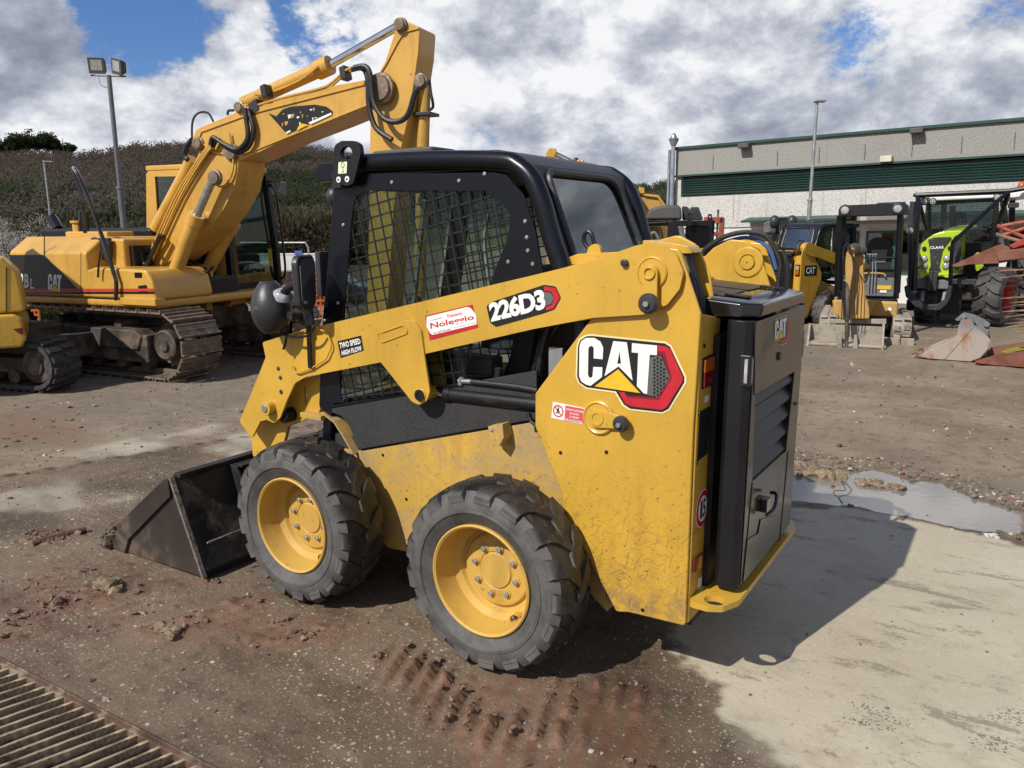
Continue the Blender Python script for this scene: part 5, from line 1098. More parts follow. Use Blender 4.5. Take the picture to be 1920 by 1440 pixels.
b=MB(); p=hill_pt(121,.99); b.tube([Vector((0,0,-.5)),Vector((0,0,3)),Vector((0,0,6.5))],.9,8,1,r2=.25); b.tube([Vector((0,0,6.5)),Vector((0,0,10))],.35,6,r2=.08); so_=b.build('ridge_spire',MT['track_frame']); so_.location=p+Vector((0,0,2.5)); tag(so_,'thin dark pointed monument on the hill ridge','monument')
# farmhouse and shrub tints on the hill
def house(px,py,d,w,lb,wall,seed):
    c=at(px,py,d); f=Fr((c.x,c.y,c.z-2),YAW+math.pi/2+.3); e=f.empty('farmhouse',lb,'house','small houses on the hillside')
    b=MB(); b.box(-w/2,w/2,-2.5,2.5,-3,3.2); b.build('wall',wall,e); b=MB(); b.prism([Vector((-w/2-.3,-2.9,3.1)),Vector((-w/2-.3,2.9,3.1)),Vector((-w/2-.3,0,4.7))],(w+.6,0,0)); b.build('roof',mat('roof_tile'+str(seed),(.26,.10,.06),.9),e)
    b=MB()
    for x in np.linspace(-w*.3,w*.3,3): b.box(x-.5,x+.5,2.5,2.52,.6,1.9)
    for x in np.linspace(-w*.3,w*.3,3): b.box(x-.5,x+.5,-2.52,-2.5,.6,1.9)
    b.build('window',MT['interior'],e)
PK=mat('pink_wall',(.42,.19,.13),.9); house(546,392,300,9,'pink farmhouse among bare trees on the hillside',PK,1)
# blossom tree at far left, hedge and grass behind the excavator
bl=[(0,(.30,.27,.25)),(.4,(.50,.48,.45)),(1,(.70,.69,.67))]
q=at(10,470,34); tree('blossom_tree',0,0,3.9,4.6,'white blossoming tree at the left edge behind the excavator',bl,201,.05,330,base=Vector((q.x,q.y,-1.5)),squash=.8,twig=True)
def mound(name,x0,x1,ybase,d,h,ramp,lb,cat,leaf=.12,n=70,seed=1,kind=None,cnt=60,group=None,twig=True,z0=-1.5):
    a=at(x0,ybase,d); c=at(x1,ybase,d); r=np.random.default_rng(seed); cen=[];rad=[]
    for k in range(cnt):
        t=r.uniform(0,1); p=a.lerp(c,t); hh=h*r.uniform(.4,1.); cen.append((p.x+r.uniform(-.8,.8),p.y+r.uniform(-.8,.8),z0+hh*.5)); rad.append(hh*.55)
    o=foliage(name,cen,rad,n,leaf,ramp,seed=seed,kind=kind,twig=twig); return tag(o,lb,cat,group) if not kind else o
BRN=[(0,(.075,.05,.04)),(.5,(.15,.10,.075)),(1,(.22,.15,.11))]; GRN=[(0,(.05,.07,.02)),(.5,(.10,.13,.04)),(1,(.2,.2,.08))]; BG=[(0,(.045,.04,.028)),(.5,(.09,.08,.05)),(1,(.14,.12,.07))]
mound('brown_hedge',505,640,545,20,1.25,BRN,'clipped reddish brown bare hedge behind the far excavator','hedge',.05,330,11,cnt=60,z0=-.62)
mound('rough_grass',40,300,575,15.5,.22,GRN,None,None,.05,120,12,kind='stuff',cnt=260,z0=0)
mound('bare_thicket',470,660,470,70,5.2,BG,None,None,.35,160,13,kind='stuff',cnt=170)
mound('field_scrub',-200,330,470,95,5.,[(0,(.06,.05,.035)),(.5,(.10,.09,.055)),(1,(.13,.12,.06))],None,None,.4,90,14,kind='stuff',cnt=160)
# ------------------------------------------------------------------ boundary wall, sign, cars, orange net
f=Fr(at(560,520,42).xy.to_3d()+Vector((0,0,-1.5)),YAW-math.pi/2)     # x runs to the right as seen, y away
e=f.empty('boundary_wall','low white panel wall behind the parked cars at the hill foot','wall'); b=MB(); xa=f.pick(400,500,'y',0).x; xb=f.pick(640,500,'y',0).x; zt_=f.pick(560,475,'y',0).z; b.box(xa,xb,0,.15,0,zt_-.06); b.build('panels',MT['white_wall'],e); b=MB(); b.box(xa,xb,-.03,.18,zt_-.06,zt_); b.build('coping',MT['white'],e)
b=MB(); q=f.P([(552,470),(566,470),(566,477),(552,477)],'y',-.1); b.prism(q,(0,.04,0)); b.box(q[0].x+.1,q[0].x+.14,-.06,-.02,0,q[0].z); 
s_=b.build('notice_board',mat('sign_blue',(.06,.12,.42),.5)); s_.matrix_world=f.m; tag(s_,'small blue and white notice board on the white wall','sign')
f2=Fr(at(560,520,40).xy.to_3d()+Vector((0,0,-1.5)),YAW-math.pi/2); b=MB()
gp=[f2.pick(360,455,'y',0),f2.pick(573,455,'y',0)]; b.tube([gp[0],gp[1]],.045,8); b.tube([gp[1]+Vector((0,0,-.0)),gp[1]+Vector((.12,0,-.25)),Vector((gp[1].x+.18,0,0))],.05,8); b.tube([gp[0],Vector((gp[0].x,0,0))],.05,8)
o=b.build('barrier_rail',MT['zinc']); o.matrix_world=f2.m; tag(o,'horizontal grey metal rail on posts in front of the white wall','rail')
def car(px,py,d,L,mt_,lb,yaw=0.):
    q=at(px,py,d); f=Fr((q.x,q.y,-1.5),YAW-math.pi/2+yaw); e=f.empty('parked_car',lb,'car','cars parked by the white wall')
    b=MB(); side=[(-L/2,.35),(-L/2,.85),(-L/2+.25,.98),(-L*.22,1.02),(-L*.10,1.42),(L*.22,1.46),(L*.38,1.05),(L/2-.1,.92),(L/2,.6),(L/2,.35)]
    b.prism([Vector((x,-.85,z)) for x,z in side],(0,1.7,0)); b.build('body',mt_,e,bevel=.06,seg=3)
    for y in (-.86,.86):
        for x in (-L*.3,L*.3): b=MB(); b.cyl((x,y-.1,.32),(x,y+.1,.32),.32,18); b.build('wheel',MT['rubber'],e)
    b=MB()
    for y in (-.865,.85): b.prism([Vector((x,y,z)) for x,z in ((-L*.19,1.05),(-L*.09,1.36),(L*.20,1.40),(L*.33,1.06))],(0,.015,0))
    b.build('side_window',MT['glass_dark'],e)
car(545,510,33,4.2,MT['black_gloss'],'dark parked car left of the mirror, in front of the white wall'); car(592,512,31,4.2,MT['blue_car'],'blue parked car half hidden behind the loader mirror')
def net(name,fr,x0,x1,z1,lb,n=26,parent=None):
    o_=bpy.data.objects.new(name,None); col.objects.link(o_); o_.matrix_world=fr.m; tag(o_,lb,'safety net','orange safety netting')
    b=MB(); m_=int((x1-x0)/.07); 
    for i in range(m_+1):
        x=x0+(x1-x0)*i/m_; b.box(x-.011,x+.011,0,.004,.03,z1)
    k=int(z1/.09)
    for j in range(k+1): z=.04+(z1-.06)*j/k; b.box(x0,x1,-.002,.002,z-.018,z+.018)
    b.build('mesh',MT['orange_net'],o_)
    for x in np.linspace(x0,x1,4): b=MB(); b.cyl((x,.02,0),(x,.02,z1+.08),.02,8); b.build('post',MT['zinc'],o_)
f=Fr(at(600,600,13).xy.to_3d(),YAW-math.pi/2); net('orange_net',f,f.pick(592,560,'y',0).x,f.pick(650,560,'y',0).x,f.pick(600,500,'y',0).z,'orange plastic safety net visible beside the loader cab post')
f=Fr(at(60,600,14.3).xy.to_3d(),YAW-math.pi/2); net('orange_net',f,f.pick(-60,590,'y',0).x,f.pick(72,590,'y',0).x,1.0,'orange plastic safety net low behind the excavator track at left')
# ------------------------------------------------------------------ lamps and flue
def pole(name,px,pytop,d,r0,r1,mtl,lb,cat='street lamp'):
    q=at(px,pytop,d); e=bpy.data.objects.new(name,None); col.objects.link(e); e.matrix_world=Matrix.Translation((q.x,q.y,0))@Matrix.Rotation(YAW-math.pi/2,4,'Z'); tag(e,lb,cat); b=MB(); h=q.z
    b.tube([(0,0,-1.6),(0,0,h*.5)],r0,12); b.tube([(0,0,h*.5),(0,0,h)],r1,12); b.lathe([(r0*1.2,-.03),(r0*1.3,0),(r0*1.2,.03)],(0,0,h*.5),(0,0,1),12); b.build('pole',mtl,e); return e,h
e,h=pole('floodlight_mast',204,141,19,.075,.055,MT['pole_grey'],'tall grey mast with two square floodlights behind the excavator','floodlight mast')
b=MB(); b.tube([(-.45,0,h),(.42,0,h-.03)],.02,8); b.tube([(-.25,0,h),(-.22,.0,h-.22),(-.05,0,h-.3)],.008,6,4); b.build('crossbar',MT['pole_grey'],e)
for (x,z,ry,rz) in ((-.27,.22,0,.2),(.24,.20,.25,-.5)):
    fl=bpy.data.objects.new('floodlight',None); col.objects.link(fl); fl.parent=e; fl.matrix_parent_inverse=Matrix(); fl.location=(x,0,h+z); fl.rotation_euler=(.15,ry,rz)
    b=MB(); b.prism([Vector((-.19,y,z_)) for y,z_ in ((-.05,-.19),(-.05,.19),(.10,.12),(.10,-.12))],(.38,0,0)); b.build('housing',MT['plastic_grey'],fl,bevel=.015); b=MB(); b.box(-.13,.13,-.056,-.05,-.11,.13); b.build('lens',MT['lens_clear'],fl)
e,h=pole('street_lamp',82,302,48,.07,.05,MT['zinc'],'thin pale street lamp with a flat arm, left of the floodlight mast'); b=MB(); b.prism([Vector((x,y,h+z)) for x,y,z in ((-.02,-.12,-.03),(.55,-.14,-.06),(.55,.14,-.06),(-.02,.12,-.03))],(0,0,.05)); b.build('lamp_head',MT['zinc'],e)
e,h=pole('street_lamp',1532,192,19,.055,.04,MT['zinc'],'tall galvanised street lamp in front of the warehouse'); b=MB(); b.prism([Vector((x,y,h+z)) for x,y,z in ((-.08,-.09,0),(.20,-.10,.0),(.20,.10,.0),(-.08,.09,0))],(0,0,.05)); b.build('lamp_head',MT['zinc'],e,bevel=.02)
# ================================================================== WAREHOUSE
D0=34.; c0=at(1264,470,D0)
wx=-(ray(-1090,479).normalized()); wy=Vector((0,0,1)).cross(wx).normalized(); wz=wx.cross(wy)   # the eaves fall about a degree to the left
BW=Fr((c0.x,c0.y,0),0); BW.m=Matrix(((wx.x,wy.x,wz.x,c0.x),(wx.y,wy.y,wz.y,c0.y),(wx.z,wy.z,wz.z,0),(0,0,0,1))); BW.i=BW.m.inverted(); BW.r=BW.i.to_3x3(); BW.c=BW.i@CAM
e=BW.empty('warehouse','grey pebbledash warehouse with green louvre band and green roof trim','warehouse')
XW=BW.pick(1920,400,'y',0).x; XE=XW*1.9
ysgn=1 if BW.c.y<0 else -1                      # wall depth direction away from the camera
zr=BW.pick(1264,281,'y',0).z; zl1=BW.pick(1275,331,'y',0).z; zl0=BW.pick(1275,370,'y',0).z; zc=BW.pick(1420,411,'y',0).z
def pebble(name,base,sc):
    m=bpy.data.materials.new(name); m.use_nodes=True; t=NT(m.node_tree); b=t.n['Principled BSDF']; co=t.N('TexCoord').outputs['Object']
    n=t.noise(co,sc,4,.7); n2=t.noise(co,.4,5,.6); c=t.mix(t.ss(n,.38,.62),tuple(x*.78 for x in base),tuple(min(1,x*1.15) for x in base)); c=t.mix(t.ss(n2,.5,.75,0.,.35),c,tuple(x*.6 for x in base))
    st=t.noise(t.map(co,(2.,2.,.12)),1.5,4,.6); c=t.mix(t.ss(st,.58,.72,0.,.35),c,tuple(x*.55 for x in base))
    t.set(b.inputs['Base Color'],c); b.inputs['Roughness'].default_value=.95; bp=t.N('Bump'); t.set(bp.inputs['Height'],n); bp.inputs['Strength'].default_value=.6; bp.inputs['Distance'].default_value=.03; t.l.new(bp.outputs[0],b.inputs['Normal']); return m
PU=pebble('pebbledash_upper',(.29,.285,.265),22); PL=pebble('pebbledash_lower',(.53,.52,.49),20)
Y=lambda a,b_:(min(a*ysgn,b_*ysgn),max(a*ysgn,b_*ysgn))
b=MB(); y0,y1=Y(0,14); b.box(0,XE,*Y(0,.3),zl1,zr); b.box(0,XE,*Y(13.7,14),-2,zr); b.box(0,.3,*Y(.3,13.7),-2,zr); b.box(XE-.3,XE,*Y(.3,13.7),-2,zr); b.build('upper_wall',PU,e)
b=MB(); b.box(0,XE,*Y(.04,.3),zc-.3,zl0); b.box(0,.25,*Y(.035,.3),zl0,zl1); b.build('lower_wall',PL,e)
b=MB(); b.box(-.1,XE+.1,*Y(-.1,14.1),zr,zr+.10); b.build('roof',MT['green_trim'],e)
b=MB(); b.box(-.02,XE,*Y(-.10,.02),zl1-.02,zl1+.05); b.build('band_cap',MT['green_trim'],e)
b=MB(); b.box(.3,XE,*Y(.26,.29),zl0,zl1-.04); b.build('louvre_back',MT['decal_black'],e)
n=7; proto=None; pitch=(zl1-.30-zl0)/(n-1)
for k in range(n):
    if proto is None:
        b=MB(); q=[(.00,.026),(.03,.034),(.08,-.010),(.05,-.020)]; b.prism([Vector((.3,y*ysgn,z)) for y,z in q],(XE-.3,0,0)); proto=b.build('louvre_slat',MT['green_slat'],e); o=proto
    else: o=proto.copy(); col.objects.link(o); o.parent=e
    o.location=(0,.0,zl0+.10+k*pitch)
# panel joints
b=MB(); 
for x in np.arange(2.6,XE,5.1): b.box(x-.015,x+.015,*Y(.03,.045),zc,zl0); 
b.build('panel_joint',mat('joint',(.33,.32,.30),.9),e)
b=MB(); zcb=zc-.02
b.prism([Vector((BW.pick(1405,410,'y',0).x,y*ysgn,z)) for y,z in ((0.05,zcb+.10),(-1.0,zcb-.04),(-1.0,zcb-.12),(0.05,zcb-.06))],(XE,0,0)); b.build('porch_roof',MT['green_trim'],e)
b=MB(); b.box(0,XE,*Y(.1,.3),-2,zc-.3); b.build('ground_floor_wall',MT['white_wall'],e)
for i,x in enumerate(list(np.arange(3.3,XE-2,2.25))):
    w=bpy.data.objects.new('window',None); col.objects.link(w); w.parent=e
    b=MB(); z0_=.9 if i%4==0 else -.2; z1_=zc-.55
    b.prismh([Vector((x,.08*ysgn,z0_)),Vector((x+2.0,.08*ysgn,z0_)),Vector((x+2.0,.08*ysgn,z1_)),Vector((x,.08*ysgn,z1_))],[[Vector((x+.08+.97*k,.08*ysgn,z0_+.08)),Vector((x+.95+.97*k,.08*ysgn,z0_+.08)),Vector((x+.95+.97*k,.08*ysgn,z1_-.08)),Vector((x+.08+.97*k,.08*ysgn,z1_-.08))] for k in(0,1)],(0,-.06*ysgn,0)); b.build('frame',MT['green_trim'],w)
    b=MB(); b.box(x+.05,x+1.95,*Y(.05,.06),z0_+.05,z1_-.05); b.build('pane',MT['glass_dark'],w); b=MB(); b.box(x+.05,x+1.95,*Y(.094,.098),z0_+.05,z1_-.05); b.build('dark_room',MT['interior'],w)
def wlight(px,py):
    q=BW.pick(px,py,'y',0); b=MB(); b.box(q.x-.22,q.x+.22,*Y(-.40,-.05),q.z-.10,q.z+.08); b.box(q.x-.05,q.x+.05,*Y(-.1,.1),q.z-.02,q.z+.05); b.build('wall_floodlight',MT['plastic_grey'],e,bevel=.03)
wlight(1399,274); wlight(1721,246)
for px in (1337,1457,1535,1620,1708,1800,1898):     # little bird spikes and cables
    q=BW.pick(px,310,'y',0); b=MB(); b.cyl((q.x,-.02*ysgn,zl1+.2),(q.x,-.02*ysgn,zl1+.75),.012,6); b.build('wall_rod',MT['pole_grey'],e)
q=BW.pick(1663,298,'y',0); b=MB(); b.box(q.x-.2,q.x+.2,*Y(-.25,0),q.z-.12,q.z+.10); b.build('junction_box',MT['cream'],e,bevel=.02)
# steel flue in front of the corner
q=at(1260,262,D0-1); e2=bpy.data.objects.new('steel_flue',None); col.objects.link(e2); e2.location=(q.x,q.y,0); tag(e2,'shiny steel chimney flue with a cap standing at the warehouse corner','chimney flue')
FM=mat('flue_steel',(.42,.46,.52),.35,.8,.2,3)
b=MB(); b.cyl((-.08,0,0),(-.08,0,q.z-.25),.09,16); b.cyl((.13,-.1,0),(.13,-.1,q.z-.4),.06,12); b.build('pipe',FM,e2)
b=MB(); b.lathe([(.09,0),(.10,.02),(.20,.25),(.22,.30),(.14,.36),(.12,.42),(.10,.46),(.03,.55)],(-.08,0,q.z-.28),(0,0,1),20); b.build('cap',FM,e2)
# ================================================================== BIG EXCAVATOR
def part(parent,name): o=bpy.data.objects.new(name,None); col.objects.link(o); o.parent=parent; return o
def yprism(fr,pts,y,w,name,mt_,parent,bevel=.01,round_=0,seg=2):
    q=fr.P(pts,'y',y); 
    if round_: q=rounded(q,round_,3)
    b=MB(); b.prism(q,(0,w,0)); return b.build(name,mt_,parent,bevel=bevel,seg=seg)
def loop_pts(L,R,n,sag=0.):
    tot=2*L+2*math.pi*R; out=[]
    for k in range(n):
        s=tot*k/n
        if s<L: out.append((-L+s,-R,0.))
        elif s<L+math.pi*R: a=-math.pi/2+(s-L)/R; out.append((R*math.cos(a),R*math.sin(a),a+math.pi/2))
        elif s<2*L+math.pi*R: t=s-L-math.pi*R; out.append((-t,R-sag*math.sin(math.pi*t/L)*.0,math.pi))
        else: a=math.pi/2+(s-2*L-math.pi*R)/R; out.append((-L+R*math.cos(a),R*math.sin(a),a+math.pi/2))
    return out,tot/n
def steel_track(parent,fr_x,y0,w,L,R,zc,n=42):
    """fr_x: local x of the near wheel centre; y0..y0+w shoe width"""
    tr=part(parent,'track'); pts,pitch=loop_pts(L,R,n); proto=None; s_=1 if w>0 else -1; aw=abs(w)
    for (x,z,a) in pts:
        if proto is None:
            b=MB(); b.box(-pitch*.47,pitch*.47,0,aw,-.028,-.008); b.box(-pitch*.47,-pitch*.36,0,aw,-.055,-.028); b.box(pitch*.30,pitch*.40,0,aw,-.045,-.028); b.box(-pitch*.05,pitch*.02,0,aw,-.040,-.028)
            b.box(-pitch*.5,pitch*.5,aw*.34,aw*.40,-.008,.055); b.box(-pitch*.5,pitch*.5,aw*.60,aw*.66,-.008,.055)
            proto=b.build('track_shoe',MT['track_steel'],tr,bevel=.003,seg=1); o=proto
        else: o=proto.copy(); col.objects.link(o); o.parent=tr
        o.location=(fr_x+x,min(y0,y0+w),zc+z); o.rotation_euler=(0,-a,0)
    b=MB(); ym=y0+w*.5
    b.box(fr_x-L+.15,fr_x-.22,ym-aw*.42,ym+aw*.30,zc-R*.62,zc+R*.30); b.prism([Vector((fr_x-L*.80,ym-aw*.40*s_,z)) for z in ()] or [Vector((x,ym-aw*.47*s_,z)) for x,z in ((fr_x-L*.75,zc-R*.2),(fr_x-.35,zc-R*.2),(fr_x-.28,zc+R*.25),(fr_x-.38,zc+R*.45),(fr_x-L*.72,zc+R*.45))],(0,aw*.7*s_,0)); b.build('track_frame',MT['track_frame'],tr,bevel=.02)
    for x in (0,-L):
        b=MB(); rr=R*.80; N=22; q=[]
        for k in range(N*2): 
            a=math.pi*k/N; r_=rr if k%2 else rr*.90; q.append(Vector((fr_x+x+r_*math.cos(a),ym-.04,zc+r_*math.sin(a))))
        b.prism(q,(0,.08,0)); b.lathe([(R*.50,-.10),(R*.50,-.02),(R*.42,.0),(R*.40,-.01),(R*.22,-.01),(R*.20,.012),(.02,.014)],(fr_x+x,y0+(aw*.14)*s_,zc),(0,-s_,0),24); b.cyl((fr_x+x,ym-aw*.2,zc),(fr_x+x,ym+aw*.2,zc),R*.35,16); b.build('sprocket' if x==0 else 'idler',MT['track_frame'],tr,bevel=.004)
    for k in range(6):
        b=MB(); x=fr_x-L*.86+k*L*.74/5; b.lathe([(.06,-.5*aw*.7),(.095,-.5*aw*.66),(.095,-.1),(.07,-.09),(.07,.09),(.095,.1),(.095,.5*aw*.66),(.06,.5*aw*.7)],(x,ym,zc-R+.14),(0,1,0),14); b.build('roller',MT['track_frame'],tr)
    for k in range(2): b=MB(); b.cyl((fr_x-L*(.3+.4*k),ym-.12,zc+R-.16),(fr_x-L*(.3+.4*k),ym+.12,zc+R-.16),.06,12); b.build('carrier_roller',MT['track_frame'],tr)
YO=MT['yellow_old']
q=at(219,577,8.7); EX=Fr((q.x,q.y,0),math.atan2(-.17,-.985))
XC=EX.empty('excavator','large old yellow tracked excavator with raised two piece boom, behind the loader at left','excavator')
# --- undercarriage
TF=Fr((6.206,-2.025,0),math.atan2(-.12,-.993)); rel=EX.i@TF.m
xc_=TF.pick(297,668,'y',0).x
for yy in (0.0,1.75):
    steel_track(XC,xc_,yy,.56,2.75,.345,.40)
for o in XC.children:
    if o.name.startswith('track'): o.matrix_local=rel
b=MB(); b.box(xc_-2.3,xc_-.5,.5,1.85,.42,.72); b.cyl((xc_-1.4,1.15,.70),(xc_-1.4,1.15,.90),.60,28); o=b.build('undercarriage',MT['track_frame'],XC,bevel=.02); o.matrix_local=rel
# --- house
zb=EX.pick(219,577,'y',0).z; zs=EX.pick(147,474,'y',0).z; zt=EX.pick(147,444,'y',.28).z; zf=EX.pick(213,560,'y',0).z
xa=EX.pick(17,480,'y',0).x; xb=EX.pick(160,470,'y',0).x; xd=EX.pick(238,470,'y',.3).x; xe=EX.pick(292,560,'y',0).x
b=MB(); b.prism([Vector((xa,y,z)) for y,z in ((0,zf),(0,zs),(.24,zt),(2.45,zt),(2.5,zs),(2.5,zf))],(xb-xa,0,0)); b.build('hood',YO,XC,bevel=.03,seg=3)
b=MB(); b.prism([Vector((xb-.02,y,z)) for y,z in ((.26,zf),(.28,zt-.02),(1.3,zt-.02),(1.3,zf))],(xd-xb,0,0)); b.build('side_housing',YO,XC,bevel=.03,seg=3)
b=MB(); b.box(xa+.1,xe,.03,2.5,zb,zf); b.build('base_frame',YO,XC,bevel=.04,seg=3)
b=MB(); z5=EX.pick(220,505,'y',0).z; b.prism([Vector((x,0.0,z)) for x,z in ((xb-.03,zf),(xb-.03,z5-.02),(xb+.12,z5+.02),(xe-.12,z5-.0),(xe-.04,z5-.10),(xe,zf+.05),(xe,zf))],(0,.85,0)); b.build('tool_box',YO,XC,bevel=.03,seg=3)
b=MB(); b.box(EX.pick(228,570,'y',0).x,xe+.02,-.03,.12,EX.pick(250,572,'y',0).z,EX.pick(250,558,'y',0).z); b.build('foot_step',YO,XC,bevel=.01)
b=MB(); b.prism(rounded(EX.P([(252,511),(266,511),(266,521),(252,521)],'y',-.003),.01,2),(0,.01,0)); b.prism(rounded(EX.P([(258,536),(275,534),(277,548),(262,551)],'y',-.003),.02,3),(0,.01,0)); b.build('box_latch',MT['black_satin'],XC)
yprism(EX,[(169,446),(203,446),(204,487),(171,487)],.20,.05,'side_mirror',MT['plastic_black'],XC,.01,.02)
# decals: black wedge, stripes, letters
b=MB(); YP=-.002
b.prism(EX.P([(18,478),(83,478),(150,546),(18,546)],'y',YP),(0,-.001,0),0)
b.prism(EX.P([(18,541.5),(290,541),(289,546),(18,546.5)],'y',YP-.001),(0,-.001,0),1); b.prism(EX.P([(18,547.5),(290,547),(289,551),(18,551)],'y',YP-.001),(0,-.001,0),0)
put_text(b,'312B',EX.P([(22,541),(54,540),(54,513),(22,513)],'y',YP-.003),.03,2); put_text(b,'L',EX.P([(57,541),(64,541),(64,522),(57,522)],'y',YP-.003),.0,2)
def exq(x0,y0,x1,y1):
    Q=EX.P([(x0,y1),(x1,y1),(x1,y0),(x0,y0)],'y',YP-.003)
    def f(x,y): u=(x-505)/(1398-505); w=(830-y)/(830-195); return (Q[0]*(1-u)+Q[1]*u)*(1-w)+(Q[3]*(1-u)+Q[2]*u)*w
    return f
logo(b,lambda x,y:exq(90,514,116,550)(x,y+ (x-520)*-.07),(0,-1,0),full=False,st=.001)
b.build('side_decal',[MT['decal_black'],mat('stripe_red',(.50,.05,.03),.5),MT['white'],MT['white'],MT['white'],MT['white'],MT['decal_yellow']],XC,flip=False)
b=MB(); b.prism(EX.P([(82,443),(84,443),(84,478),(82,478)],'y',-.001),(0,.002,0)); b.prism(EX.P([(151,474),(152,474),(152,552),(151,552)],'y',-.001),(0,.002,0)); b.build('panel_seam',MT['decal_black'],XC)
# top parts
def blk(x0,x1,ytop,y,w,dz,name,mt_,bev=.02):
    a=EX.pick(x0,ytop,'y',y); c=EX.pick(x1,ytop,'y',y); b=MB(); b.box(a.x,c.x,y,y+w,a.z-dz,a.z); return b.build(name,mt_,XC,bevel=bev)
blk(72,282,428,1.1,1.2,.25,'engine_cover',MT['black_satin'],.05); blk(121,200,434,.6,.4,.15,'filler_panel',YO)
b=MB(); a=EX.pick(149,440,'y',.7); b.cyl(a,a+Vector((0,0,.14)),.07,16); b.cyl(a+Vector((0,0,.14)),a+Vector((0,0,.17)),.09,16); b.build('filler_cap',YO,XC,bevel=.006)
b=MB(); b.tube(EX.P([(108,428),(104,420),(96,408)],'y',1.2),.07,14,2); b.build('exhaust_pipe',MT['black_gloss'],XC)
b=MB(); b.tube(EX.P([(217,563),(218,530),(212,508),(187,430),(160,357),(141,318)],'y',-.05)+EX.P([(138,319),(143,335),(155,372),(157,400),(160,437)],'y',.15),.022,8,3); b.tube(EX.P([(184,520),(185,500),(190,470)],'y',-.04),.012,6,3); b.build('handrail',MT['black_gloss'],XC)
b=MB(); b.tube(EX.P([(157,395),(157,440)],'y',.7),.06,8); b.build('air_stack',MT['black_satin'],XC)
b=MB()
for k in range(5): b.tube(EX.P([(240+k*5,500-k*3),(248+k*6,470),(262+k*4,475+k*4),(275,495-k*4),(300+k*2,440)],'y',.45+.05*k),.024,8,5)
b.build('hydraulic_hose',MT['hose'],XC)
b=MB(); b.box(xd-.02,xd+.05,.35,1.3,zf,zt-.1); b.build('bay_shade_panel',MT['decal_black'],XC)  # black panel put in for the shade of the bay behind the boom
b=MB(); b.box(xe-.45,xe-.10,.90,1.40,zb,zb+.30); b.box(xe-.6,xe-.45,.5,1.4,zb+.2,zt-.35); b.build('centre_frame',MT['black_satin'],XC,bevel=.03)
b=MB(); r=random.Random(3)
for k in range(9):
    x=r.uniform(300,345); y=r.uniform(520,550); b.tube(EX.P([(x,y),(x+r.uniform(10,30),y-r.uniform(20,45)),(x+r.uniform(35,60),y-r.uniform(0,30)),(x+r.uniform(50,75),y+r.uniform(-5,12))],'y',.75+.06*k),.017,6,4)
b.build('boom_hoses',MT['hose'],XC)
b=MB()
for k in range(4): b.tube(EX.P([(306+k*3,520+k*4),(312+k*4,502),(322+k*4,496+k*2),(335+k*5,512)],'y',.62+.05*k),.013,6,4); b.tube(EX.P([(365+k*4,512+k*3),(378+k*3,500),(392,503+k*3),(398-k*2,520)],'y',1.0+.04*k),.013,6,4)
b.build('steel_pipes',YO,XC)
for p,yy in (((312,555),.50),((364,558),1.16)):
    c=EX.pick(*p,'y',yy); b=MB(); b.cyl(c+Vector((0,-.07,0)),c+Vector((0,.07,0)),.11,20); b.box(c.x-.10,c.x+.25,c.y-.05,c.y+.05,c.z-.15,c.z+.02); b.build('cylinder_foot',YO,XC,bevel=.01)
# --- boom
BYY=.62; BWD=.42
LB=[(377,277),(448,284),(446,320),(438,357),(419,392),(394,427),(348,468),(312,494),(290,512),(272,512),(262,503),(268,487),(300,430),(345,350)]
yprism(EX,LB,BYY,BWD,'lower_boom',YO,XC,.008,.05)
UB=[(360,261),(368,243),(376,238),(440,212),(446,197),(458,193),(464,205),(560,180),(627,160),(684,150),(700,160),(706,185),(688,198),(665,210),(622,228),(535,262),(475,291),(452,300),(395,292),(366,282)]
yprism(EX,UB,BYY,BWD,'upper_boom',YO,XC,.008,.06)
STK=[(743,45),(752,36),(762,39),(787,51),(784,101),(768,210),(749,291),(738,400),(728,560),(715,650),(688,650),(688,560),(692,400),(693,280),(695,196),(706,145),(722,115),(739,63)]
yprism(EX,STK,BYY+.05,BWD-.10,'stick',YO,XC,.008,.04)
# raised weld outlines on boom faces, pins
def outline(pts,y,r,name='weld_edge',mt_=YO,closed=False): b=MB(); b.tube(EX.P(pts,'y',y),r,6,1,closed); b.build(name,mt_,XC)
outline([(372,262),(378,247),(470,213),(684,158)],BYY-.004,.012); outline([(372,262),(400,286),(452,292),(688,197)],BYY-.004,.010)
outline([(706,148),(724,120),(745,80),(758,60),(786,53)],BYY+.045,.010)
b=MB()
for (x,y,r,yy) in ((448,201,.05,BYY-.01),(371,269,.06,BYY-.02),(433,285,.08,BYY-.02),(712,165,.12,BYY-.02),(750,46,.055,BYY+.02),(788,152,.06,BYY+.0),(402,333,.07,BYY-.16)):
    c=EX.pick(x,y,'y',yy); b=MB(); b.lathe([(r*1.25,.03),(r*1.2,0),(r,-.005),(r*.96,-.03),(r*.5,-.034),(.004,-.034)],c,(0,1,0),24); b.build('pin_boss',MT['track_steel'],XC,ang=25)
def cyl_(a,c,r,name,mt_,y,y2=None,collar=None):
    p=EX.pick(*a,'y',y); q_=EX.pick(*c,'y',y if y2 is None else y2); b=MB(); b.cyl(p,q_,r,20)
    if collar: d=(q_-p).normalized(); b.cyl(q_-d*collar[0],q_+d*.01,r*collar[1],20)
    b.build(name,mt_,XC,bevel=.004)
ym=BYY+BWD/2
cyl_((457,195),(618,122),.075,'stick_cylinder',YO,ym,None,(.16,1.3)); cyl_((618,122),(748,48),.042,'cylinder_rod',MT['chrome'],ym)
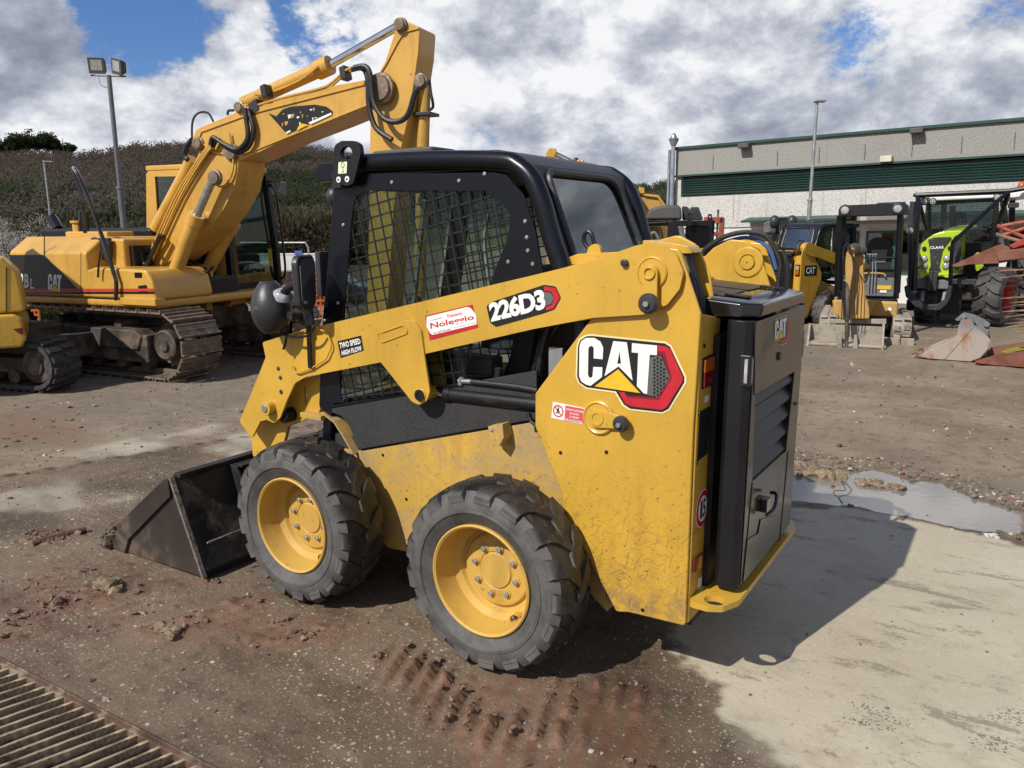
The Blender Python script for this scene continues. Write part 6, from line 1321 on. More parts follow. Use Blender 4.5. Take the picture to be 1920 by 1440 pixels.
for (yy,a,c,d_) in ((BYY-.12,(312,553),(369,404),(400,334)),(BYY+BWD+.12,(363,556),(437,417),(462,352))):
    cyl_(a,c,.080,'boom_cylinder',YO,yy,None,(.12,1.18)); cyl_(c,d_,.045,'cylinder_rod',MT['steel'],yy)
cyl_((292,430),(362,300),.075,'adjust_cylinder',YO,BYY+.20,None,(.1,1.1))
cyl_((796,160),(786,560),.062,'bucket_cylinder',YO,ym)
b=MB(); b.tube(EX.P([(788,163),(789,152),(794,147)],'y',ym),.07,10,1); b.build('cylinder_eye',YO,XC)
# pipes and hoses along the boom
b=MB()
for k in range(3): b.tube(EX.P([(276+k*5,488),(300+k*5,430),(335+k*5,356),(378+k*4,290),(392+k*4,272+k)],'y',BYY-.03-.01*k),.014,6,4)
for k in range(2): b.tube(EX.P([(455,206+k*3),(520,186+k*5),(600,166+k*5),(622,155+k*6),(648,132+k*6),(668,126+k*4)],'y',BYY+.06*k),.014,6,4)
b.tube(EX.P([(478,176),(500,176),(560,152),(596,125)],'y',BYY+.1),.014,6,3); b.tube(EX.P([(430,250),(438,310),(425,345),(410,350)],'y',BYY-.03),.012,6,4); b.build('steel_pipes',YO,XC)
b=MB(); b.tube(EX.P([(459,203),(462,225),(464,260),(445,280),(420,270),(400,258),(395,272)],'y',BYY-.08),.026,8,5); b.tube(EX.P([(465,205),(475,240),(468,272),(450,284),(425,276),(408,262),(398,276)],'y',BYY-.05),.026,8,5)
b.tube(EX.P([(664,127),(684,125),(694,140),(700,190),(720,222),(745,228),(765,215),(778,175),(785,166)],'y',BYY-.10),.028,8,5); b.tube(EX.P([(660,130),(680,128),(690,150),(692,200),(705,240),(735,262)],'y',BYY-.06),.028,8,5)
b.tube(EX.P([(400,228),(390,212),(372,212),(361,228),(360,262)],'y',BYY+.1),.012,6,5); b.tube(EX.P([(427,216),(428,208),(438,207)],'y',BYY+.2),.014,6,4)
b.tube(EX.P([(360,262),(350,275),(346,292),(352,300)],'y',BYY),.03,7,4); b.tube(EX.P([(805,150),(808,175),(812,200),(803,215),(801,290)],'y',ym),.016,6,4)
b.tube(EX.P([(310,470),(345,500),(380,510),(400,500)],'y',BYY+.2),.02,6,4); b.tube(EX.P([(330,520),(350,490),(372,515),(395,505)],'y',BYY+.2),.018,6,4)
b.build('boom_hoses',MT['hose'],XC)
b=MB()
for p in ((500,172),(485,200),(648,138),(478,205)): c=EX.pick(*p,'y',BYY+.04); b.obox(c,(.03,0,.01),(0,.06,0),(-.01,0,.06))
b.box(*sorted((EX.pick(782,210,'y',ym).x,EX.pick(815,210,'y',ym).x)),ym-.1,ym+.1,EX.pick(800,218,'y',ym).z,EX.pick(800,212,'y',ym).z); b.build('pipe_clamp',MT['plastic_black'],XC,bevel=.004)
# torn decal on the boom
b=MB(); b.prism(EX.P([(503,212),(518,218),(530,205),(545,200),(590,196),(612,200),(623,208),(622,214),(585,228),(540,250),(535,248)],'y',BYY-.0095),(0,-.001,0),0)
r=random.Random(9)
for k in range(16):
    x=r.uniform(528,610); y=r.uniform(206,232)-(x-560)*.16; w=r.uniform(1,9); h=r.uniform(1,9); b.prism(EX.P([(x,y),(x+w,y-1),(x+w*.8,y+h*.6),(x+w*.3,y+h)],'y',BYY-.0110),(0,-.0008,0),r.choice([1,1,2]))
b.prism(EX.P([(563,231),(578,234),(556,245)],'y',BYY-.0115),(0,-.001,0),3); b.prism(EX.P([(578,230),(621,211),(622,215),(583,233)],'y',BYY-.0115),(0,-.001,0),2); b.prism(EX.P([(536,248),(544,244),(545,247),(537,251)],'y',BYY-.0115),(0,-.001,0),2)
b.build('torn_decal',[MT['decal_black'],YO,MT['white'],MT['decal_yellow']],XC,flip=False)
# --- cab on the far side
CY=1.45
cb=part(XC,'cab'); CW=.95
o1=EX.P([(275,470),(274,326),(281,318),(396,319),(403,330),(432,548),(430,575),(380,575)],'y',CY); h1=EX.P([(290,331),(388,330),(394,340),(412,470),(414,500),(372,500),(296,420)],'y',CY)
for k in (0,1):
    b=MB(); b.prismh([p+Vector((0,(CW-.05)*k,0)) for p in o1],[[p+Vector((0,(CW-.05)*k,0)) for p in h1]],(0,.05,0)); b.build('side_frame',YO,cb)
lo=EX.P([(432,546),(431,572)],'y',CY); b=MB(); b.box(min(lo[0].x,o1[0].x),lo[0].x,CY,CY+CW,lo[1].z,lo[0].z); b.build('floor_band',YO,cb,bevel=.01)
FT_,FM_,FB_=EX.P([(400,322),(424,470),(431,546)],'y',CY)
b=MB()
for k in (.03,CW-.04):
    v_=Vector((.02,k,0)); b.beam(FT_+v_,FM_+v_,.085,.07,up=(0,1,0)); b.beam(FM_+v_,FB_+v_,.085,.07,up=(0,1,0))
b.beam(FB_+Vector((.0,0,.03)),FB_+Vector((0,CW,.03)),.08,.12); b.beam(FT_+Vector((.0,0,-.02)),FT_+Vector((0,CW,-.02)),.08,.08); b.build('front_frame',MT['black_paint'],cb,bevel=.006)
b=MB(); b.prism([p+Vector((.015,0,0)) for p in (FT_,FM_,FB_,FB_+Vector((0,CW,0)),FM_+Vector((0,CW,0)),FT_+Vector((0,CW,0)))],(.005,0,0)); b.build('windscreen',MT['glass_cab'],cb)
b=MB(); b.prism([p+Vector((0,.02,0)) for p in h1],(0,.005,0)); b.prism([p+Vector((0,CW-.03,0)) for p in h1],(0,.005,0)); b.build('glass',MT['glass_cab'],cb)
b=MB(); xr0=o1[1].x; xr1=FT_.x+.03; zr_=o1[2].z; b.box(xr0,xr1,CY-.01,CY+CW+.01,zr_-.02,zr_+.05); b.build('roof',YO,cb,bevel=.02,seg=3)
sx=EX.pick(350,520,'y',CY).x; b=MB(); b.box(sx-.1,sx+.4,CY+.25,CY+.72,1.15,1.40); b.prism(rounded([Vector((x,CY+.25,z)) for x,z in ((sx-.1,1.4),(sx+.02,1.42),(sx-.05,2.1),(sx-.18,2.1))],.04,3),(0,.47,0)); b.build('seat',MT['seat_black'],cb,bevel=.04)
b=MB(); b.box(FB_.x-.35,FB_.x-.12,CY+.2,CY+.75,FB_.z,FB_.z+.45); b.build('console',MT['interior'],cb,bevel=.03)
CF=CY+CW
b=MB(); b.tube(EX.P([(500,345),(512,352),(521,385),(533,480),(534,515),(526,523)],'y',CF-.02),.016,7,5); b.tube(EX.P([(498,342),(512,339),(524,340)],'y',CF),.012,6,2); b.build('grab_rail',MT['black_satin'],XC)
b=MB(); b.prism(rounded(EX.P([(523,340),(536,342),(538,368),(525,363)],'y',CF),.02,3),(0,.04,0)); b.build('cab_mirror',MT['plastic_black'],XC,bevel=.01)
b=MB(); b.beam(EX.pick(497,338,'y',CF),EX.pick(499,350,'y',CF),.03,.03); b.build('mirror_clamp',MT['chrome'],XC)
# boom foot bracket and bucket down behind the loader
bl_=EX.pick(700,650,'y',ym); b=MB(); b.prism(rounded([Vector((bl_.x+x,ym-.35,z)) for x,z in ((.1,.75),(-.35,.80),(-.55,.45),(-.45,.10),(-.1,.0),(.25,.02),(.35,.10),(.0,.15),(-.25,.35),(-.2,.6),(.1,.62))],.04,3),(0,.9,0)); b.build('dig_bucket',MT['rust_steel'],XC,bevel=.01)
# ================================================================== SMALL EXCAVATOR CUT BY THE LEFT EDGE
q=onz(88,739); ME=Fr((q.x,q.y,0),math.atan2(-.30,-.954)); 
MX=ME.empty('mini_excavator','yellow mini excavator with black rubber track, cut off by the left picture edge','mini excavator')
def rubber_track(parent,fx,y0,w,L,R,zc,n=46,mt_='rubber'):
    tr=part(parent,'rubber_track'); b=MB(); P,_=loop_pts(L,R,60); t=.045
    out=[Vector((fx+x,y0,zc+z)) for x,z,a in P]; inn=[Vector((fx+x*1.0-(t*math.sin(a)),y0,zc+z+t*math.cos(a))) for x,z,a in P]
    b.prismh(out,[inn],(0,w,0)); b.build('belt',MT[mt_],tr,bevel=.004)
    P,pitch=loop_pts(L,R+.002,n); b=MB(); proto=None
    for k,(x,z,a) in enumerate(P):
        if proto is None:
            b=MB(); b.box(-pitch*.3,pitch*.28,.02,abs(w)*.48,-.028,.004); b.box(-pitch*.05,pitch*.5,abs(w)*.5,abs(w)-.02,-.028,.004); proto=b.build('tread_block',MT[mt_],tr,bevel=.004,seg=1); o=proto
        else: o=proto.copy(); col.objects.link(o); o.parent=tr
        o.location=(fx+x,min(y0,y0+w),zc+z); o.rotation_euler=(0,-a,0)
    b=MB()
    for x in (0,-L): b.cyl((fx+x,y0+.04,zc),(fx+x,y0+w-.04,zc),R*.72,24); b.lathe([(R*.45,-.02),(R*.40,.02),(.02,.03)],(fx+x,y0+.04,zc),(0,-1,0),18)
    for k in range(4): b.cyl((fx-L*(.2+.2*k),y0+.06,zc-R+.12),(fx-L*(.2+.2*k),y0+w-.06,zc-R+.12),.075,14)
    b.box(fx-L+.1,fx-.1,y0+.08,y0+w-.08,zc-R*.35,zc+R*.3); b.build('rollers',MT['track_frame'],tr,bevel=.006)
mr=.245; mxc=ME.pick(62,695,'y',0).x
rubber_track(MX,mxc,0,.38,1.65,mr,mr+.03); rubber_track(MX,mxc,1.15,.38,1.65,mr,mr+.03)
b=MB(); b.box(mxc-1.3,mxc-.2,.3,1.2,.25,.50); b.cyl((mxc-.8,.75,.48),(mxc-.8,.75,.60),.35,24); b.build('undercarriage',MT['track_frame'],MX,bevel=.01)
tr0=list(MX.children); MB2=Fr(tuple(ME.o),R_(-117)); mrel=ME.i@MB2.m; ME0=ME; ME=MB2; x1=ME.pick(48,620,'y',.02).x; z1=ME.pick(30,652,'y',.02).z; z2=ME.pick(30,600,'y',.02).z; z3=ME.pick(25,482,'y',.1).z
b=MB(); b.prism(rounded([Vector((x,0,z)) for x,z in ((x1-1.9,z1),(x1-.05,z1),(x1,z1+.08),(x1-.02,z2+.02),(x1-.08,z2+.06),(x1-1.9,z2+.06))],.04,3),(0,1.5,0)); b.build('lower_body',MT['yellow_tower'],MX,bevel=.03,seg=3)
x4=ME.pick(37,540,'y',.05).x
b=MB(); b.prism(rounded([Vector((x,.04,z)) for x,z in ((x1-1.8,z2+.07),(x4+.03,z2+.07),(x4,z3-.15),(x4-.12,z3),(x1-1.8,z3))],.05,3),(0,.62,0)); b.build('engine_hood',MT['yellow_tower'],MX,bevel=.03,seg=3)
b=MB(); a=ME.P([(24,617),(44,614),(44,626),(38,627)],'y',-.004); b.prism(a,(0,.01,0)); b.build('reflector',MT['lens_red'],MX)
b=MB(); a=ME.pick(12,500,'y',.036); c=ME.pick(12,598,'y',.036); b.beam(a,c,.008,.006,up=(0,1,0)); b.build('panel_seam',MT['decal_black'],MX)
b=MB(); xc2=ME.pick(-150,560,'y',.7).x-.5; b.box(xc2-.5,xc2+.45,.70,1.45,z2+.06,2.35); b.build('cab',MT['glass_dark'],MX,bevel=.04); b=MB(); b.box(xc2-.55,xc2+.5,.66,1.48,2.35,2.42); 
for (x,y) in ((xc2-.5,.7),(xc2+.45,.7),(xc2-.5,1.45),(xc2+.45,1.45)): b.box(x-.04,x+.04,y-.04,y+.04,z2+.06,2.36)
b.build('cab_frame',MT['black_satin'],MX,bevel=.01)

bpy.context.view_layer.update()
for o in list(MX.children):
    if o not in tr0: o.matrix_local=mrel@o.matrix_local
# ================================================================== MACHINES ON THE RIGHT
def vf(d,px=1600): q=at(px,500,d); return Fr((q.x,q.y,0),YAW-math.atan((px-960)/FPX)-math.pi/2)      # x to the right as seen, y away
def pp(fr,pts,y,w,name,mt_,parent,bevel=.008,round_=0,mb=None,mi=0):
    q=fr.P(pts,'y',y)
    if round_: q=rounded(q,round_,3)
    if mb is not None: mb.prism(q,(0,w,0),mi); return mb
    b=MB(); b.prism(q,(0,w,0)); return b.build(name,mt_,parent,bevel=bevel)
def bx(fr,x0,y0,x1,y1,y,w,mb):
    a=fr.pick(x0,y0,'y',y); c=fr.pick(x1,y1,'y',y); return mb.box(min(a.x,c.x),max(a.x,c.x),y,y+w,min(a.z,c.z),max(a.z,c.z))
def dup_tree(o,parent=None):
    c=o.copy(); col.objects.link(c); c.parent=parent
    for ch in list(o.children): dup_tree(ch,c)
    return c
# --- second skid steer loader, same kind, seen from its right rear corner
S2=SK.copy(); col.objects.link(S2); tag(S2,'smaller looking far skid steer loader with blurred side letters, left of the mini digger')
S2.matrix_world=Matrix.Translation((lambda q:(q.x,q.y,-.12))(at(1503,500,13.9)))@Matrix.Rotation(R_(-113),4,'Z')@Matrix.Scale(.95,4)
SKIP=('bucket','headlamp','mirror','lamp_bracket','rental','function_s','warning','model_','speed_l','brand','small_label','hook_st')
for ch in list(SK.children):
    if not ch.name.startswith(SKIP): dup_tree(ch,S2)
for o in SK.children_recursive:
    pass
def onS2(name,fn,mats):
    b=MB(); fn(b); return b.build(name,mats,S2,flip=False)
# tail light and lettering on its right flank
b=MB(); b.box(-.735,-.722,-.49,-.40,1.02,1.22); b.build('lamp_pocket',MT['decal_black'],S2); b=MB(); b.box(-.745,-.735,-.48,-.41,1.04,1.12); b.build('tail_light',MT['lens_orange'],S2,bevel=.004); b=MB(); b.box(-.745,-.735,-.48,-.41,1.13,1.20); b.build('reversing_light',MT['lens_clear'],S2,bevel=.004)
b=MB(); b.box(-.60,-.25,-.5035,-.5015,1.02,1.20); b.build('flank_decal',MT['decal_black'],S2); b=MB(); put_text(b,'CAT',[Vector((-.56,-.5045,1.05)),Vector((-.30,-.5045,1.05)),Vector((-.30,-.5045,1.17)),Vector((-.56,-.5045,1.17))],.03); b.build('flank_letters',MT['white'],S2,flip=False)
# --- mini excavator with its bucket on the ground, facing us
A=vf(10.9,1600); AX=A.empty('mini_excavator','mini excavator facing the camera with canopy, muddy bucket and blade resting on gravel','mini excavator')
MS=MT['muddy_steel']; YU=MT['yellow_used']
bkt=part(AX,'dig_bucket')
b=MB(); bx(A,1520,607,1655,645,.10,.02,b); b.build('back_plate',MS,bkt,bevel=.006)
b=MB(); bx(A,1514,641,1662,656,-.22,.34,b); b.build('lip',MS,bkt,bevel=.04)
for (p0,w_) in ((1517,.03),(1659,-.03)):
    b=MB(); s=A.P([(p0,606),(p0,656)],'y',.1); b.prism([Vector((s[0].x,.12,s[0].z)),Vector((s[0].x,.02,s[0].z)),Vector((s[0].x,-.25,s[1].z+.10)),Vector((s[0].x,-.25,s[1].z)),Vector((s[0].x,.12,s[1].z))],(w_,0,0)); b.build('bucket_side',MS,bkt,bevel=.004)
pp(A,[(1555,606),(1662,608),(1662,598),(1555,598)],.14,.03,'x',MS,bkt).name='top_bar'
b=MB()
for x in (1572,1601): pp(A,[(x,632),(x+6,632),(x+8,662),(x-3,662)],-.26,.3,'',None,None,mb=b)
c=A.pick(1575,659,'y',-.3); d=A.pick(1603,659,'y',-.3); b.cyl(c-Vector((.05,0,0)),d+Vector((.05,0,0)),.035,12); b.build('bucket_ears',MS,bkt,bevel=.004)
b=MB(); bx(A,1540,627,1713,655,.30,.05,b); b.build('dozer_blade',MS,AX,bevel=.01); b=MB(); s=A.P([(1688,627),(1688,655)],'y',.295); b.beam(s[0],s[1],.012,.012); b.build('blade_seam',MT['track_frame'],AX)
b=MB(); a=A.pick(1588,530,'y',-.10); c=A.pick(1587,655,'y',-.22); b.cyl(a,A.pick(1588,600,'y',-.17),.042,14); b.cyl(A.pick(1588,600,'y',-.17),c,.026,12); b.build('stick_cylinder',MT['track_frame'],AX)
b=MB(); pp(A,[(1593,490),(1600,470),(1612,464),(1620,480),(1619,505),(1622,551),(1630,577),(1630,598),(1594,598),(1591,560)],.05,.22,'',None,None,mb=b); b.build('boom',YU,AX,bevel=.015)
b=MB(); pp(A,[(1584,500),(1587,474),(1594,464),(1604,466),(1601,500),(1594,545),(1586,548)],-.14,.12,'',None,None,mb=b); b.build('stick',YU,AX,bevel=.015)
b=MB(); 
for k in range(3): b.tube(A.P([(1596+k*5,590),(1598+k*5,540),(1600+k*4,500),(1592-k*2,458+k*3),(1583-k,470),(1580+k,540),(1578+k*4,600)],'y',-.16-.02*k),.007,6,5)
b.tube(A.P([(1612,470),(1625,480),(1632,500),(1622,530)],'y',.0),.014,6,4); b.build('hoses',MT['hose'],AX)
b=MB(); b.sphere(A.pick(1602,468,'y',-.05),.09,12,8); b.cyl(A.pick(1595,472,'y',-.12),A.pick(1622,470,'y',.0),.05,10); b.build('knuckle',MT['track_frame'],AX)
b=MB(); bx(A,1562,562,1683,595,.95,.9,b); b.build('body_front',YU,AX,bevel=.04); b=MB(); c=A.pick(1668,580,'y',.945); b.lathe([(.028,0),(.026,.006)],c,(0,-1,0),14); b.build('round_label',MT['white'],AX)
b=MB(); pp(A,[(1629,598),(1640,575),(1650,563),(1560,563),(1566,598)],.9,.06,'',None,None,mb=b); b.build('swing_bracket',YU,AX,bevel=.02)
b=MB(); bx(A,1570,560,1680,600,1.0,1.5,b); b.build('upper_frame',MT['black_satin'],AX)
b=MB(); bx(A,1610,520,1676,557,1.3,.5,b); b.build('floor_box',MT['interior_grey'],AX,bevel=.02); b=MB(); bx(A,1645,535,1671,543,1.285,.01,b); b.build('yellow_label',MT['decal_yellow'],AX); b=MB(); bx(A,1650,544,1662,549,1.285,.01,b); b.build('white_label',MT['white'],AX)
b=MB(); pp(A,[(1622,468),(1631,450),(1641,445),(1658,445),(1668,452),(1676,470),(1670,500),(1672,512),(1622,512),(1628,500)],1.75,.14,'',None,None,round_=.04,mb=b); pp(A,[(1622,505),(1676,505),(1680,522),(1618,522)],1.4,.4,'',None,None,round_=.03,mb=b); b.build('seat',MT['seat_black'],AX,bevel=.02)
b=MB(); pp(A,[(1634,468),(1664,468),(1660,492),(1638,492)],1.735,.01,'',None,None,mb=b); b.build('seat_insert',MT['interior_grey'],AX)
b=MB(); a=lambda p,y:A.pick(*p,'y',y)
b.tube([a((1569,556),1.15),a((1571,480),1.15),a((1574,404),1.15)],.040,10,1); b.tube([a((1680,560),1.15),a((1684,480),1.15),a((1688,402),1.15)],.040,10,1)
b.tube([a((1569,556),1.15)+Vector((.03,1.2,0)),a((1575,402),1.15)+Vector((.03,1.2,-.03))],.05,8); b.tube([a((1680,560),1.15)+Vector((.06,1.2,0)),a((1688,400),1.15)+Vector((.06,1.2,-.03))],.05,8)
b.tube([a((1574,483),1.2),a((1682,483),1.2)],.015,8); b.build('canopy_post',MT['black_paint'],AX)
b=MB(); q=A.P([(1572,407),(1572,392),(1580,385),(1690,380),(1704,384),(1706,402),(1688,404)],'y',1.05); b.prism(q,(0,1.3,-.05)); q=A.P([(1640,384),(1645,380),(1698,378),(1700,384)],'y',1.4); b.prism(q,(0,1.1,0)); b.build('canopy_roof',MT['black_gloss'],AX,bevel=.03,seg=3)
for (x,y) in ((1584,394),(1683,391)):
    b=MB(); c=A.pick(x,y,'y',1.0); b.lathe([(.075,.08),(.085,.0),(.07,-.01)],c,(0,1,0),16); b.lathe([(.055,-.012),(.02,-.02),(.002,-.02)],c,(0,1,0),14,1); b.build('work_lamp',[MT['plastic_black'],MT['lens_clear']],AX)
b=MB()
for k in range(3): b.tube(A.P([(1628+k*6,545),(1630+k*6,510),(1631+k*5,476)],'y',1.25),.009,6)
b.tube(A.P([(1624,477),(1645,477)],'y',1.25),.012,6); b.build('levers',MT['zinc'],AX)
b=MB(); b.tube(A.P([(1618,515),(1625,512),(1655,513),(1660,518)],'y',1.25),.014,6,3); b.build('handrail',YU,AX)
for (xc,) in ((1553,),(1691,)):
    t_=part(AX,'rubber_track'); c=A.pick(xc,610,'y',.75); wd=.25; b=MB(); R2=.165
    for k in range(26):
        an=k/26*2*math.pi; 
    P,_=loop_pts(1.3,R2,56); out=[Vector((c.x-wd/2,2.1-.0+x*1.0-.0,R2+.02+z)) for x,z,an in P]; out=[Vector((p.x,.78-(p.y-2.1)*1. ,p.z)) for p in out]
    b.prism(out,(wd,0,0)); b.build('belt',MT['muddy_steel'],t_,bevel=.004)
    P,pt=loop_pts(1.3,R2+.002,30); pr=None
    for (x,z,an) in P:
        if pr is None: b=MB(); b.box(-wd*.42,-.02,-pt*.3,pt*.3,-.016,.016); b.box(.02,wd*.42,-pt*.1,pt*.5,-.016,.016); pr=b.build('tread_block',MT['muddy_steel'],t_); o=pr
        else: o=pr.copy(); col.objects.link(o); o.parent=t_
        o.location=(c.x,.78-x,R2+.02+z); o.rotation_euler=(an,0,0)
b=MB(); bx(A,1560,590,1690,612,1.1,.9,b); b.build('undercarriage',MT['track_frame'],AX)
# --- green tractor with forestry guard
T=vf(12.6,1800); TX_=T.empty('tractor','lime green tractor with black forestry guard frame and mesh, facing the camera','tractor')
LI=MT['lime']; BP=MT['black_paint']
b=MB(); hs=[(1727,458),(1739,447),(1751,439),(1771,434),(1800,432),(1808,436),(1790,444),(1783,455),(1782,470),(1780,520),(1724,520),(1723,480)]
q=rounded(T.P(hs,'y',0),.02,2); back=[p+Vector((.20,1.2,.0))+Vector((0,0,.10 if p.z>T.pick(1750,470,'y',0).z else 0)) for p in q]; n_=len(q)
b.add(q+back,[tuple(range(n_)),tuple(range(2*n_-1,n_-1,-1))]+[(i,(i+1)%n_,(i+1)%n_+n_,i+n_) for i in range(n_)]); b.build('hood',LI,TX_,bevel=.03,seg=3)
b=MB(); pp(T,[(1740,449),(1752,445),(1786,444),(1779,452),(1768,466),(1761,498),(1765,508),(1740,508),(1745,498),(1743,466)],-.035,.05,'',None,None,round_=.02,mb=b); b.build('grille',MT['plastic_black'],TX_,bevel=.008)
b=MB(); put_text(b,'CLAAS',T.P([(1744,467),(1769,466),(1769,461),(1744,462)],'y',-.042),.03); b.build('grille_letters',MT['white'],TX_,flip=False)
for (x,y) in ((1733,485),(1733,499),(1775,485),(1773,499)):
    b=MB(); c=T.pick(x,y,'y',-.02); b.lathe([(.052,.03),(.050,-.004),(.046,-.006)],c,(0,1,0),20,0); b.lathe([(.042,-.006),(.03,-.015),(.002,-.018)],c,(0,1,0),20,1); b.build('headlight',[MT['interior_grey'],MT['lens_clear']],TX_,ang=50)
for (x,y) in ((1733,466),(1781,465)): b=MB(); c=T.pick(x,y,'y',-.02); b.lathe([(.035,.03),(.033,-.006),(.002,-.008)],c,(0,1,0),16); b.build('intake_hole',MT['decal_black'],TX_)
b=MB(); pp(T,[(1723,512),(1781,512),(1781,521),(1772,521),(1768,517),(1735,517),(1731,521),(1723,521)],-.06,.1,'',None,None,mb=b); b.build('hood_lip',LI,TX_,bevel=.01)
b=MB(); pp(T,[(1788,450),(1800,448),(1806,505),(1790,506)],.02,.02,'',None,None,mb=b); o=b.build('side_vent',MT['plastic_black'],TX_)
b=MB(); bx(T,1716,523,1784,543,.0,.35,b); b.build('weight_block',MT['interior_grey'],TX_,bevel=.02)
b=MB(); bx(T,1741,508,1746,545,-.1,.1,b); bx(T,1750,508,1755,545,-.1,.1,b); bx(T,1784,523,1830,534,.2,.15,b); b.build('front_linkage',MT['plastic_black'],TX_,bevel=.01)
b=MB(); pp(T,[(1695,538),(1700,535),(1716,556),(1732,571),(1757,571),(1770,562),(1778,536),(1785,536),(1783,556),(1776,570),(1762,582),(1732,582),(1714,574),(1698,556)],-.25,.14,'',None,None,mb=b); b.build('bow_guard',MT['plastic_black'],TX_,bevel=.012)
b=MB()
for (x0,y0,x1,y1) in ((1728,565,1731,545),(1768,566,1772,545)): b.cyl(T.pick(x0,y0,'y',0),T.pick(x1,y1,'y',.1),.03,10)
b.cyl(T.pick(1802,557,'y',.6),T.pick(1836,556,'y',.6),.06,14); b.cyl(T.pick(1700,552,'y',.6),T.pick(1722,552,'y',.6),.05,14); b.build('steering_cylinder',MT['zinc'],TX_)
b=MB()
for x in (1712,1816): c=T.pick(x,552,'y',.55); b.box(c.x-.03,c.x+.03,.54,.55,c.z-.03,c.z+.03)
b.build('caution_label',MT['decal_yellow'],TX_)
b=MB(); bx(T,1730,520,1800,590,.5,1.6,b); b.cyl(T.pick(1700,572,'y',.75),T.pick(1860,572,'y',.75),.10,12); b.build('axle',MT['black_satin'],TX_)
def tractor_wheel(px,py,y,R,w,rz,name='wheel',rimmat='red_bright'):
    e=part(TX_,name); c=T.pick(px,py,'y',y); e.location=(c.x,c.y,R); e.rotation_euler=(0,0,rz)
    b=MB(); make_tyre(b,0,None,R=R,yo=w/2,w=w,nl=14,lug=.045,rim=R*.58); b.v=[(x,y_,z-R) for x,y_,z in b.v]; b.build('tyre',MT['rubber_side'],e,ang=38,flip=False)
    b=MB(); b.lathe([(R*.57,-w/2+.04),(R*.60,w*.42),(R*.57,w*.46),(R*.54,w*.40),(R*.50,w*.10),(R*.30,w*.02),(R*.28,w*.12),(.02,w*.14)],(0,0,0),(0,1,0),36); b.build('rim',MT[rimmat],e)
tractor_wheel(1866,560,.85,.50,.42,math.pi+1.22)
tractor_wheel(1738,590,.75,.36,.34,math.pi+1.45)
tractor_wheel(1955,520,2.9,.78,.50,math.pi+.9); tractor_wheel(1770,520,3.2,.78,.50,.9)
b=MB(); t=lambda p,y:T.pick(*p,'y',y)
b.tube([t((1713,545),-.1),t((1716,480),-.05),t((1722,368),.3)],.042,8,1); b.tube([t((1716,366),.3),t((1892,358),.3),t((1935,351),.3)],.038,8); b.tube([t((1891,359),.3),t((1840,405),.1),t((1787,454),-.25)],.034,8,1); b.tube([t((1787,454),-.25),t((1783,500),-.25),t((1782,545),-.2)],.032,8,1)
b.tube([t((1722,375),.3),t((1738,430),1.0)],.035,8); b.tube([t((1890,365),.3),t((1870,425),1.0),t((1868,470),1.0)],.038,8,1); b.tube([t((1716,366),.3),t((1716,366),.3)+Vector((.3,2.4,.0))],.035,8); b.tube([t((1930,351),.3),t((1930,351),.3)+Vector((.2,2.4,.0))],.035,8); b.build('guard_frame',BP,TX_)
b=MB()
for x in np.arange(1727,1890,3.9): b.beam(t((x,372),.42),t((x,456 if x>1790 else 440),.42),.004,.004)
for y in np.arange(372,457,4.1): b.beam(t((1727,y),.425),t((1888-(y-372)*.22,y-1.5),.425),.004,.004)
b.build('guard_mesh',MT['black_satin'],TX_)
cab_=part(TX_,'cab'); C2=1.5
b=MB()
for pts in ([(1742,375),(1738,460)],[(1868,368),(1866,470)],[(1786,385),(1786,440)],[(1880,370),(1890,470)]): b.beam(t(pts[0],C2),t(pts[1],C2),.09,.09)
b.beam(t((1740,376),C2),t((1880,368),C2),.08,.16); b.beam(t((1742,375),C2)+Vector((.2,1.6,0)),t((1738,480),C2)+Vector((.2,1.6,0)),.1,.1); b.beam(t((1868,368),C2)+Vector((.3,1.6,0)),t((1866,480),C2)+Vector((.3,1.6,0)),.1,.1); b.build('pillar',MT['black_satin'],cab_,bevel=.01)
b=MB(); pp(T,[(1742,376),(1868,369),(1866,465),(1738,465)],C2+.05,.01,'',None,None,mb=b); pp(T,[(1742,376),(1868,369),(1866,465),(1738,465)],C2+1.6,.01,'',None,None,mb=b); b.build('glass',MT['glass_cab'],cab_)
b=MB(); q=T.P([(1730,374),(1736,370),(1890,364),(1905,358),(1940,354),(1940,366),(1900,372),(1884,371),(1736,378)],'y',C2-.1); b.prism(q,(0,2.0,0)); b.build('roof',MT['white'],cab_,bevel=.03,seg=3)
b=MB(); pp(T,[(1788,400),(1800,396),(1812,400),(1815,450),(1785,450)],C2+.8,.2,'',None,None,round_=.05,mb=b); b.build('seat',MT['seat_black'],cab_,bevel=.03)
b=MB(); bx(T,1735,455,1870,520,C2,1.7,b); b.build('cab_base',MT['black_satin'],cab_)
for (x,y) in ((1733,378),(1749,378),(1870,370),(1884,371)): b=MB(); c=t((x,y),.95); b.lathe([(.06,.08),(.065,0),(.05,-.01)],c,(0,1,0),14,0); b.lathe([(.045,-.01),(.002,-.02)],c,(0,1,0),14,1); b.build('work_lamp',[MT['plastic_black'],MT['lens_clear']],TX_)
b=MB(); pp(T,[(1889,381),(1911,379),(1911,389),(1890,391)],.9,.06,'',None,None,round_=.02,mb=b); b.build('mirror',MT['plastic_black'],TX_,bevel=.01)
b=MB(); c=t((1915,352),1.2); b.lathe([(.06,0),(.06,.05),(.04,.09),(.002,.10)],c,(0,0,1),16); b.build('beacon',MT['lens_orange'],TX_,ang=50)
b=MB(); c=t((1898,427),.8); b.sphere(c,.05,12,8,(1.4,.7,1)); b.build('indicator',MT['lens_orange'],TX_,ang=60)
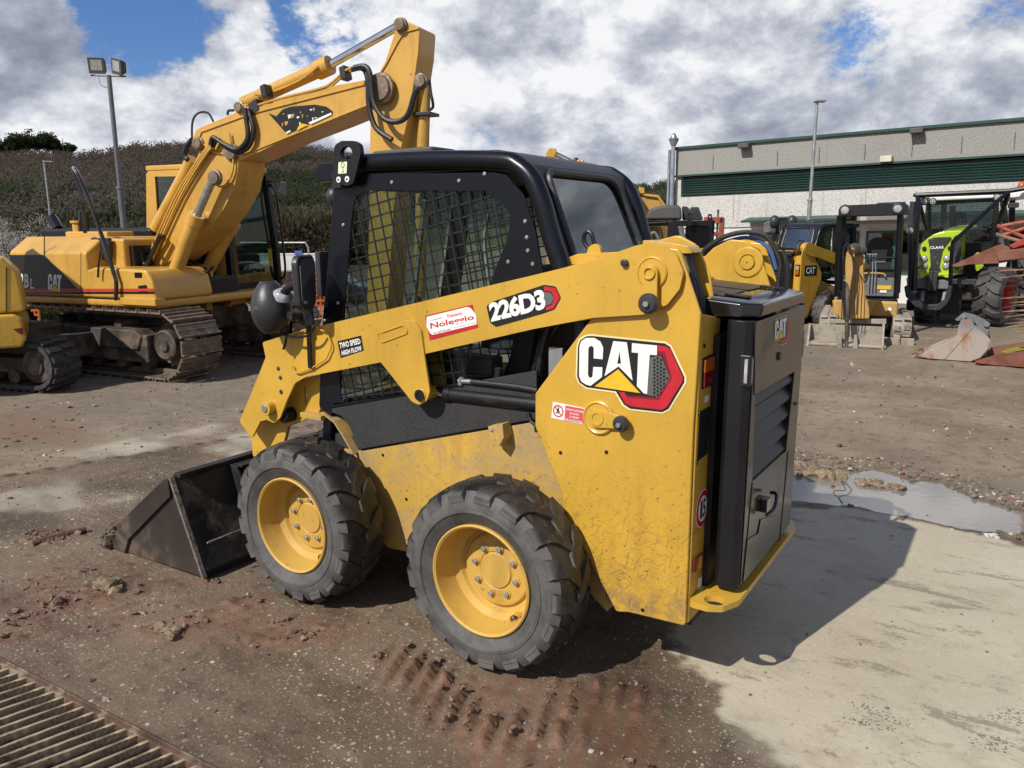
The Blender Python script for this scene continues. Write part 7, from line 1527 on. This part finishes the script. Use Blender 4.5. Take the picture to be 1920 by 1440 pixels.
b=MB(); b.tube([t((1709,545),.3),t((1709,420),.3),t((1711,395),.3),t((1713,378),.3)],.055,10,2); b.build('exhaust',MT['plastic_black'],TX_); b=MB(); b.sphere(t((1706,433),.2),.055,12,8,(1.,.7,1)); b.build('side_lamp',MT['lens_clear'],TX_,ang=60)
b=MB(); pp(T,[(1824,480),(1836,470),(1845,500),(1830,512)],.9,.5,'',None,None,round_=.04,mb=b); b.build('mudguard',LI,TX_,bevel=.02)
# --- loose digging bucket
q=onz(1790,676); K=Fr((q.x,q.y,0),YAW-.5-math.pi/2); KX=K.empty('loose_bucket','rusty grey toothed digging bucket lying on the gravel in front of the tractor tyre','bucket')
sp=[(1719,668),(1742,673),(1780,676),(1819,678),(1838,671),(1854,653),(1856,640),(1848,630),(1836,620),(1828,612),(1822,599),(1803,599),(1797,611),(1795,627),(1784,638),(1765,647),(1735,660)]
RB=bpy.data.materials.new('bucket_rust'); RB.use_nodes=True; tn=NT(RB.node_tree); bb=tn.n['Principled BSDF']; co_=tn.N('TexCoord').outputs['Object']; n1=tn.noise(co_,2.2,6,.65,.4); zz0=tn.N('SeparateXYZ',ins={0:co_}).outputs[2]
tn.set(bb.inputs['Base Color'],tn.mix(tn.ss(n1,.48,.60),tn.mix(tn.ss(zz0,.30,.50),(.34,.29,.25),(.17,.18,.20)),(.28,.13,.07))); bb.inputs['Roughness'].default_value=.7
q=K.P(sp,'y',0.0); q=[Vector((p.x,p.y,max(p.z,.0))) for p in q]
b=MB(); b.prism(q,(0,.03,0)); b.build('side_plate',RB,KX,bevel=.006); b=MB(); b.prism([p+Vector((.03,.52,0)) for p in q],(0,.03,0)); b.build('side_plate',RB,KX,bevel=.006)
b=MB()
for i in range(3,9): b.beam(q[i]+Vector((0,.28,0)),q[i+1]+Vector((0,.28,0)),.52,.025,up=(0,0,1))
b.beam(q[0]+Vector((.05,.28,.01)),q[3]+Vector((0,.28,.01)),.52,.03); b.build('shell',RB,KX)
for k in range(5): b=MB(); b.prism([q[0]+Vector((.06,.0+.11*k,.05)),q[0]+Vector((-.06,.02+.11*k,.0)),q[0]+Vector((-.06,.05+.11*k,.0)),q[0]+Vector((.06,.07+.11*k,.05))],(0,0,-.035) ); b.build('tooth',MT['rust_steel'],KX,bevel=.004)
b=MB(); a=K.pick(1770,673,'y',-.003); c=K.pick(1822,614,'y',-.003); b.beam(a,c,.02,.012,up=(0,1,0)); b.build('side_rib',RB,KX)
b=MB(); pp(K,[(1791,599),(1808,586),(1827,590),(1848,600),(1857,607),(1852,630),(1836,618),(1828,605),(1806,600),(1794,602)],.05,.04,'',None,None,mb=b); pp(K,[(1791,599),(1808,586),(1827,590),(1848,600),(1857,607),(1852,630),(1836,618),(1828,605),(1806,600),(1794,602)],.38,.04,'',None,None,mb=b); b.cyl(K.pick(1806,593,'y',.02),K.pick(1806,593,'y',.48),.035,12); b.cyl(K.pick(1850,608,'y',.02),K.pick(1850,608,'y',.48),.035,12); b.build('hanger',MT['interior_grey'],KX,bevel=.004)
b=MB(); c=K.pick(1838,612,'y',.2); b.sphere(c,.09,10,7,(1,.8,.9)); b.sphere(c+Vector((.03,.02,-.09)),.08,10,7); b.build('dried_mud',MT['muddy_steel'],KX)
# --- red harvester header at the right edge
N=vf(9.2,1880); NX=N.empty('harvester_header','rusty red farm header with long pointed brown tines, cut off by the right picture edge','farm implement')
b=MB(); pp(N,[(1784,498),(1830,477),(1867,461),(1880,458),(1894,464),(1960,440),(2040,420),(2040,470),(1950,480),(1872,494),(1818,496),(1793,501)],0,.03,'',None,None,mb=b); 
b.build('blade_pan',MT['red_brown'],NX,bevel=.006)
b=MB(); pp(N,[(1868,476),(1880,470),(1960,460),(2040,450),(2040,470),(1950,482),(1872,490)],-.05,.3,'',None,None,mb=b); b.build('pan_box',MT['red_brown'],NX,bevel=.01)
for pts in ([(1869,423),(1895,434),(1925,447),(1990,475)],[(1878,424),(1905,419),(1990,405)],[(1880,441),(1925,427),(1990,410)]): b=MB(); b.tube(N.P(pts,'y',.05),.024,8,1); b.build('red_bar',MT['red_iron'],NX)
b=MB(); b.tube(N.P([(1867,439),(1890,446),(1912,452),(1990,470)],'y',-.02),.022,8,1); b.tube(N.P([(1900,428),(1990,415)],'y',.1),.018,8,1); b.build('tan_bar',MT['tine_brown'],NX)
b=MB(); pp(N,[(1892,460),(1920,447),(2040,410),(2040,425),(1925,457),(1900,466)],-.06,.04,'',None,None,mb=b); b.build('red_flange',MT['red_bright'],NX,bevel=.004)
for i,(x,y) in enumerate(((1865,509),(1872,522),(1873,528),(1876,539),(1875,560),(1881,577),(1878,585),(1885,595),(1885,607),(1889,615),(1905,623),(1890,549),(1893,568))):
    b=MB(); yy=.02+.13*(i%4); dy_=-7 if i%2 else -3; a=N.pick(x,y,'y',yy); m_=N.pick(x+28,y+dy_*.4-1,'y',yy); c=N.pick(x+140,y+dy_*2.2,'y',yy+.05); w=.020
    b.tube([a,m_,c],.004,6,1,r2=.020); b.build('tine',MT['tine_brown'],NX)
b=MB(); a=N.pick(1995,470,'y',.2); b.beam(Vector((a.x,.1,0)),Vector((a.x,.1,2.1)),.12,.12); b.beam(Vector((a.x,.6,0)),Vector((a.x,.6,2.1)),.12,.12); b.build('upright',MT['red_iron'],NX,bevel=.01)
q=onz(1900,688); U=Fr((q.x,q.y,0),YAW-.55-math.pi/2)
for i,(pts,y,w,lb,gm_) in enumerate((([(1828,680),(1870,671),(1925,661),(2000,648),(2000,680),(1925,689),(1867,686)],0,.5,'front red brown folded steel panel lying on the ground at the right edge','red_brown'),([(1850,668),(1858,652),(1925,640),(2000,628),(2000,660),(1925,668),(1860,676)],.45,.4,'rear red brown steel panel with a green yellow patch, lying at the right edge','red_brown'))):
    qq=U.P(pts,'y',y); qq=[Vector((p.x,p.y,max(p.z,.004))) for p in qq]; o=bpy.data.objects.new('scrap_sheet',None); col.objects.link(o); o.matrix_world=U.m; tag(o,lb,'scrap metal','red brown sheets on the ground')
    b=MB(); b.prism(qq,(0,w*.06,0)); n_=len(qq); b.prism([Vector((p.x+.05,p.y+w,p.z*.4)) for p in qq],(0,.02,0)); b.prism([qq[0],qq[1],qq[2],qq[3],qq[3]+Vector((0,w,-qq[3].z*.5)),qq[2]+Vector((0,w,-qq[2].z*.5)),qq[1]+Vector((0,w,-qq[1].z*.5)),qq[0]+Vector((0,w,0))],(0,0,-.01)); b.build('sheet',MT[gm_],o,bevel=.003)
    if i==0: b=MB(); pq=U.P([(1830,680),(1842,678),(1845,686),(1838,685)],'y',-.004); b.prism([Vector((p.x,p.y,max(p.z,.01))) for p in pq],(0,.003,0)); b.build('red_tip',MT['red_bright'],o)
    else: b=MB(); pq=U.P([(1876,660),(1890,654),(1925,647),(1925,655),(1895,663)],'y',y-.004); b.prism(pq,(0,.003,0)); b.build('patch',mat('patch',(.25,.23,.03),.6,0,.2),o)
# --- black canopy machine directly behind the loader, with a grey roof box
B2=vf(9.0,1260); BX=B2.empty('compact_loader','black framed loader with a grey roof box and twin lifting lugs behind the hood','loader')
b=MB(); q=B2.P([(1211,412),(1213,399),(1220,391),(1236,386),(1270,384),(1277,388),(1279,412)],'y',0); b.prism(q,(0,.55,0)); b.build('roof_box',MT['plastic_grey'],BX,bevel=.03,seg=3)
b=MB(); q=B2.P([(1280,412),(1279,386),(1290,388),(1292,392),(1297,388),(1310,388),(1319,412)],'y',.1); b.prism(q,(0,.5,0)); b.build('roof_box_cover',MT['plastic_black'],BX,bevel=.02)
b=MB(); u=lambda p,y:B2.pick(*p,'y',y); b.tube([u((1190,421),-.05),u((1252,417),-.05)],.022,8); q=B2.P([(1250,462),(1252,416),(1262,413),(1269,417),(1275,440),(1300,470)],'y',-.06); b.prism(q,(0,.08,0))
q=B2.P([(1205,413),(1335,413),(1335,424),(1205,424)],'y',.02); b.prism(q,(0,.9,0)); b.beam(u((1335,413),.03),Vector((u((1335,413),.03).x,.03,.5)),.06,.06); b.beam(u((1200,413),.03),Vector((u((1200,413),.03).x,.03,.5)),.06,.06); b.build('frame',MT['black_satin'],BX,bevel=.008)
for (x,y) in ((1293,411),(1331,413)):
    b=MB(); o_=rounded(B2.P([(x-4,y-12),(x+4,y-12),(x+4,y+12),(x-4,y+12)],'y',-.09),.02,4); c=u((x,y-6),-.09); b.prismh(o_,[ellipse(c,(.009,0,0),(0,0,.016),10)],(0,.02,0)); b.build('lifting_lug',MT['black_satin'],BX,bevel=.003)
b=MB()
for x in np.arange(1288,1331,3.0): b.beam(u((x,424),-.01),u((x,500),-.01),.004,.004)
for y in np.arange(426,500,3.6): b.beam(u((1287,y),-.012),u((1331,y),-.012),.004,.004)
b.build('mesh_screen',MT['black_satin'],BX)
b=MB(); q=B2.P([(1208,425),(1250,425),(1250,480),(1204,480)],'y',.1); b.prism(q,(0,.01,0)); b.build('rear_glass',MT['glass_cab'],BX)
b=MB(); a=u((1205,490),.1); c=u((1335,490),.1); b.box(a.x,c.x,.15,1.3,.25,a.z+.05); b.box(u((1285,430),.3).x,c.x,.3,.35,a.z,u((1285,424),.3).z); b.build('body',MT['black_satin'],BX,bevel=.02)
for y in (.3,1.2):
    for x in (a.x-.1,c.x+.0): b=MB(); b.cyl((x,y,.36),(x+.22,y,.36),.36,24); b.build('wheel',MT['rubber'],BX,bevel=.03)
b=MB(); b.tube(B2.P([(1215,470),(1217,445),(1226,436),(1234,446),(1236,465)],'y',-.1),.018,8,4); b.tube(B2.P([(1276,424),(1279,440),(1284,452)],'y',-.1),.03,8,2); b.build('intake_pipe',MT['interior_grey'],BX)
# --- red forklift mast
FK=vf(15,1345); FX=FK.empty('forklift','red forklift mast standing between the black loader and the warehouse','forklift')
b=MB(); v=lambda p,y:FK.pick(*p,'y',y)
for x in (1334,1354): p=v((x,408),0); b.box(p.x-.05,p.x+.05,0,.14,.1,p.z)
a=v((1320,409),0); c=v((1357,409),0); b.box(a.x,c.x,0,.12,a.z-.10,a.z+.02); b.box(a.x+.15,c.x,.02,.10,1.5,1.58); b.build('mast',MT['red_iron'],FX,bevel=.01)
b=MB(); b.box(v((1345,430),0).x-.02,v((1345,430),0).x+.02,.05,.09,.3,2.0); b.build('lift_chain',MT['track_frame'],FX); b=MB(); b.box(a.x-.2,c.x+.2,.5,2.2,.3,1.2); b.build('body',MT['red_iron'],FX,bevel=.05)
for x in (a.x,c.x): b=MB(); b.cyl((x-.1,.7,.3),(x+.1,.7,.3),.3,18); b.build('wheel',MT['rubber'],FX)
# --- black wire guard machine roof seen over the far skid steer
Q=vf(17,1465); QX=Q.empty('guarded_cab','small black cab top with wire guard and two side lamps before the warehouse porch','machine cab')
w_=lambda p,y:Q.pick(*p,'y',y); b=MB(); a=w_((1458,410),0); c=w_((1493,410),0); b.box(a.x,c.x,.2,1.4,.2,1.2); 
for x in (a.x,c.x): b.box(x-.03,x+.03,0,.06,1.2,a.z)
b.box(a.x,c.x,0,.06,a.z-.04,a.z+.02); b.build('frame',MT['black_satin'],QX)
b=MB()
for x in np.linspace(a.x,c.x,11): b.beam((x,.0,a.z),(x,.0,1.5),.012,.012)
for z in np.linspace(1.5,a.z,7): b.beam((a.x,.0,z),(c.x,.0,z),.012,.012)
b.build('wire_guard',MT['black_satin'],QX)
for x in (1452,1485): b=MB(); b.sphere(w_((x,416),-.1),.13,10,7,(.9,.8,1.1)); b.build('side_lamp',MT['plastic_black'],QX,ang=60)
b=MB()
for k in range(5): b.beam(w_((1432,436-k*4),-.2),w_((1444,431-k*4),-.2),.02,.02)
b.build('slatted_cover',MT['zinc'],QX)
# --- yellow excavator behind the cab
V=vf(11.5,1150); VX=V.empty('excavator','yellow excavator whose lowered boom shows above and right of the loader cab roof','excavator')
y_=lambda p,y:V.pick(*p,'y',y)
b=MB(); pp(V,[(1085,318),(1130,326),(1152,334),(1180,342),(1194,354),(1202,400),(1205,470),(1150,500),(1090,480)],0,.5,'',None,None,round_=.08,mb=b); b.build('boom',MT['yellow_used'],VX,bevel=.02)
b=MB(); pp(V,[(1190,352),(1206,356),(1212,363),(1234,366),(1246,383),(1252,420),(1250,500),(1195,500)],.25,.6,'',None,None,mb=b); b.build('boom_base',MT['yellow_used'],VX,bevel=.015); b=MB(); b.tube(V.P([(1192,356),(1210,366),(1234,369),(1246,386)],'y',.23),.02,6,1); pp(V,[(1198,350),(1208,352),(1208,362),(1198,362)],.2,.1,'',None,None,mb=b); b.build('boom_flange',MT['yellow_tower'],VX)
b=MB()
for k in range(2): pp(V,[(1023+k*10,300),(1024+k*10,287),(1028+k*9,279),(1035+k*6,277),(1041+k*3,281),(1044+k,300)],.0+.12*k,.03,'',None,None,mb=b)
pp(V,[(1023,292),(1044,294),(1060,330),(1023,330)],0,.15,'',None,None,mb=b); b.build('bracket',MT['yellow_tower'],VX,bevel=.006)
b=MB(); b.tube(V.P([(1043,286),(1060,294),(1078,304),(1100,322)],'y',.05),.014,8,1); b.tube(V.P([(1040,290),(1055,298),(1072,307)],'y',.0),.02,8,1); b.build('linkage_rod',MT['steel'],VX)
b=MB()
for k in range(4): b.tube(V.P([(1075+k*3,303+k),(1100,312-k),(1125,318+k),(1145+k*2,323),(1160+k,332),(1175+k*4,345),(1188+k*4,368),(1196+k*3,400)],'y',-.06-.03*k),.015,6,4)
for k in range(3): b.tube(V.P([(1140+k*5,330),(1143+k*5,322-k),(1152+k*4,325),(1157+k*3,336)],'y',-.1),.013,6,4)
b.sphere(y_((1080,302),-.05),.05,8,6); b.build('boom_hoses',MT['hose'],VX)
b=MB()
for k in range(4): b.tube(V.P([(1168+k*4,338+k*3),(1184+k*4,356),(1194+k*3,385),(1199+k*3,410)],'y',-.04),.010,6,4)
for x in (1085,1092,1174,1180): b.sphere(y_((x,303 if x<1100 else 345),-.12),.03,8,6)
b.build('steel_pipes',MT['yellow_tower'],VX)
b=MB(); a=y_((1060,480),.3); c=y_((1250,480),.3); b.box(a.x-.3,c.x+.2,.3,2.6,.75,1.35); b.build('house',MT['yellow_used'],VX,bevel=.05)
for x in (a.x-.2,c.x-.35):
    b=MB(); P,_=loop_pts(2.4,.34,40); b.prism([Vector((x,2.8+p[0]*1.,.36+p[1])) for p in P],(.5,0,0)); b.build('track',MT['track_steel'],VX,bevel=.01)
